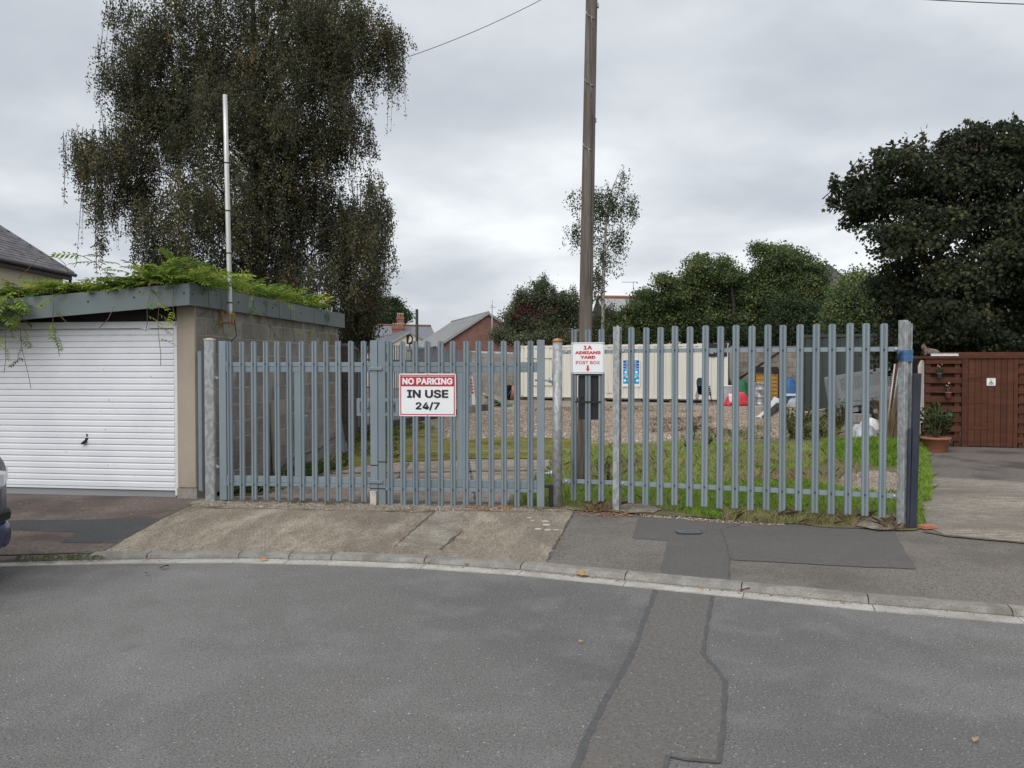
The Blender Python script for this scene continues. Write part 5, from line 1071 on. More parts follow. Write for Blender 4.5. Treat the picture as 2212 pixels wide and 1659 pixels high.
# silver sheet over a heap, with an orange sack beneath and a striped one on top
c = gp(1866, 957, 0.1)
heap('silver_tarpaulin', 'crumpled silver tarpaulin over a low heap in the grass', 'tarpaulin', c, 0.66, 0.6, 0.40, 'tarp_silver', 31, lump=0.22)
heap('orange_sack', 'small orange sack poking out beside the silver tarpaulin', 'sack', gp(1848, 948, 0.1) + Vector((-0.02, 0.15, 0)), 0.26, 0.3, 0.26, 'orange_bag', 32)
heap('striped_sack', 'white and red sack lying on the silver tarpaulin', 'sack', gp(1884, 957, 0.1) + Vector((0.04, 0.2, 0.25)), 0.42, 0.3, 0.27, 'white_bag', 33)
for i, (bx, by, tx, ty, m_, lab) in enumerate(((1914, 957, 1938, 784, 'wood_brown', 'reddish pole leaning against the corner post, outermost of the bundle'), (1917, 957, 1942, 786, 'galv_dark', 'grey tube leaning against the corner post in the bundle'), (1920, 955, 1946, 790, 'wood_grey', 'weathered pole leaning against the corner post in the bundle'), (1911, 960, 1933, 786, 'wood_pale', 'pale thin cane leaning against the corner post'))):
    b = gp(bx, by, 0.1); q = dp(tx, ty, b.y - 0.3); tag(MB().tube([b, q], 0.026 if i < 3 else 0.013, 8).build('leaning_pole', m_), lab, 'pole', 'poles leaning by the corner post')
c = gp(1868, 893, 0.1); 
for px, py, lab in ((1760, 893, 'pale timber beam lying in weeds before the green shed'),):
    a_, b_ = gp(1725, 905, 0.1), gp(1838, 893, 0.1); tag(MB().bar(a_ + Vector((0, 0, 0.14)), b_ + Vector((0, 0, 0.28)), 0.09, 0.07).build('timber_beam', 'wood_pale'), lab, 'beam'); tag(MB().tube([gp(1790, 915, 0.1), gp(1787, 888, 0.1) + Vector((0, -1.2, 0.5))], 0.04, 6).build('timber_prop', 'wood_grey'), 'short grey prop under the pale timber beam', 'prop')
o = link('stone_block', MB().box((0, 0, 0.12), (0.5, 0.3, 0.24)).mesh('stone_block'), 'block_pale', None, gp(1858, 912, 0.1), R(10)); tag(o, 'pale stone block on the ground under the trailer', 'block')
# ================================================================ neighbours: timber fence, pots, cat, house, far buildings
TA, TB_ = gp(1985, 963.5, 0.1), gp(2200, 968.5, 0.1); td = (TB_ - TA).normalized(); TRZ = math.atan2(td.y, td.x)
def ut(px, py): q = lp(px, py, TA, TB_) - TA; return q.dot(td), q.z
tf = thing('timber_fence', 'red-brown slatted timber fence with a boarded gate', 'fence', TA, TRZ)
def c5(x, y): return (3620 + x * 0.3015) / 1.8517, (1370 + y * 0.3015) / 1.8517
top_l = ut(*c5(110, 205))[1]; zt = ut(*c5(500, 210))[1]
uL, uG0, uG1, uR = ut(*c5(262, 900))[0], ut(*c5(748, 900))[0], ut(*c5(1440, 900))[0], ut(*c5(1470, 900))[0]
slats = [(205, 283), (328, 408), (465, 540), (590, 668), (715, 795), (845, 922), (975, 1052), (1105, 1180), (1230, 1308)]
for a_, b_ in slats:
    za, zb = ut(*c5(500, b_))[1], ut(*c5(500, a_))[1]
    MB().box2((uL, -0.012, za), (uG0 - 0.004, 0.012, zb)).build('slat', 'wood_brown_shaded_h', tf, bev=0.003)
    MB().box2((uR + 0.035, -0.012, za - 0.01), (uR + 3.0, 0.012, zb - 0.01)).build('slat', 'wood_brown_shaded_h', tf, bev=0.003)
for i in range(8):
    za = ut(*c5(500, slats[i][1]))[1] - 0.09; zb = ut(*c5(500, slats[i][1]))[1] + 0.02
    MB().box2((uL + 0.005, 0.09, za - 0.03), (uG0, 0.11, zb + 0.03)).build('back_slat', 'wood_brown_shaded_h', tf); MB().box2((uR + 0.04, 0.09, za - 0.03), (uR + 3.0, 0.11, zb + 0.03)).build('back_slat', 'wood_brown_shaded_h', tf)
zgt = ut(*c5(1100, 215))[1]
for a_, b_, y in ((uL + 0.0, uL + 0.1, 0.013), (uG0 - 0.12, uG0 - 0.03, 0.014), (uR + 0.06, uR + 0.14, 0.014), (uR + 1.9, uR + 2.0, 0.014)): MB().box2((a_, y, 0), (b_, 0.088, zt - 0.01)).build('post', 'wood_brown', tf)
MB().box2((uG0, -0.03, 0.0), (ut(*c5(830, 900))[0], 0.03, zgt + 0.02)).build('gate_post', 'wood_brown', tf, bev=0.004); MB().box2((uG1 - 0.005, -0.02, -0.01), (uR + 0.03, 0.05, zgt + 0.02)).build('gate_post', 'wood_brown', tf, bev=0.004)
z0 = ut(*c5(300, 215))[1]; z1 = ut(*c5(300, 180))[1]; MB().box2((ut(*c5(105, 200))[0], -0.04, z0), (uR + 3.0, 0.13, z1 + 0.0)).build('capping', 'wood_brown_shaded_h', tf, bev=0.004)
z2 = ut(*c5(900, 128))[1]; MB().box2((ut(*c5(480, 160))[0], 0.10, z1 + 0.002), (uR + 3.0, 0.16, z2)).build('back_board', 'wood_brown_shaded_h', tf, bev=0.004)
# gate in the timber fence
gt = MB().box2((ut(*c5(836, 900))[0], 0.012, 0.03), (uG1 - 0.01, 0.03, zgt - 0.01)).build('gate', 'dark_timber', tf)
bx = [ut(*c5(x, 800))[0] for x in (836, 922, 1008, 1094, 1180, 1266, 1352, 1436)]
zb_ = ut(*c5(1100, 1375))[1]
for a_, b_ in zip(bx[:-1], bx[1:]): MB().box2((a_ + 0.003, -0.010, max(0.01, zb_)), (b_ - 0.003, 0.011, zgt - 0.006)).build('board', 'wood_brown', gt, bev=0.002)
for zz in (455, 787, 1135):
    z = ut(*c5(980, zz))[1]; a_, b_ = ut(*c5(832, zz))[0], ut(*c5(1125, zz))[0]; mb = MB(); mb.prism([(a_, z - 0.032), (b_, z - 0.014), (b_, z + 0.014), (a_, z + 0.032)], 0, 0.008, lambda v: Vector((v.x, -0.019 + v.z, v.y))); mb.build('strap_hinge', 'wood_brown_shaded_h', gt)
# warning sign
a_, b_ = ut(*c5(1080, 572)), ut(*c5(1198, 472)); W_, H_ = b_[0] - a_[0], b_[1] - a_[1]
sg = thing('warning_sign', 'small pale camera warning sign with yellow triangle on the timber gate', 'sign', TA + td * ((a_[0] + b_[0]) / 2) + Vector((0, 0, (a_[1] + b_[1]) / 2)) + Vector((td.y, -td.x, 0)) * 0.016, TRZ)
MB().prism(rrect(W_, H_, 0.015), 0, 0.004, flat(0)).build('plate', 'sign_white', sg)
def tri(s, y, m_): MB().add([(-s, y, -s * 0.75), (s, y, -s * 0.75), (0, y, s * 0.95)], [(0, 1, 2)]).build('triangle', m_, sg)
tri(W_ * 0.30, -0.001, 'text_black'); tri(W_ * 0.235, -0.002, 'yellow'); MB().box((0, -0.0025, -0.01), (W_ * 0.2, 0.001, H_ * 0.09)).build('camera_symbol', 'text_black', sg)
mb = MB(); text_mb('WARNING', W_ * 0.62, H_ * 0.075, 0.01, mb, (0, -0.0015, H_ * 0.38)); mb.box((0, -0.0015, -H_ * 0.32), (W_ * 0.7, 0.001, H_ * 0.03)); mb.box((0, -0.0015, -H_ * 0.40), (W_ * 0.5, 0.001, H_ * 0.03)); mb.build('lettering', 'text_black', sg)
# folded trellis leaning at the fence end
b0_ = [c5(x, y) for x, y in ((205, 1065), (243, 1068))]; t0_ = [c5(x, y) for x, y in ((180, 300), (245, 232))]
t = thing('folded_trellis', 'folded pale expanding trellis leaning at the end of the timber fence', 'trellis', TA)
for i in range(6):
    f_ = i / 5; bpt = dp(b0_[0][0] + (b0_[1][0] - b0_[0][0]) * f_, 913, TA.y - 0.10 + 0.02 * i); tpt = dp(t0_[0][0] + (t0_[1][0] - t0_[0][0]) * f_, t0_[0][1] + (t0_[1][1] - t0_[0][1]) * min(1, 2 * f_), TA.y - 0.08 + 0.02 * i)
    MB().bar(Vector((bpt.x, bpt.y, 0.1)) if i == 0 else bpt, tpt, 0.014, 0.025).build('lath', 'wood_pale', t, TA)
# dark boards closing the gap between yard and timber fence
A_ = gp(1950, 950, 0.1); t = thing('dark_fence', 'near-black close board fence between the yard and the drive', 'fence', Vector((7.95, 15.3, 0.1)), R(57))
for i in range(24): MB().box2((i * 0.16, 0, 0), (i * 0.16 + 0.152, 0.02, 1.75 + 0.01 * (i % 3))).build('board', 'dark_timber', t)
# big terracotta pot with shrub
c = gp(2021, 977, 0.1)
def leafset(n, shape, size, pos, dirs, droop=0.0, wid=1.0):
    """n leaves: shape (k,2) outline with tip along +y"""
    sh = np.array(shape); k = len(sh); d = dirs / np.linalg.norm(dirs, axis=1, keepdims=True)
    r = rng.normal(size=(n, 3)); s = np.cross(d, r); s /= np.linalg.norm(s, axis=1, keepdims=True) + 1e-9; nn = np.cross(s, d)
    sz = size[:, None, None] if isinstance(size, np.ndarray) else size
    bend = -(sh[:, 1] ** 2)[None, :, None] * 0.18 * nn[:, None, :]
    return pos[:, None, :] + sz * (sh[None, :, 0, None] * wid * s[:, None, :] + sh[None, :, 1, None] * d[:, None, :] + bend)
DIAMOND = [(0, 0), (0.36, 0.42), (0, 1.0), (-0.36, 0.42)]
OVAL = [(0, 0), (0.26, 0.25), (0.28, 0.6), (0, 1.0), (-0.28, 0.6), (-0.26, 0.25)]
MAPLE = [(0, 0), (0.34, 0.10), (0.30, 0.30), (0.52, 0.52), (0.20, 0.62), (0, 1.0), (-0.20, 0.62), (-0.52, 0.52), (-0.30, 0.30), (-0.34, 0.10)]
t = thing('plant_pot', 'large terracotta pot standing by the timber fence', 'pot', c)
MB().lathe([(0.165, 0.0), (0.172, 0.01), (0.222, 0.235), (0.252, 0.24), (0.258, 0.262), (0.25, 0.285), (0.23, 0.285), (0.22, 0.25)], 28).build('body', 'pot_clay_shaded', t); MB().lathe([(0.22, 0.2505), (0.01, 0.262)], 20).build('soil', 'soil', t)
def shrub(name, label, base, h, w, nst, nleaf, lsize, mat, seed, shape=OVAL):
    r = np.random.default_rng(seed); t = thing(name, label, 'shrub', base)
    mb = MB(); pos = []; dr = []
    for i in range(nst):
        a = r.uniform(0, 6.28); f_ = r.uniform(0.2, 1.0); tip = Vector((math.cos(a) * w / 2 * f_, math.sin(a) * w / 2 * f_, h * r.uniform(0.55, 1.0) * (1.1 - 0.4 * f_))); mid = tip * 0.5 + Vector((0, 0, h * 0.08))
        mb.tube([(tip.x * 0.05, tip.y * 0.05, -0.03), mid, tip], [0.008, 0.006, 0.003], 5)
        for k in range(nleaf // nst):
            q = r.uniform(0.25, 1.0); p = (mid * (2 * q) if q < 0.5 else mid.lerp(tip, 2 * q - 1)); pos.append(p); dr.append((r.normal() + math.cos(a) * 0.8, r.normal() + math.sin(a) * 0.8, r.normal() * 0.6 + 0.3))
    mb.build('stems', 'stem_brown', t)
    pos = np.array([tuple(p) for p in pos]); dr = np.array(dr); n = len(pos)
    V = leafset(n, shape, r.uniform(0.7, 1.2, n) * lsize, pos, dr)
    me = npmesh('foliage', V, len(shape), np.clip(r.normal(0.45, 0.25, n) + 0.3 * (pos[:, 2] / h - 0.5), 0, 1)); me.materials.append(MATS[mat]); o = link('foliage', me, None, t); o['kind'] = 'stuff'
    return t
shrub('camellia_shrub', 'leafy green shrub growing in the large terracotta pot', c + Vector((0, 0, 0.27)), 0.74, 0.62, 18, 300, 0.095, 'leaf_shrub', 3)
shrub('potted_shrub', 'lower bushy shrub behind the large terracotta pot', c + Vector((0.22, 0.25, 0.1)), 0.72, 0.6, 14, 260, 0.06, 'leaf_shrub', 4)
t = thing('plant_pot', 'smaller dark pot tucked behind the large terracotta pot', 'pot', c + Vector((0.22, 0.25, 0))); MB().lathe([(0.12, 0), (0.16, 0.16), (0.17, 0.2)], 18).build('body', 'pot_clay_shaded', t)
shrub('low_shrub', 'dark low shrub by the grass at the fence foot', gp(1983, 965, 0.1), 0.5, 0.6, 12, 220, 0.06, 'leaf_shrub', 5)
for i, (x, y, w, m_, lab, lab2) in enumerate(((440, 440, 64, 'pot_blue', 'small blue-grey flower pot hung on the upper fence slat', 'pink flowering plant in the blue-grey hanging pot'), (557, 695, 76, 'pot_pink', 'small pink flower pot hung lower on the timber fence', 'pink flowering plant in the pink hanging pot'))):
    u_, z_ = ut(*c5(x, y)); p = TA + td * u_ + Vector((td.y, -td.x, 0)) * 0.085 + Vector((0, 0, z_)); r_ = w / 2 * 0.3015 / 1.8517 / pxm(p.y)
    t = thing('hanging_pot', lab, 'pot', p, TRZ); MB().lathe([(r_ * 0.72, -r_), (r_ * 0.97, r_ * 0.8), (r_ * 1.08, r_ * 0.82), (r_ * 1.08, r_ * 1.0)], 14).build('body', m_, t); MB().bar((0, r_, r_ * 0.9), (0, 0.08, r_ * 1.1), 0.012, 0.006).build('hook', 'screw', t)
    s = shrub('potted_flower', lab2, p + Vector((0, 0, r_ * 0.9)), 0.17, 0.13, 7, 60, 0.035, 'leaf_shrub', 50 + i)
    mb = MB()
    for k in range(7): mb.lathe([(0.004, -0.006), (0.013, 0.0), (0.004, 0.008)], 6, (random.uniform(-0.05, 0.05), random.uniform(-0.04, 0.02), random.uniform(0.13, 0.20)))
    mb.build('blossom', 'petal_pink', s)
# spike strip and cat on the fence top
a_ = ut(*c5(345, 178)); b_ = ut(*c5(708, 178)); 
t = thing('spike_strip', 'white plastic spike strip along the top of the timber fence', 'spike strip', TA + td * a_[0] + Vector((0, 0, z1 + 0.003)), TRZ)
Lk = b_[0] - a_[0]; MB().box2((0, -0.035, 0), (Lk, 0.035, 0.012)).build('base', 'spike_white', t); mb = MB()
for i in range(34):
    for y in (-0.03, 0.0, 0.03): mb.tube([(0.01 + i * (Lk - 0.02) / 33, y, 0.012), (0.01 + i * (Lk - 0.02) / 33 + random.uniform(-0.006, 0.006), y * 1.5, 0.052)], [0.004, 0.001], 4, False)
mb.build('spikes', 'spike_white', t)
u_, z_ = ut(*c5(395, 150)); cp0 = TA + td * u_ + Vector((0, 0.135, 0)); cp0.z = z1 + 0.1 * 0 + TA.z + 0.0
me = bpy.data.meshes.new('cat')
V_ = [((0.0, 0, 0.085), 0.072), ((-0.07, 0, 0.10), 0.066), ((-0.115, -0.005, 0.145), 0.042), ((-0.15, -0.02, 0.185), 0.046), ((-0.185, -0.03, 0.175), 0.024), ((0.09, 0, 0.07), 0.070), ((0.14, 0.01, 0.05), 0.045), ((0.19, 0.02, 0.02), 0.017), ((0.12, -0.06, 0.018), 0.014), ((0.02, -0.08, 0.016), 0.011),
      ((-0.10, -0.035, 0.04), 0.024), ((-0.12, -0.05, 0.012), 0.018), ((-0.09, 0.035, 0.04), 0.024), ((-0.11, 0.05, 0.012), 0.018), ((-0.145, -0.05, 0.225), 0.016), ((-0.142, -0.055, 0.248), 0.005), ((-0.135, 0.012, 0.225), 0.016), ((-0.132, 0.016, 0.248), 0.005)]
E_ = [(0, 1), (1, 2), (2, 3), (3, 4), (0, 5), (5, 6), (6, 7), (7, 8), (8, 9), (1, 10), (10, 11), (1, 12), (12, 13), (3, 14), (14, 15), (3, 16), (16, 17)]
me.from_pydata([v for v, _ in V_], E_, []); cat = link('cat', me, 'cat_fur'); cat.location = cp0; cat.rotation_euler = (0, 0, TRZ)
md = cat.modifiers.new('skin', 'SKIN'); me.skin_vertices[0].data[0].use_root = True
for i, (_, r_) in enumerate(V_): me.skin_vertices[0].data[i].radius = (r_, r_)
cat.modifiers.new('sub', 'SUBSURF').levels = 2; cat.modifiers['sub'].render_levels = 2; tag(cat, 'brown tabby cat crouching on top of the timber fence', 'cat')
# ---- house with the slate roof at the edge of the view
EC = dp(150, 589, 24.7); EZ = EC.z; hx = EC.x; HY0 = 14.0
hs = thing('rendered_house', 'cream rendered house with dark slate roof beyond the garage', 'house', (hx, 24.7, 0))
MB().box2((-5.6, -10.7, 0), (-0.12, -0.15, EZ - 0.10)).build('wall', 'cream_wall', hs)
pit = R(33); cw = 2.9
mb = MB(); rz_ = EZ + cw * math.tan(pit)
mb.add([(0.12, -10.9, EZ - 0.04), (0.12, 0.0, EZ - 0.04), (-cw, 0.0, rz_), (-cw, -10.9, rz_), (-2 * cw, 0.0, EZ), (-2 * cw, -10.9, EZ)], [(0, 1, 2, 3), (3, 2, 4, 5)]); rf = mb.build('roof', 'slate', hs)
mb = MB(); mb.add([(-0.12, -0.16, EZ - 0.1), (-5.6, -0.16, EZ - 0.1), (-cw, -0.16, rz_ - 0.12)], [(0, 1, 2)]); mb.build('gable', 'cream_wall', hs)
sl_me = []
for k in range(2):
    m_ = MB().box((0, 0, 0), (0.34, 0.286, 0.012)).mesh('slate'); m_.materials.append(MATS['slate']); sl_me.append(m_)
for c_ in range(14):
    for j in range(16):
        u = 0.02 + c_ * 0.205; yy = -0.16 - j * 0.29 - (0.145 if c_ % 2 else 0)
        o = link('slate', sl_me[j % 2], None, rf, (0.13 - u * math.cos(pit) - 0.10, yy, EZ - 0.02 + u * math.sin(pit) + 0.07 + random.uniform(0, 0.006))); o.rotation_euler = (0, pit - R(2.5), random.uniform(-0.01, 0.01))
MB().tube([(0.16, -10.9, EZ - 0.08), (0.16, 0.06, EZ - 0.08)], 0.06, 8).build('gutter', 'black_plastic', hs); MB().box2((-0.08, -10.9, EZ - 0.24), (0.09, -0.01, EZ - 0.10)).build('soffit', 'black_plastic', hs)
MB().tube([(0.05, -0.05, EZ - 0.1), (0.0, -0.05, 0.0)], 0.045, 8).build('downpipe', 'black_plastic', hs)
mb = MB(); mb.bar((0.12, 0.02, EZ - 0.02), (-cw, 0.02, rz_ + 0.02), 0.05, 0.1); mb.build('verge', 'slate_mid', hs)

# ---- far buildings
def gable_house(name, label, origin, rz, w, l, eave, ridge, wallmat, roofmat, gz=0.1, oh=0.15, courses=0):
    t = thing(name, label, 'building', (origin[0], origin[1], gz), rz)
    mb = MB(); mb.box2((-w / 2, 0, 0), (w / 2, l, eave)); mb.add([(-w / 2, 0, eave), (w / 2, 0, eave), (0, 0, ridge), (-w / 2, l, eave), (w / 2, l, eave), (0, l, ridge)], [(0, 1, 2), (5, 4, 3)]); mb.build('wall', wallmat, t)
    sl_ = math.atan2(ridge - eave, w / 2)
    rl_ = math.hypot(ridge - eave, w / 2) + oh
    for s in (-1, 1):
        mb = MB()
        if courses:
            st = rl_ / courses
            for i in range(courses):
                a0, a1 = i * st, (i + 1) * st
                q = lambda d_, lift: (s * (d_ * math.cos(sl_)), ridge + 0.06 - d_ * math.sin(sl_) + lift)
                (xa, za), (xb, zb) = q(a0, 0.0), q(a1, 0.035)
                mb.add([(xa, -oh, za), (xb, -oh, zb), (xb, l + oh, zb), (xa, l + oh, za), (xb, -oh, zb - 0.035), (xb, l + oh, zb - 0.035)], [(0, 1, 2, 3) if s > 0 else (3, 2, 1, 0), (1, 4, 5, 2)])
        xb, zb = s * rl_ * math.cos(sl_), ridge + 0.05 - rl_ * math.sin(sl_)
        mb.add([(0, -oh, ridge + 0.05), (xb, -oh, zb), (xb, l + oh, zb), (0, l + oh, ridge + 0.05)] + [(0, -oh, ridge - 0.02), (xb, -oh, zb - 0.07), (xb, l + oh, zb - 0.07), (0, l + oh, ridge - 0.02)], [(0, 1, 2, 3), (7, 6, 5, 4), (0, 4, 5, 1), (1, 5, 6, 2), (2, 6, 7, 3)])
        rf = mb.build('roof', roofmat, t)
        if s < 0: MB().tube([(xb - 0.04, -oh, zb - 0.05), (xb - 0.04, l + oh, zb - 0.05)], 0.06, 6).build('gutter', 'black_plastic', t)
    MB().tube([(0, -oh - 0.02, ridge + 0.07), (0, l + oh, ridge + 0.07)], 0.08, 6).build('ridge_tiles', roofmat, t)
    for s in (-1, 1): mb = MB(); mb.bar((0, -oh - 0.012, ridge + 0.0), (s * rl_ * math.cos(sl_), -oh - 0.012, ridge - rl_ * math.sin(sl_)), 0.02, 0.14); mb.build('bargeboard', 'galv', t)
    return t
apx = dp(1054, 675, 50); rzb = math.atan2(3.09, -10) ; rzb = R(17.2)
bh_ = gable_house('brick_building', 'red brick outbuilding with pale slate gable roof', (apx.x, apx.y), rzb, 6.6, 10.5, 2.95, apx.z - 0.1 - 0.06, 'brick_red', 'slate_pale', courses=22)
for x in (-1.5, 0.6): MB().tube([(x, -0.06, 0), (x, -0.06, 2.6 if x > 0 else 3.1)], 0.05, 6).build('vent_pipe', 'galv_dark', bh_)
aw = dp(885.5, 715.5, 60); wb = gable_house('painted_building', 'cream painted gable building with large dark letters on it', (aw.x, aw.y), R(20.9), 4.6, 13.0, aw.z - 0.1 - 1.35, aw.z - 0.16, 'cream_far', 'slate_mid', courses=14)
H = aw.z - 0.1
for ch_, x, z, s in (('D', -0.02, H - 0.62, 0.72), ('O', 0.14, H - 1.24, 0.72)): text_mb(ch_, 0.72 * s, s, 0.01, None, (x, -0.03, z)).build('lettering', 'text_black', wb)
mb = MB()
for yy in (2.5, 6.0): mb.add([(-1.0, yy, H - 0.68), (-1.9, yy, H - 1.22), (-1.9, yy + 0.25, H - 1.22), (-1.0, yy + 0.25, H - 0.68)], [(3, 2, 1, 0), (0, 1, 2, 3)])
mb.build('skylight', 'sign_white', wb)
bgc = dp(845, 720, 84); 
lt = thing('long_house', 'long terrace with grey slate roof and clustered chimney pots', 'building', (bgc.x, bgc.y, 0.1), R(4)); zr = dp(845, 698, 84).z - 0.1
Lw = 11.0; MB().box2((-6, 0.4, 0), (4.6, 7, zr - 2.2)).build('wall', 'cream_far', lt)
mb = MB(); mb.add([(-6.5, -0.2, zr - 2.3), (5.2, -0.2, zr - 2.3), (4.2, 3.6, zr - 0.12), (-6.5, 3.6, zr), (5.2, 7.4, zr - 2.3), (-6.5, 7.4, zr - 2.3)], [(0, 1, 2, 3), (1, 4, 2), (3, 2, 4, 5)]); mb.build('roof', 'slate_mid', lt)
MB().tube([(-6.5, 3.6, zr + 0.04), (4.2, 3.6, zr - 0.08)], 0.12, 6).build('ridge_tiles', 'brick_far', lt)
def chimney(px0, px1, pyt, pyb, Y, pots, label):
    a_, b_ = dp(px0, pyb, Y), dp(px1, pyt, Y); w = b_.x - a_.x; h = b_.z - a_.z; t = thing('chimney', label, 'chimney', (a_.x + w / 2, Y, a_.z - 3.0), R(4))
    ps_ = h * 0.30; hs_ = h - ps_ + 3.0
    MB().box2((-w / 2, 0, 0), (w / 2, w * 0.6, hs_ - 0.25)).build('stack', 'brick_red', t); MB().box2((-w / 2 - 0.05, -0.05, hs_ - 0.249), (w / 2 + 0.05, w * 0.6 + 0.05, hs_)).build('oversail', 'brick_far', t)
    for i in range(pots): MB().lathe([(w / pots * 0.42, hs_), (w / pots * 0.34, hs_ + ps_ * 0.8), (w / pots * 0.40, hs_ + ps_ * 0.82), (w / pots * 0.38, hs_ + ps_)], 10, (-w / 2 + (i + 0.5) * w / pots, w * 0.3, 0)).build('chimney_pot', 'ochre' if False else 'wood_plank', t)
chimney(847, 873, 697.5, 722, 72, 6, 'broad red brick chimney stack with a row of pots'); chimney(857, 872, 676, 705, 86, 4, 'taller narrow brick chimney stack rising behind the broad one')
tag(MB().tube([Vector((dp(900.5, 700, 46).x, 46, 0)), dp(900.5, 668, 46)], 0.085, 8).build('dark_post', 'black_plastic'), 'black steel post standing before the cream gable', 'post')
mt = thing('antenna_mast', 'thin grey antenna mast with small panel beside the brick gable', 'mast', (dp(1063, 700, 42).x, 42, 0)); off = Vector((dp(1063, 700, 42).x, 42, 0))
MB().tube([off, dp(1063, 648, 42)], [0.04, 0.028], 6).build('pole', 'galv', mt, off); MB().box(dp(1061, 653, 42), (0.12, 0.1, 0.30)).build('panel', 'sign_white', mt, off); MB().box(dp(1063, 664, 42) + Vector((0.05, 0, 0)), (0.3, 0.03, 0.03)).build('crossarm', 'galv', mt, off)
def aerial(px, py, Y, h, label):
    b = dp(px, py, Y); t = thing('television_aerial', label, 'aerial', b); MB().tube([(0, 0, 0), (0, 0, h)], 0.025, 5).build('pole', 'galv_dark', t); mb = MB(); mb.tube([(-0.9, 0, h), (0.3, 0, h)], 0.02, 5)
    for i in range(8): mb.tube([(-0.8 + i * 0.13, -0.25, h), (-0.8 + i * 0.13, 0.25, h)], 0.012, 4)
    mb.build('boom', 'galv_dark', t)
# roofs glimpsed between the trees behind the container
gp1 = dp(1352, 660, 58); rh = thing('slate_house', 'grey slate roofed house half hidden behind the young birch', 'house', (gp1.x, 58, 0.1), R(8)); zq = dp(1352, 633, 58).z - 0.1
MB().box2((-1.0, 0.5, 0), (9, 8, zq - 2.6)).build('wall', 'cream_wall', rh); mb = MB(); mb.add([(-1.2, 0, zq - 2.7), (9.2, 0, zq - 2.7), (9.2, 4, zq), (-1.2, 4, zq)], [(0, 1, 2, 3)]); mb.add([(-1.2, 8, zq - 2.7), (9.2, 8, zq - 2.7), (9.2, 4, zq), (-1.2, 4, zq)], [(3, 2, 1, 0)]); mb.build('roof', 'slate_pale', rh); MB().tube([(-1.2, 4, zq + 0.05), (9.2, 4, zq + 0.05)], 0.14, 6).build('ridge_tiles', 'brick_far', rh)
aerial(1368, 633, 60, 0.85, 'television aerial above the slate roof by the young birch'); aerial(1560, 560, 62, 0.5, 'television aerial showing above the green trees')
g2_ = dp(1790, 620, 60); rh = thing('pitched_house', 'steep brown roof with white flue behind the trees', 'house', (g2_.x, 60, 0.1)); zq = dp(1797, 570, 60).z - 0.1
MB().box2((-4, 0.5, 0), (3, 7, zq - 3)).build('wall', 'brick_far', rh); mb = MB(); mb.add([(-4.3, 0, zq - 3), (0, 0, zq), (3.3, 0, zq - 2.6), (-4.3, 8, zq - 3), (0, 8, zq), (3.3, 8, zq - 2.6)], [(0, 2, 1), (0, 1, 4, 3), (1, 2, 5, 4)]); mb.build('roof', 'slate', rh); MB().tube([(-0.3, 0.5, zq - 0.6), (-0.3, 0.5, zq + 0.5)], 0.11, 8).build('flue', 'sign_white', rh)
# ================================================================ trees
def blob_points(blobs, n, r, shell=0.42):
    """n points spread through a union of ellipsoids, weighted by their area in view"""
    w = np.array([b[2] * b[3] for b in blobs], float); w /= w.sum(); idx = r.choice(len(blobs), n, p=w)
    C = np.array([tuple(dp(b[0], b[1], b[4])) for b in blobs]); S = np.array([(b[2] / F * b[4], b[5], b[3] / F * b[4]) for b in blobs])
    d = r.normal(size=(n, 3)); d /= np.linalg.norm(d, axis=1, keepdims=True); rad = r.uniform(0, 1, n) ** shell
    return C[idx] + d * rad[:, None] * S[idx], idx
def lumpy(blobs, k, f_, r, core=0.72):
    o = []
    for x, y, a, b_, Y, dep in blobs:
        o.append((x, y, a * core, b_ * core, Y, dep * core))
        for i in range(k):
            d = r.normal(size=3); d /= np.linalg.norm(d); g = f_ * r.uniform(0.7, 1.35); o.append((x + d[0] * a * 0.74, y + d[2] * b_ * 0.74, a * g, b_ * g, Y + d[1] * dep * 0.74, dep * g))
    return o
def limbs(mb, trunk, targets, r, r0, n=6):
    """limbs leaving the trunk and curving out to the given points"""
    trunk = [Vector(p) for p in trunk]
    for tg in targets:
        tg = Vector(tg); zt = min(max(tg.z - (0.25 + 0.35 * r.random()) * (tg - trunk[-1]).length * 0.6 - 0.5, trunk[0].z + 1.0), trunk[-1].z)
        k = 0
        while k < len(trunk) - 2 and trunk[k + 1].z < zt: k += 1
        a, b = trunk[k], trunk[k + 1]; f_ = min(1, max(0, (zt - a.z) / max(1e-3, b.z - a.z))); s = a.lerp(b, f_)
        m1_ = s.lerp(tg, 0.4) + Vector((0, 0, 0.14 * (tg - s).length)); m2_ = s.lerp(tg, 0.75) + Vector((r.normal() * 0.08, r.normal() * 0.08, 0.10 * (tg - s).length))
        q = r0 * (0.35 + 0.5 * r.random()); mb.tube([s, m1_, m2_, tg], [q, q * 0.65, q * 0.4, q * 0.15], n, False)
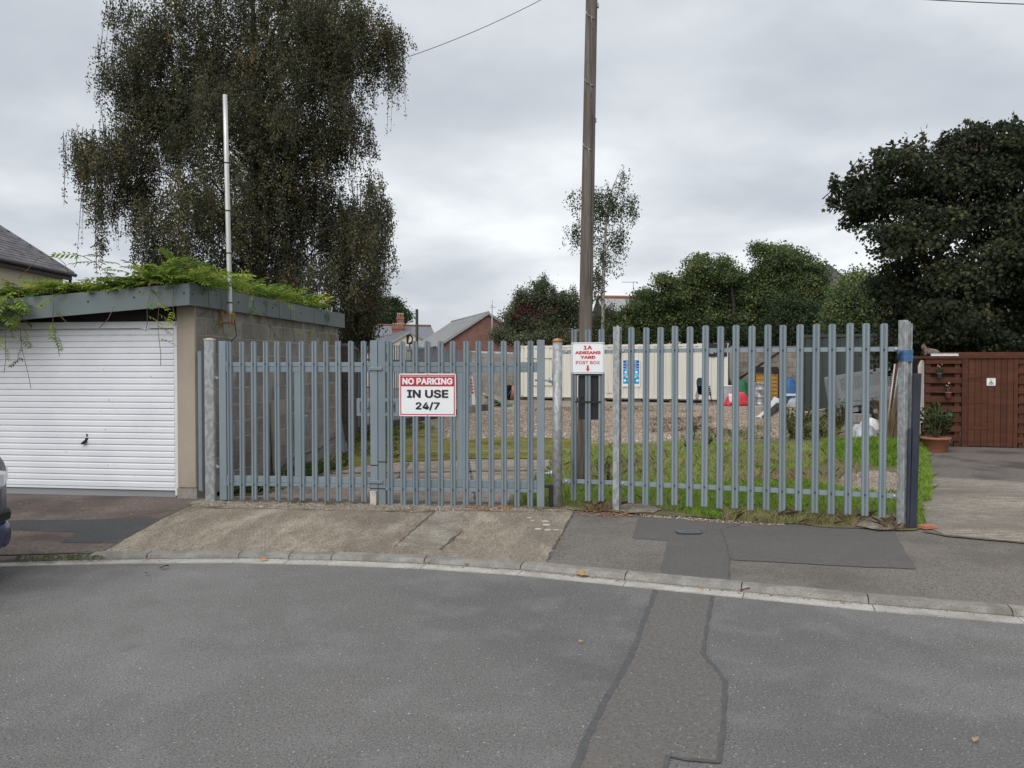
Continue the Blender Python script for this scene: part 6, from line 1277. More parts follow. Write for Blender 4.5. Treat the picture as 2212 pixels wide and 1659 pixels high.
def tree(name, label, trunk_px, radii, blobs, nclump, per, sig, shape, size, leafmat, barkmat, seed, mode='clump', nlimb=30, twigs=0, shell=0.42, down=0.0, group=None, limb_r=0.1, tint_noise=0.18, outward=0.6, parent=None, sub=(0, 0.3), parts=('crown', 'branches')):
    r = np.random.default_rng(seed)
    if sub[0]: blobs = lumpy(blobs, sub[0], sub[1], r, sub[2] if len(sub) > 2 else 0.72)
    trunk = [dp(x, y, Y) for x, y, Y in trunk_px]; base = Vector((trunk[0].x, trunk[0].y, 0.1)); trunk[0] = base
    if parent is None: t = thing(name, label, 'tree', base, 0, group); mb = MB(); mb.tube(trunk, radii, 10, False); mb.build('trunk', barkmat, t, base)
    else: t = parent; base = Vector(t.location)
    cl, idx = blob_points(blobs, nclump, r, shell)
    mb = MB(); pick = r.choice(nclump, min(nlimb, nclump), replace=False); C_ = np.array([tuple(dp(b[0], b[1], b[4])) for b in blobs]); limbs(mb, trunk, cl[pick] * 0.5 + C_[idx[pick]] * 0.5, r, limb_r)
    C = np.array([tuple(dp(b[0], b[1], b[4])) for b in blobs]); S = np.array([(b[2] / F * b[4], b[5], b[3] / F * b[4]) for b in blobs])
    n = nclump * per; cid = np.repeat(np.arange(nclump), per)
    out_ = (cl - C[idx]) / S[idx]; out_ /= np.linalg.norm(out_, axis=1, keepdims=True) + 1e-9
    if mode == 'weep':
        Ls = r.uniform(0.35, 1.0, nclump) * sig[1]; q = r.uniform(0, 1, n) ** 0.8; sway = r.normal(size=(nclump, 2)) * 0.10
        pos = cl[cid] + np.stack([r.normal(size=n) * sig[0] + sway[cid, 0] * q, r.normal(size=n) * sig[0] + sway[cid, 1] * q, -q * Ls[cid]], 1)
        dirs = r.normal(size=(n, 3)) * 0.7 + np.array([0, 0, -1.0])
        for i in r.choice(nclump, min(twigs, nclump), replace=False):
            p = Vector(cl[i]); mb.tube([p + Vector((0, 0, 0.05)), p + Vector((sway[i, 0] * 0.5, sway[i, 1] * 0.5, -Ls[i] * 0.5)), p + Vector((sway[i, 0], sway[i, 1], -Ls[i]))], [0.007, 0.005, 0.002], 3, False)
    else:
        g = r.normal(size=(n, 3)) * np.array(sig); pos = cl[cid] + g
        dirs = r.normal(size=(n, 3)) * 0.7 + out_[cid] * outward + np.array([0, 0, -down])
        for i in r.choice(nclump, min(twigs, nclump), replace=False):
            p = Vector(cl[i]); o = Vector(out_[i]); mb.tube([p - o * 0.35 - Vector((0, 0, 0.25)), p - o * 0.1, p + o * 0.12 + Vector((0, 0, 0.05))], [0.014, 0.009, 0.003], 4, False)
    mb.build(parts[1], barkmat if barkmat == 'bark' else 'twig', t, base)['kind'] = 'stuff'
    V = leafset(n, shape, r.uniform(0.7, 1.25, n) * size, pos, dirs) - np.array(tuple(base))
    ct = r.normal(0, tint_noise, nclump); tint = np.clip(0.42 + ct[cid] + r.normal(0, 0.11, n), 0, 1)
    me = npmesh(parts[0], V, len(shape), tint); me.materials.append(MATS[leafmat]); o = link(parts[0], me, None, t); o['kind'] = 'stuff'
    return t
BY = 17.0
bb = [(300, 40, 55, 80), (262, 135, 58, 52), (200, 318, 46, 48), (255, 335, 60, 75), (222, 400, 30, 42), (350, 250, 70, 80), (390, 120, 95, 110),
      (470, 60, 150, 120), (500, 240, 150, 130), (520, 420, 150, 130), (420, 430, 85, 85), (360, 520, 55, 60), (420, 580, 100, 62), (530, 590, 120, 72), (640, 150, 130, 130), (650, 330, 115, 120), (620, 480, 110, 100),
      (720, 470, 95, 95), (770, 470, 75, 75), (808, 405, 34, 45), (690, 590, 105, 62), (775, 590, 48, 48), (730, 60, 100, 80), (800, 55, 60, 48), (848, 70, 32, 34), (845, 120, 28, 40), (770, 130, 50, 40), (775, 285, 32, 40), (745, 220, 40, 50), (660, 20, 140, 80), (520, -60, 200, 70), (335, 170, 50, 50),
      (340, 545, 32, 42), (350, 600, 50, 30), (800, 500, 46, 62), (812, 575, 24, 46), (775, 640, 42, 34), (700, 645, 70, 34), (822, 450, 28, 40), (178, 300, 26, 28), (212, 440, 20, 40), (224, 500, 9, 30), (600, 645, 90, 30), (480, 610, 90, 40), (700, 290, 70, 60), (600, 250, 80, 60), (290, 335, 50, 65), (305, 420, 42, 52), (335, 465, 48, 48), (305, 200, 52, 60), (270, 265, 45, 40)]
bb = [(x, y, a, b_, BY + random.uniform(-0.8, 0.8), min(2.4, 0.9 * max(a, b_) / 98 + 0.35)) for x, y, a, b_ in bb]
wbt = tree('weeping_birch', 'huge dark weeping birch towering behind the garage', [(566, 800, BY), (562, 620, BY), (556, 480, BY), (552, 300, BY + 0.6), (548, 120, BY + 0.8), (545, -60, BY + 0.8), (540, -160, BY + 0.8)], [0.20, 0.17, 0.15, 0.11, 0.07, 0.04, 0.02], bb, 7400, 52, (0.05, 0.85), DIAMOND, 0.047, 'leaf_birch', 'bark', 11, 'weep', 70, 1800, 0.42, limb_r=0.06, sub=(3, 0.36, 1.0), tint_noise=0.22)
fr = [b for b in bb if b[0] < 300 or b[0] > 740 or b[1] > 540 or b[0] < 360 and b[1] < 250]
tree('weeping_birch', '', [(566, 800, BY), (562, 620, BY), (556, 480, BY), (552, 300, BY)], [0.02, 0.02, 0.02, 0.02], fr, 520, 26, (0.035, 1.7), DIAMOND, 0.046, 'leaf_birch', 'bark', 14, 'weep', 1, 520, 0.12, limb_r=0.01, parent=wbt, parts=('hanging_leaves', 'hanging_twigs'), tint_noise=0.25)
# young birch behind the utility pole
YB = 40.0
yb = [(1290, 430, 48, 50), (1325, 420, 42, 50), (1352, 368, 18, 22), (1365, 430, 14, 30), (1225, 480, 10, 14), (1300, 510, 40, 35), (1340, 500, 28, 30), (1238, 410, 18, 14), (1245, 485, 22, 18), (1315, 545, 40, 18), (1290, 590, 22, 35), (1310, 660, 22, 30)]
yb = [(x, y, a, b_, YB, 0.7) for x, y, a, b_ in yb]
tree('young_birch', 'slender white-barked young birch behind the utility pole', [(1302, 800, YB), (1303, 690, YB), (1303, 600, YB), (1308, 500, YB), (1318, 420, YB), (1340, 365, YB)], [0.11, 0.10, 0.085, 0.06, 0.035, 0.01], yb, 310, 24, (0.11, 1.5), DIAMOND, 0.105, 'leaf_young_birch', 'bark_birch', 12, 'weep', 26, 150, 0.6, limb_r=0.035)
# broad green trees behind the container
def broad(label, blobs, trunk, nclump, per, size, mat, seed, sig=(0.22, 0.22, 0.13), name='green_tree', shell=0.38, shape=DIAMOND, twigs=80, group='green trees behind the container'):
    tree(name, label, trunk, [0.16, 0.13, 0.10, 0.05], blobs, int(nclump * 1.7), per, sig, shape, size * 0.74, mat, 'bark', seed, 'clump', 26, twigs, shell, 0.1, group, 0.09, sub=(7, 0.34), tint_noise=0.27)
Y1 = 41.0
def bl3(L, Y, dep=1.3): return [(x, y, a, b_, Y + random.uniform(-0.6, 0.6), dep) for x, y, a, b_ in L]
broad('lowest green tree beside the slate roof', bl3([(1390, 650, 30, 28), (1375, 690, 40, 30), (1410, 690, 45, 40), (1350, 720, 40, 30)], Y1), [(1395, 800, Y1), (1395, 740, Y1), (1395, 690, Y1), (1395, 640, Y1)], 300, 40, 0.17, 'leaf_green', 21)
broad('green tree with an airy domed top among the row', bl3([(1450, 625, 45, 38), (1505, 585, 38, 32), (1490, 640, 60, 50), (1440, 690, 55, 40), (1510, 690, 55, 40)], Y1), [(1490, 800, Y1), (1490, 730, Y1), (1495, 660, Y1), (1500, 590, Y1)], 480, 40, 0.17, 'leaf_green', 22)
broad('middle green tree of the row behind the container', bl3([(1570, 590, 40, 40), (1590, 640, 60, 60), (1560, 690, 60, 45), (1615, 700, 55, 40)], Y1 + 1), [(1585, 800, Y1), (1585, 730, Y1), (1585, 660, Y1), (1575, 580, Y1)], 480, 40, 0.17, 'leaf_green', 23)
broad('tallest and broadest green tree of the row', bl3([(1665, 560, 50, 42), (1720, 575, 55, 48), (1690, 620, 85, 60), (1750, 640, 60, 50), (1770, 600, 30, 35), (1650, 640, 50, 50)], Y1), [(1690, 800, Y1), (1690, 730, Y1), (1692, 660, Y1), (1695, 580, Y1)], 700, 40, 0.17, 'leaf_green', 24)
broad('dark glossy evergreen behind the green shed', bl3([(1700, 700, 80, 45), (1780, 700, 70, 55), (1840, 690, 60, 60), (1880, 720, 50, 45), (1740, 740, 60, 30)], 37.0), [(1780, 800, 37), (1780, 740, 37), (1782, 700, 37), (1785, 660, 37)], 620, 40, 0.15, 'leaf_dark', 25, name='evergreen_tree')
broad('dense dark thicket tree above the container roof', bl3([(1440, 728, 70, 20), (1540, 730, 70, 22), (1620, 735, 70, 26), (1350, 735, 60, 20)], 40.5), [(1500, 800, 40.5), (1500, 765, 40.5), (1502, 740, 40.5), (1505, 715, 40.5)], 420, 40, 0.15, 'leaf_dark', 26)
broad('feathery bamboo-like shrub between shed and maple', bl3([(1830, 650, 30, 50), (1850, 620, 28, 40), (1870, 660, 40, 60), (1815, 690, 35, 40)], 30.0, 0.8), [(1850, 800, 30), (1850, 740, 30), (1852, 690, 30), (1855, 640, 30)], 420, 40, 0.13, 'leaf_green', 27, (0.22, 0.22, 0.2), 'bamboo_shrub', twigs=160)
# mixed bushes between the brick gable and the pole
YH = 43.0
broad('bush with red-tinged leaves beside the brick gable', bl3([(1110, 690, 35, 30), (1140, 660, 40, 35), (1150, 700, 55, 30), (1115, 720, 40, 20)], YH, 1.0), [(1130, 800, YH), (1130, 750, YH), (1132, 700, YH), (1135, 660, YH)], 360, 36, 0.13, 'leaf_bush', 28, name='mixed_bush', twigs=120, group='bushes beyond the yard')
broad('spiky topped bush just before the utility pole', bl3([(1195, 660, 38, 32), (1220, 690, 40, 35), (1185, 705, 45, 28), (1165, 630, 20, 25), (1240, 650, 18, 25)], YH, 1.0), [(1200, 800, YH), (1200, 750, YH), (1202, 700, YH), (1203, 650, YH)], 380, 36, 0.13, 'leaf_bush', 29, name='mixed_bush', twigs=140, group='bushes beyond the yard')
broad('leafy bush at the foot of the young birch', bl3([(1275, 700, 35, 35), (1320, 700, 40, 35), (1345, 690, 35, 30), (1290, 725, 40, 20)], YH, 1.0), [(1300, 800, YH), (1300, 750, YH), (1302, 700, YH), (1303, 670, YH)], 360, 36, 0.13, 'leaf_bush', 30, name='mixed_bush', twigs=90, group='bushes beyond the yard')
tree('red_creeper', 'crimson creeper draped over the bush tops', [(1150, 800, 42), (1150, 740, 42), (1148, 700, 42), (1145, 680, 42)], [0.03, 0.03, 0.02, 0.01], [(1140, 668, 24, 7, 41.8, 0.3), (1168, 676, 20, 9, 41.8, 0.3), (1150, 698, 16, 14, 41.8, 0.3), (1118, 684, 10, 10, 41.8, 0.3)], 22, 10, (0.14, 0.12, 0.10), DIAMOND, 0.10, 'leaf_red', 'bark', 31, 'clump', 10, 10, 0.6, limb_r=0.02)
# upright shoots on the bush tops
broad('wispy upright shoots on top of the bushes', bl3([(1112, 655, 3, 22), (1122, 640, 4, 24), (1168, 622, 4, 28), (1176, 615, 4, 30), (1196, 635, 4, 26), (1215, 640, 3, 20), (1240, 632, 3, 24), (1100, 680, 10, 20), (1158, 640, 4, 22)], 42.6, 0.4), [(1170, 800, 42.6), (1170, 740, 42.6), (1171, 690, 42.6), (1171, 640, 42.6)], 110, 26, 0.11, 'leaf_bush', 32, (0.09, 0.09, 0.14), 'shoot_bush', shell=0.7, twigs=90, group='bushes beyond the yard')
broad('low thicket filling the gap between bushes and container', bl3([(1085, 730, 30, 16), (1130, 735, 40, 16), (1180, 735, 45, 18), (1230, 732, 40, 20), (1280, 735, 40, 18), (1330, 732, 40, 20)], 42.0, 0.9), [(1200, 800, 42), (1200, 770, 42), (1201, 750, 42), (1202, 730, 42)], 330, 36, 0.14, 'leaf_bush', 37, name='thicket', twigs=60, group='bushes beyond the yard')
# far round tree
broad('dark round-headed tree beyond the far rooftops', bl3([(832, 675, 42, 28), (812, 688, 30, 22), (855, 682, 30, 26), (835, 660, 28, 16)], 105.0, 3.0), [(835, 790, 105), (835, 740, 105), (835, 700, 105), (835, 670, 105)], 420, 40, 0.33, 'leaf_dark', 33, (0.45, 0.45, 0.35), 'round_tree', group=None)
# shrub growth under the birch by the far fence
broad('ivy-like leafy growth hanging behind the boundary fence', bl3([(765, 700, 22, 30), (790, 715, 25, 22), (760, 740, 20, 30), (780, 690, 20, 20)], 18.6, 0.5), [(768, 800, 18.6), (768, 760, 18.6), (769, 720, 18.6), (770, 680, 18.6)], 130, 40, 0.07, 'leaf_birch', 34, (0.14, 0.14, 0.16), 'ivy_bush', group=None)
# maple
YM = 16.8
mbz = [(2090, 400, 110, 90), (2170, 360, 100, 90), (1990, 420, 70, 70), (1900, 440, 60, 60), (1845, 425, 40, 45), (1900, 380, 45, 35), (1960, 350, 50, 35), (1850, 470, 30, 30), (2130, 480, 120, 80), (2010, 500, 90, 60), (1935, 520, 60, 45), (2200, 560, 100, 90), (2090, 590, 110, 80), (1990, 600, 75, 70), (1925, 600, 45, 50), (2180, 680, 110, 80), (2060, 690, 110, 65), (1975, 690, 60, 60), (1925, 660, 40, 40), (2050, 330, 50, 40), (2130, 300, 70, 40), (2220, 300, 60, 45), (2270, 450, 80, 140), (2270, 640, 80, 120), (1975, 735, 40, 26), (2040, 735, 60, 28), (2120, 735, 70, 30), (2200, 735, 70, 30), (2000, 650, 60, 60)]
mbz = [(x, y, a, b_, YM + random.uniform(-0.7, 0.9), min(1.6, 0.8 * max(a, b_) / 99 + 0.3)) for x, y, a, b_ in mbz]
mpl = tree('maple_tree', 'big dark maple overhanging the timber fence', [(2010, 800, YM + 0.4), (1998, 740, YM + 0.4), (1972, 690, YM + 0.3), (2000, 600, YM), (2060, 500, YM), (2100, 400, YM)], [0.10, 0.09, 0.085, 0.075, 0.06, 0.03], mbz, 5800, 17, (0.13, 0.13, 0.05), MAPLE, 0.076, 'leaf_maple', 'bark', 41, 'clump', 40, 300, 0.36, 0.65, None, 0.05, 0.28, 0.7, sub=(7, 0.33))
ms = [(1838, 380), (1855, 345), (1892, 335), (1905, 340), (1925, 320), (1990, 300), (2040, 290), (2100, 285), (2118, 275), (2135, 270), (2165, 280), (2190, 272), (1805, 400), (1800, 425), (1960, 318), (2068, 290)]
tree('maple_tree', 'upright leafy shoots standing along the top of the maple', [(2060, 800, YM), (2060, 600, YM), (2060, 450, YM), (2060, 380, YM)], [0.05, 0.05, 0.04, 0.02], [(x, y + 8, 6, 26, YM, 0.15) for x, y in ms], 90, 9, (0.05, 0.05, 0.06), MAPLE, 0.10, 'leaf_maple', 'bark', 42, 'clump', 16, 80, 0.6, 0.2, None, 0.012, parent=mpl, parts=('shoots', 'shoot_stems'))
tree('sky_block_hedge', 'added dark evergreen hedge that blocks the sky behind the timber fence', [(2080, 800, 20.5), (2080, 770, 20.5), (2081, 740, 20.5), (2082, 700, 20.5)], [0.06, 0.05, 0.04, 0.02], [(x, y, 70, 50, 20.5, 0.6) for x, y in ((1960, 750), (2040, 740), (2120, 735), (2200, 730), (2040, 680), (2150, 670))], 700, 22, (0.2, 0.2, 0.16), DIAMOND, 0.13, 'leaf_maple', 'bark', 61, 'clump', 20, 0, 0.5, 0.3)  # hedge added to block the bright sky low behind the maple
shrub('laurel_shrub', 'dark leafy undergrowth in shade below the maple', Vector((dp(1990, 900, 18.5).x, 18.5, 0.1)), 1.9, 0.8, 20, 500, 0.09, 'leaf_maple', 60)

# ================================================================ wisteria over the garage roof
def pinnate(seed, pairs=6, L=0.25, lw=0.085):
    r = np.random.default_rng(seed); mb = MB(); pts = []
    for i in range(pairs + 1):
        q = i / pairs; y = L * q; z = -0.05 * q * q * 1.2; pts.append((0, y, z))
    mb.tube(pts, [0.0022] * len(pts), 3, False); V = []
    for i in range(1, pairs + 1):
        for s in (-1, 1):
            q = i / pairs; b = np.array(pts[i]); l = lw * (1.0 - 0.25 * abs(q - 0.55)) * r.uniform(0.85, 1.15); d = np.array([s * 0.92, 0.45 + 0.3 * q, -0.22 + r.normal() * 0.15]); d /= np.linalg.norm(d); u = np.cross(d, [0, 0, 1]); u /= np.linalg.norm(u); m = b + d * l * 0.45
            V.append([b, m + u * l * 0.2, b + d * l + np.array([0, 0, -0.014]), m - u * l * 0.2])
    b = np.array(pts[-1]); V.append([b, b + [0.012, 0.03, -0.01], b + [0, 0.065, -0.025], b + [-0.012, 0.03, -0.01]])
    o = len(mb.v)
    for q in V: mb.add(q, [(0, 1, 2, 3)])
    return mb
def with_tint(me, lo, hi, seed):
    n = len(me.vertices); at = me.attributes.new('tint', 'FLOAT', 'POINT'); at.data.foreach_set('value', np.full(n, 0.0, np.float32) + np.random.default_rng(seed).uniform(lo, hi)); return me
wl = []
for k in range(14):
    me = with_tint(pinnate(k, 5 + k % 2, 0.22 + 0.03 * (k % 3), 0.076 + 0.006 * (k % 4)).mesh('leaf'), 0.0, 0.85, 200 + k); me.materials.append(MATS['leaf_wisteria']); wl.append(me)
wst = thing('wisteria', 'yellow-green wisteria sprawling over the garage roof edge', 'climber', G0 + Vector((0, 0, 0)), GA)
rw = random.Random(4); mb = MB(); spots = []
def droof(x): return FT + slope(x)
for i in range(820):     # along the front edge, thicker towards the far side
    x = -3.4 * rw.random() ** 0.8; dens = 1.0 if x < -1.3 else (0.75 if x < -0.2 else 0.9); y = FY + 0.14 + abs(rw.gauss(0, 0.30)); hgt = abs(rw.gauss(0, 0.04 if x > -1.6 else 0.065))
    if x < -2.05 and rw.random() < 0.26: y = FY - 0.03 - 0.05 * rw.random(); hgt = -rw.uniform(0.0, 0.34) * min(1, (-1.9 - x) / 0.5)
    spots.append((x, y, droof(x) + 0.04 + hgt, rw.uniform(0, 6.28), rw.uniform(-0.05, 0.45) if hgt >= 0 else rw.uniform(-0.7, 0.1)))
for i in range(430):     # along the side edge
    y = FY + (GL - 0.2) * rw.random() ** 1.15; x = FX - 0.12 - abs(rw.gauss(0, 0.25)); hgt = abs(rw.gauss(0, 0.085 if y < 3.2 else 0.05)); spots.append((x, y, FT + 0.03 + hgt, rw.uniform(0, 6.28), rw.uniform(0.1, 0.9)))
for cx_, cy_, nn_ in ((-0.02, -0.15, 60), (-0.5, -0.1, 60), (-2.6, 0.0, 70)):
    for i in range(nn_): spots.append((cx_ + rw.gauss(0, 0.25), cy_ + abs(rw.gauss(0, 0.12)), droof(cx_) + 0.03 + abs(rw.gauss(0, 0.06)), rw.uniform(0, 6.28), rw.uniform(-0.1, 0.45)))
tend = []   # hanging tendrils: start, length, sway
for x, y, L, s in ((-0.30, FY - 0.03, 0.95, 0.02), (-0.40, FY - 0.04, 0.55, -0.06), (-0.12, FY - 0.03, 0.5, 0.03), (-1.62, FY - 0.05, 0.75, 0.08), (-2.05, FY - 0.05, 1.10, 0.14), (-2.2, FY - 0.05, 0.9, -0.06), (-2.4, FY - 0.05, 0.6, 0.02)): tend.append(((x, y, droof(x) + 0.02), L, (s, 0)))
for y, L in ((0.05, 0.45), (0.35, 0.85), (1.6, 0.55), (2.0, 0.45), (2.4, 0.6), (3.3, 0.5), (3.9, 0.6), (1.2, 0.3)): tend.append(((FX + 0.03, y, FT + 0.02), L, (0, 0.18)))
for (p, L, s) in tend:
    P = [Vector(p) + Vector((s[0] * q * q + 0.012 * math.sin(9 * q), s[1] * q, -L * q + (0.05 if q == 0 else 0))) for q in np.linspace(0, 1, 8)]; MB().tube(P, 0.0038, 4).build('tendril', 'stem_brown', wst)
    for q in np.linspace(0.08, 0.66, max(2, int(L / 0.17))):
        v = Vector(p) + Vector((s[0] * q * q, s[1] * q, -L * q)); spots.insert(0, (v.x, v.y - 0.01, v.z, rw.uniform(0, 6.28), rw.uniform(-0.9, -0.2)))
def tendril_px(px_pts, Y):
    P = [dp(x, y, Y) for x, y in px_pts]; L_ = []
    for p in P:
        q = p - G0; L_.append(Vector((q.x * math.cos(GA) + q.y * math.sin(GA), -q.x * math.sin(GA) + q.y * math.cos(GA), q.z)))
    MB().tube(L_, 0.004, 4).build('tendril', 'stem_brown', wst); return L_
T1 = tendril_px([(256, 612), (246, 603), (226, 584), (205, 567), (180, 554), (164, 549), (158, 546), (164, 555), (166, 568), (160, 578)], 9.15)
for q in (T1[1], T1[2], T1[3], T1[4]):
    for _ in range(2): spots.insert(0, (q.x, q.y, q.z, rw.uniform(0, 6.28), 0.2))
T2 = tendril_px([(40, 602), (60, 582), (80, 560), (100, 553), (125, 556), (140, 570), (148, 590)], 9.2)
tendril_px([(248, 660), (233, 690), (215, 708)], 8.78)
vs_all, fs_all, tints = [], [], []
for i, (x, y, z, a_, tl) in enumerate(spots):
    me = wl[rw.randrange(14)]
    if i < 300:
        o = link('leaf', me, None, wst, (x, y, z)); o.rotation_euler = (tl, rw.uniform(-0.5, 0.5), a_); k_ = 0.68 if tl < -0.15 else 1.0; o.scale = (k_, k_, k_)
    else:
        Rm = Matrix.Rotation(a_, 3, 'Z') @ Matrix.Rotation(rw.uniform(-0.5, 0.5), 3, 'Y') @ Matrix.Rotation(tl, 3, 'X'); o0 = len(vs_all); tv = me.attributes['tint'].data[0].value; tv = min(1, max(0, tv + rw.gauss(0, 0.12)))
        for v in me.vertices: w_ = Rm @ v.co; vs_all.append((w_.x + x, w_.y + y, w_.z + z)); tints.append(tv)
        fs_all += [tuple(o0 + k for k in p.vertices) for p in me.polygons]
me = bpy.data.meshes.new('foliage'); me.from_pydata(vs_all, [], fs_all); at = me.attributes.new('tint', 'FLOAT', 'POINT'); at.data.foreach_set('value', np.array(tints, np.float32)); me.materials.append(MATS['leaf_wisteria']); o = link('foliage', me, None, wst); o['kind'] = 'stuff'
mb = MB()
for i in range(40):
    x = -3.3 * rw.random(); y = FY + 0.05 + 0.4 * rw.random(); mb.tube([(x, y, droof(x) - 0.01), (x + rw.uniform(-0.3, 0.3), y + 0.1, droof(x) + 0.07), (x + rw.uniform(-0.6, 0.6), y + rw.uniform(-0.1, 0.3), droof(x) + 0.02)], 0.006, 4)
mb.build('stems', 'stem_brown', wst)

# ================================================================ grass, weeds, gravel, litter
def in_poly(P, poly):
    x, y = P[:, 0], P[:, 1]; inside = np.zeros(len(P), bool); n = len(poly); j = n - 1
    for i in range(n):
        xi, yi = poly[i][:2]; xj_, yj_ = poly[j][:2]
        c_ = ((yi > y) != (yj_ > y)) & (x < (xj_ - xi) * (y - yi) / (yj_ - yi + 1e-12) + xi); inside ^= c_; j = i
    return inside
def scatter(poly, n, r):
    a = np.array([p[:2] for p in poly]); lo, hi = a.min(0), a.max(0); out_ = np.zeros((0, 2))
    while len(out_) < n:
        P = r.uniform(lo, hi, (n, 2)); out_ = np.vstack([out_, P[in_poly(P, poly)]])
    return out_[:n]
def vnoise(P, s, seed):
    r = np.random.default_rng(seed); k = r.normal(size=(6, 2)) * s; ph = r.uniform(0, 6.28, 6); return np.sin(P @ k.T + ph).mean(1)
def blades(name, poly, n, h, w, mat, seed, lean=0.35, zoff=0.0, patch=0.0, tintmu=0.42, dry=0.0, kind='stuff', label=None, cat='grass', hn=0.3):
    r = np.random.default_rng(seed); P = scatter(poly, n, r); nz = vnoise(P, 3.0, seed); nz2 = vnoise(P, 1.3, seed + 1)
    if patch > 0: keep = r.uniform(-0.5, 0.5, n) + nz * 1.4 > -0.5 + patch; P, nz, nz2 = P[keep], nz[keep], nz2[keep]
    n = len(P); H = h * r.uniform(0.45, 1.25, n) * (1 + hn * 1.5 * nz2 + hn * nz); H = np.maximum(H, h * 0.2)
    z = np.array([GZ(a, b_) for a, b_ in P]) + zoff; base = np.column_stack([P, z]); a_ = r.uniform(0, 6.28, n); side = np.column_stack([np.cos(a_), np.sin(a_), np.zeros(n)]) * (w * r.uniform(0.6, 1.3, n))[:, None] / 2
    ln = r.normal(size=(n, 2)) * lean * H[:, None]; tip = base + np.column_stack([ln, H]); mid = base + np.column_stack([ln * 0.3, H * 0.6])
    V = np.stack([base - side, base + side, mid + side * 0.75, tip, mid - side * 0.75], 1)
    tint = np.clip(tintmu + 0.35 * nz2 + r.normal(0, 0.16, n) + (r.uniform(0, 1, n) < dry) * 0.6, 0, 1)
    me = npmesh(name, V, 5, tint); me.materials.append(MATS[mat]); o = link(name, me, None); return tag(o, label, cat, None, kind)
gA = gpoly([(1215, 1092), (1290, 1096), (1345, 1098), (1390, 1092), (1440, 1105), (1560, 1126), (1660, 1132), (1840, 1137), (1870, 1120), (1938, 1110), (1938, 1070), (1850, 1066), (1800, 1058), (1760, 1050), (1560, 1046), (1400, 1060), (1300, 1060), (1215, 1060)])
blades('grass', gA, 60000, 0.085, 0.0042, 'grass', 1, 0.5, 0.01, 0.20, 0.48, 0.10, label='bright green grass growing along the foot of the long fence')
gB = gpoly([(1190, 1055), (1225, 1060), (1400, 1062), (1560, 1048), (1760, 1010), (1800, 1000), (1938, 1020), (1938, 962), (1700, 968), (1480, 962), (1330, 965), (1215, 985)])
blades('grass', gB, 64000, 0.11, 0.0055, 'grass', 2, 0.5, 0.01, 0.55, 0.58, 0.28, label='patchy rough grass inside the yard behind the fence')
gC = gpoly([(1974, 1140), (1990, 1140), (1992, 1084), (2010, 1080), (2010, 1033), (2004, 990), (1990, 962), (1960, 960), (1960, 1120)])
blades('grass', gC, 16000, 0.10, 0.007, 'grass', 3, 0.5, 0.01, 0.08, 0.46, 0.05, label='grass strip between the corner post and the driveway')
blades('grass', gpoly([(1780, 960), (1940, 958), (1940, 1010), (1790, 1005)]), 16000, 0.17, 0.008, 'grass', 4, 0.45, 0.01, 0.1, 0.35, 0.03, label='taller lush grass before the silver tarpaulin')
blades('dry_grass', gpoly([(1240, 1040), (1380, 985), (1560, 975), (1720, 980), (1850, 1000), (1850, 1058), (1700, 1066), (1560, 1055)]), 17000, 0.09, 0.0035, 'dead', 55, 0.6, 0.01, 0.35, 0.55, label='brown dying weeds in the middle of the yard grass', cat='grass')
blades('dry_grass', gpoly([(1560, 1128), (1660, 1134), (1850, 1139), (1880, 1118), (1560, 1112)]), 2600, 0.10, 0.003, 'dead', 5, 0.9, 0.01, 0.2, 0.7, label='straw-coloured dry grass along the footway edge', cat='grass')
blades('dry_grass', gpoly([(1905, 1130), (1945, 1120), (1950, 1148), (1910, 1150)]), 500, 0.12, 0.003, 'dead', 6, 1.2, 0.01, 0, 0.7, label='tuft of dead grass at the corner post foot', cat='grass')
blades('dry_grass', gpoly([(1256, 1104), (1300, 1098), (1330, 1100), (1300, 1108)]), 350, 0.10, 0.003, 'dead', 7, 1.2, 0.01, 0, 0.5, label='tuft of dead weeds before the narrow palisade panel', cat='grass')
blades('dry_grass', gpoly([(1910, 950), (1945, 950), (1945, 962), (1912, 962)]), 1500, 0.75, 0.006, 'dead', 8, 0.25, 0.0, 0, 0.35, label='tall brown dead stems behind the leaning poles', cat='grass')
blades('grass', gpoly([(1120, 1092), (1195, 1095), (1195, 1020), (1150, 1045)]), 5000, 0.07, 0.006, 'grass', 9, 0.6, 0.01, 0.2, 0.42, 0.08, label='low grass around the rusty capped gate post')
blades('weeds', gpoly([(480, 1072), (640, 1016), (745, 982), (765, 1005), (660, 1035), (560, 1066)]), 6000, 0.06, 0.012, 'weed', 10, 1.0, 0.01, 0.2, 0.4, 0.06, label='low weeds and leaf litter along the garage wall foot', cat='weeds')
blades('weeds', gpoly([(760, 985), (770, 938), (900, 915), (930, 918), (860, 960), (860, 992)]), 7000, 0.05, 0.012, 'weed', 11, 1.0, 0.01, 0.25, 0.5, 0.15, label='mossy weeds along the boundary fence foot', cat='weeds')
blades('weeds', gpoly([(1690, 905), (1800, 905), (1830, 915), (1800, 955), (1700, 955)]), 5000, 0.16, 0.006, 'weed', 12, 0.6, 0.0, 0.3, 0.5, 0.15, label='rough weeds before the green shed', cat='weeds')
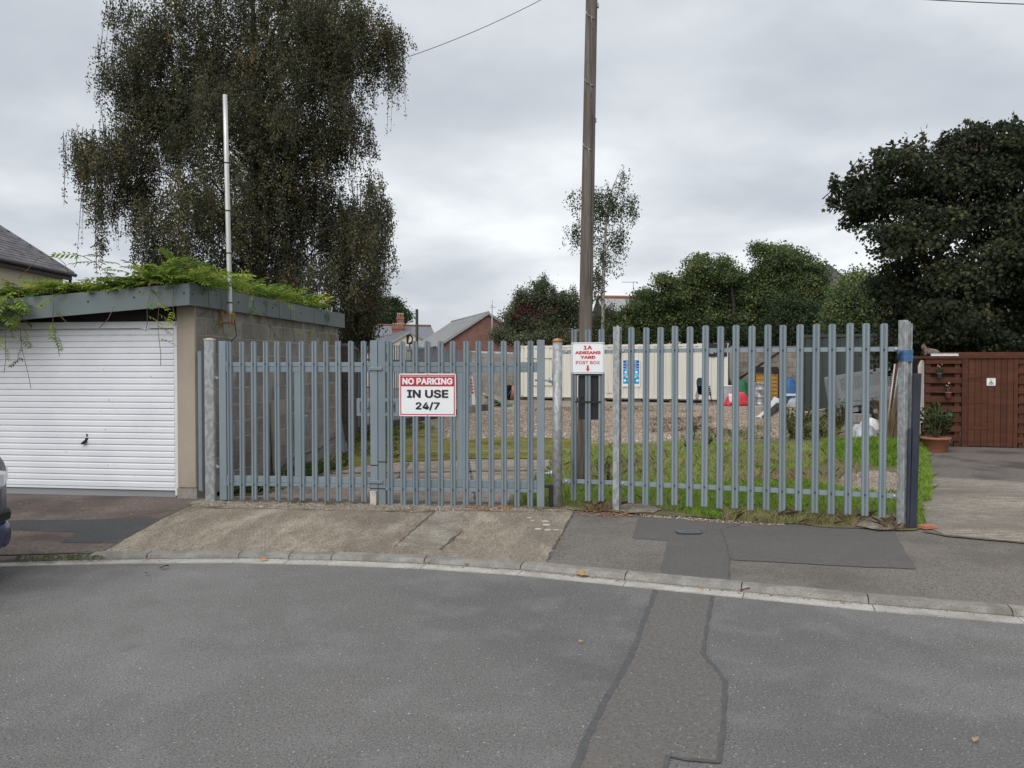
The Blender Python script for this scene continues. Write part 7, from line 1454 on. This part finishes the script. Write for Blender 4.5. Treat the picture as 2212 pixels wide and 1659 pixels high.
for i, (px, py, h) in enumerate(((1705, 925, 0.75), (1722, 935, 0.7), (1740, 920, 0.6), (1712, 948, 0.5), (1757, 930, 0.55), (1795, 918, 0.6), (1810, 930, 0.7), (1820, 918, 0.75), (1778, 945, 0.35), (1735, 950, 0.4))):
    labs = ('tallest bushy weed of the clump beside the blue tarpaulin', 'bushy weed in front of the green shed corner', 'bushy weed close against the green shed wall', 'low bushy weed nearest the fence below the tarpaulin', 'bushy weed at the middle of the green shed front', 'bushy weed behind the pale timber beam end', 'dense bushy weed before the trailer tailgate', 'tall bushy weed touching the trailer tailgate', 'smallest bushy weed at the grass edge before the shed', 'short bushy weed at the grass edge below the shed corner')
    o = shrub('bushy_weed', labs[i], gp(px, py, 0.1), h, 0.5, 14, 240, 0.055, 'weed', 90 + i); o['category'] = 'weed'; o['group'] = 'bushy weeds before the green shed'
blades('weeds', gpoly([(1440, 925), (1660, 920), (1680, 950), (1460, 958)]), 5000, 0.10, 0.006, 'weed', 13, 0.6, 0.0, 0.6, 0.55, 0.25, label='scattered weeds at the gravel edge', cat='weeds')
blades('weeds', gpoly([(1400, 905), (1540, 900), (1540, 935), (1400, 935)]), 6000, 0.07, 0.004, 'dead', 14, 1.1, 0.0, 0.35, 0.15, label='patch of brown dead bracken on the gravel', cat='weeds')
blades('weeds', gpoly([(1130, 880), (1290, 880), (1500, 884), (1500, 892), (1290, 890), (1130, 888)]), 2600, 0.07, 0.010, 'weed', 15, 0.9, 0.0, 0.3, 0.5, 0.3, label='low weeds along the foot of the container', cat='weeds')
for i, (px, py, h, lab) in enumerate(((1300, 1040, 0.45, 'spindly yellow-flowered weed beside the foot of the utility pole'), (1316, 1052, 0.4, 'spindly weed just before the I-section post'), (1364, 1030, 0.35, 'thin weed behind the first pales of the long fence'), (1250, 985, 0.3, 'small weed at the moss edge behind the post box'), (1490, 985, 0.45, 'upright weed in the grass behind the fifth pale'), (1530, 970, 0.4, 'bushy weed at the gravel edge below the stacked chairs'), (1620, 962, 0.45, 'tall weed at the gravel edge below the red bag'), (1500, 940, 0.5, 'branching weed standing alone on the gravel'))):
    o = shrub('tall_weed', lab, gp(px, py, 0.1), h, 0.22, 6, 70, 0.045, 'weed', 70 + i); o['category'] = 'weed'; o['group'] = 'spindly weeds in the yard'
def pebbles(name, poly, n, s, seed, zoff, label, mat='pebbles', kind='stuff', flat_=0.6):
    r = np.random.default_rng(seed); P = scatter(poly, n, r); sz = s * r.uniform(0.5, 1.5, n); z = np.array([GZ(a, b_) for a, b_ in P]) + zoff
    oc = np.array([(1, 0, 0), (0, 1, 0), (-1, 0, 0), (0, -1, 0), (0, 0, 1.0)]) * np.array([1, 1, flat_]); a_ = r.uniform(0, 6.28, n); ca, sa = np.cos(a_), np.sin(a_)
    v = oc[None] * sz[:, None, None] * r.uniform(0.6, 1.2, (n, 5, 1)); vx = v[..., 0] * ca[:, None] - v[..., 1] * sa[:, None]; vy = v[..., 0] * sa[:, None] + v[..., 1] * ca[:, None]; v = np.stack([vx, vy, v[..., 2]], -1) + np.column_stack([P, z])[:, None]
    tris = v[:, [0, 1, 4, 1, 2, 4, 2, 3, 4, 3, 0, 4]].reshape(-1, 3, 3); me = npmesh(name, tris, 3, np.repeat(np.clip(r.normal(0.5, 0.22, n), 0, 1), 4)); me.materials.append(MATS[mat]); return tag(link(name, me, None), label, 'gravel', None, kind)
pebbles('gravel', gpoly([(1220, 948), (1215, 885), (1290, 880), (1740, 882), (1760, 905), (1700, 950), (1480, 958), (1300, 962)]), 42000, 0.035, 1, -0.005, 'loose pinkish gravel spread before the container')
pebbles('gravel', gpoly([(930, 948), (960, 900), (1100, 885), (1215, 885), (1215, 946)]), 9000, 0.03, 2, -0.005, 'loose stones on the worn yard track inside the gate')
pebbles('rubble', gpoly([(1790, 1064), (1820, 1028), (1890, 1018), (1945, 1024), (1945, 1066), (1880, 1070)]), 2600, 0.016, 3, 0.012, 'broken stone rubble beside the corner post')
pebbles('rubble', fpoly([(410, 1096), (460, 1080), (800, 1090), (1000, 1092), (1230, 1094), (1240, 1104), (1000, 1104), (640, 1100)]), 1600, 0.010, 4, 0.008, 'crumbled concrete grit along the foot of the gate')
pebbles('rubble', fpoly([(1380, 1112), (1560, 1124), (1700, 1133), (1690, 1137), (1540, 1130), (1390, 1118)]), 500, 0.010, 5, 0.008, 'grit and stones along the footway edge')
def flakes(name, poly, n, s, seed, zoff, label, mat='dry_leaf'):
    r = np.random.default_rng(seed); P = scatter(poly, n, r); z = np.array([GZ(a, b_) for a, b_ in P]) + zoff; pos = np.column_stack([P, z]); d = r.normal(size=(n, 3)); d[:, 2] = np.abs(d[:, 2]) * 0.15
    V = leafset(n, OVAL, s * r.uniform(0.5, 1.3, n), pos, d); V[..., 2] = np.maximum(V[..., 2] * 0.3 + z[:, None] * 0.7, z[:, None] - 0.002); me = npmesh(name, V, 6, r.uniform(0, 1, n)); me.materials.append(MATS[mat]); return tag(link(name, me, None), label, 'leaf litter', None, 'stuff')
flakes('leaf_litter', gpoly([(500, 1070), (640, 1020), (745, 985), (900, 930), (1200, 950), (1200, 1090), (800, 1090)]), 700, 0.03, 1, 0.014, 'brown leaf litter scattered inside the gate')
flakes('leaf_litter', gpoly([(1215, 892), (1300, 880), (1700, 884), (1700, 930), (1215, 945)]), 2200, 0.06, 2, 0.02, 'brown fallen leaves scattered over the gravel')
flakes('leaf_litter', fpoly([(1245, 1102), (1330, 1106), (1400, 1112), (1360, 1118), (1250, 1116)]), 160, 0.035, 3, 0.012, 'dead leaves gathered at the apron corner')
flakes('leaf_litter', fpoly([(1000, 1094), (1110, 1096), (1100, 1106), (1010, 1104)]), 130, 0.035, 4, 0.014, 'dead leaves blown against the gate foot')
flakes('leaf_litter', fpoly([(20, 1085), (380, 1080), (395, 1100), (330, 1118), (20, 1118)]), 40, 0.03, 5, 0.008, 'few pale leaves on the forecourt')
flakes('leaf_litter', gpoly([(1500, 1060), (1650, 1020), (1760, 1010), (1800, 1050), (1700, 1062)]), 900, 0.03, 6, 0.02, 'red-brown bark and leaf litter in the yard grass')
flakes('moss_tuft', fpoly([(30, 1200), (215, 1194), (230, 1206), (40, 1212)]), 500, 0.025, 7, -0.002, 'mossy weeds growing on the sunken kerb', 'weed')
pebbles('grit', [(x, kf(x) - 0.055) for x in np.linspace(-5.5, 5.0, 30)] + [(x, kf(x) - 0.008) for x in np.linspace(5.0, -5.5, 30)], 1500, 0.005, 9, -0.034, 'fine grit gathered in the channel along the kerb')
flakes('leaf_litter', [(x, kf(x) - 0.07) for x in np.linspace(-5.0, 5.0, 30)] + [(x, kf(x) - 0.01) for x in np.linspace(5.0, -5.0, 30)], 60, 0.03, 9, -0.032, 'small leaf scraps caught along the kerb channel')
# leaves lying singly on road and footway
LP = [(570, 1211, 0.10, 'leaf_orange', 'long orange leaf lying in the channel before the gate'), (318, 1240, 0.075, 'leaf_orange', 'curled orange leaf on the road nearest the garage'), (1008, 1221, 0.085, 'leaf_redbrown', 'red leaf lying against the kerb face'), (1262, 1245, 0.10, 'leaf_tan', 'tan crumpled leaf in the channel below the trench'), (1611, 1276, 0.11, 'leaf_orange', 'folded orange leaf standing over a kerb joint'), (1255, 1387, 0.05, 'leaf_tan', 'small yellow leaf alone on the open road'), (926, 1216, 0.06, 'leaf_orange', 'small orange leaf by the kerb joint under the sign'), (205, 1206, 0.06, 'leaf_orange', 'orange leaf on the kerb edge near the car'), (355, 1227, 0.10, 'twig', 'dark brown curled leaf on the road by the channel'), (1280, 1247, 0.05, 'leaf_tan', 'tiny tan leaf beside the crumpled one in the channel'), (2106, 1600, 0.06, 'leaf_tan', 'pale dry leaf on the road at the frame corner'), (435, 1147, 0.05, 'leaf_tan', 'small tan leaf on the concrete apron')]
for x, y, s, m_, lab in LP:
    s *= 0.68
    up = y < 1200; p = fp(x, y, 0.012) if up else gp(x, y, 0.012); a_ = random.uniform(0, 6.28); mb = MB(); U = Vector((math.cos(a_), 0.35 * math.sin(a_), 0)).normalized(); Wd = Vector((-U.y, U.x, 0)); n = 6; top_, bot = [], []
    for i in range(n + 1):
        q = i / n; wv = s * 0.30 * math.sin(math.pi * min(1, q * 1.02)) ** 0.8; lift = s * 0.22 * math.sin(q * 3.0 + 0.4); top_.append(U * (q - 0.5) * s + Wd * wv + Vector((0, 0, lift + s * 0.18))); bot.append(U * (q - 0.5) * s - Wd * wv + Vector((0, 0, lift * 0.7 + s * 0.08)))
    mid_ = [(a + b_) / 2 - Vector((0, 0, s * 0.09)) for a, b_ in zip(top_, bot)]
    mb.add(top_ + mid_ + bot, [(i, i + 1, n + 2 + i, n + 1 + i) for i in range(n)] + [(n + 1 + i, n + 2 + i, 2 * n + 3 + i, 2 * n + 2 + i) for i in range(n)], True)
    o = mb.build('fallen_leaf', m_); o.location = p; tag(o, lab, 'leaf', 'single fallen leaves')
p = gp(1255, 1242, 0.012); o = link('pebble', MB().lathe([(0.004, 0), (0.035, 0.012), (0.028, 0.03), (0.006, 0.038)], 9, smooth=False).mesh('pebble'), 'leaf_tan', None, p); tag(o, 'lumpy tan stone lying in the channel against the kerb', 'stone')
p = fp(2003, 1143, 0.014); o = link('broken_brick', MB().box((0, 0, 0.012), (0.15, 0.09, 0.03)).mesh('broken_brick'), 'terracotta', None, p, R(20)); tag(o, 'flat broken red brick at the corner post foot', 'brick')

# ================================================================ parked car at the edge of the view
cr = thing('parked_car', 'dark blue car with grey bumper trim parked at the kerb', 'car', (-5.99, 5.45, 0), 0)
def sect(x, hw, z0, z1, rc, n=5):
    pts = rrect(2 * hw, z1 - z0, min(rc, (z1 - z0) / 2 - 0.01), n); return [Vector((x, a_, (z0 + z1) / 2 + b_)) for a_, b_ in pts]
XO = 1.87 + 0.20
def end_ring(z, k=0.0):  # plan outline of the tail at height z
    return None
st = [(-2.0, 0.60, 0.38, 0.62, 0.1), (-1.93, 0.76, 0.28, 0.80, 0.12), (-1.6, 0.83, 0.22, 0.90, 0.14), (-0.8, 0.86, 0.20, 0.98, 0.14), (0.6, 0.86, 0.20, 1.0, 0.14), (1.4, 0.85, 0.22, 1.02, 0.14), (1.72, 0.80, 0.26, 1.03, 0.14), (1.88, 0.735, 0.30, 1.0, 0.14), (1.98, 0.63, 0.34, 0.96, 0.13), (2.03, 0.46, 0.38, 0.92, 0.12)]
mb = MB(); mb.loft([sect(*s) for s in st]); mb.build('body', 'car_grey', cr)
mb = MB(); mb.loft([sect(x, hw, z0, z1, 0.16) for x, hw, z0, z1 in ((-1.0, 0.72, 0.9, 1.02), (-0.5, 0.68, 0.9, 1.35), (0.3, 0.66, 0.9, 1.45), (1.2, 0.65, 0.9, 1.42), (1.70, 0.66, 0.9, 1.05))]); mb.build('cabin', 'glass', cr)
mb = MB(); mb.loft([sect(x, hw, z0, z1, 0.10) for x, hw, z0, z1 in ((1.55, 0.86, 0.24, 0.44), (1.76, 0.84, 0.235, 0.45), (1.93, 0.745, 0.24, 0.45), (2.02, 0.62, 0.25, 0.44), (2.07, 0.45, 0.27, 0.42))]); mb.build('bumper', 'car_blue', cr)
mb = MB(); mb.loft([sect(x, hw, z0, z1, 0.04) for x, hw, z0, z1 in ((1.6, 0.868, 0.46, 0.53), (1.78, 0.842, 0.46, 0.53), (1.95, 0.735, 0.46, 0.53), (2.03, 0.6, 0.46, 0.52))]); mb.build('bumper_trim', 'black_plastic', cr)
for s in (-1, 1):
    MB().bar((2.03, s * 0.46, 0.78), (1.87, s * 0.76, 0.80), 0.07, 0.15).build('headlamp', 'car_lamp', cr, bev=0.03)
    for x in (-1.3, 1.25):
        w = MB(); w.lathe([(0.2, -0.1), (0.29, -0.1), (0.31, -0.07), (0.31, 0.07), (0.29, 0.1), (0.2, 0.1)], 24); w.v = [(x + a_, s * 0.76 + c_, 0.31 + b_) for a_, b_, c_ in w.v]; wo = w.build('wheel', 'tyre', cr)
        w = MB(); w.lathe([(0.2, -0.09), (0.05, -0.1), (0.05, 0.1), (0.2, 0.09)], 20); w.v = [(x + a_, s * 0.76 + c_, 0.31 + b_) for a_, b_, c_ in w.v]; w.build('rim', 'rim_steel', wo)
MB().box2((1.98, -0.40, 0.58), (2.055, 0.40, 0.70)).build('grille', 'black_plastic', cr, bev=0.015)
MB().box2((2.06, -0.26, 0.33), (2.085, 0.26, 0.43)).build('number_plate', 'sign_white', cr, bev=0.004)
MB().box2((-0.55, -0.655, 1.445), (1.15, 0.655, 1.475)).build('roof_panel', 'car_grey', cr, bev=0.012)
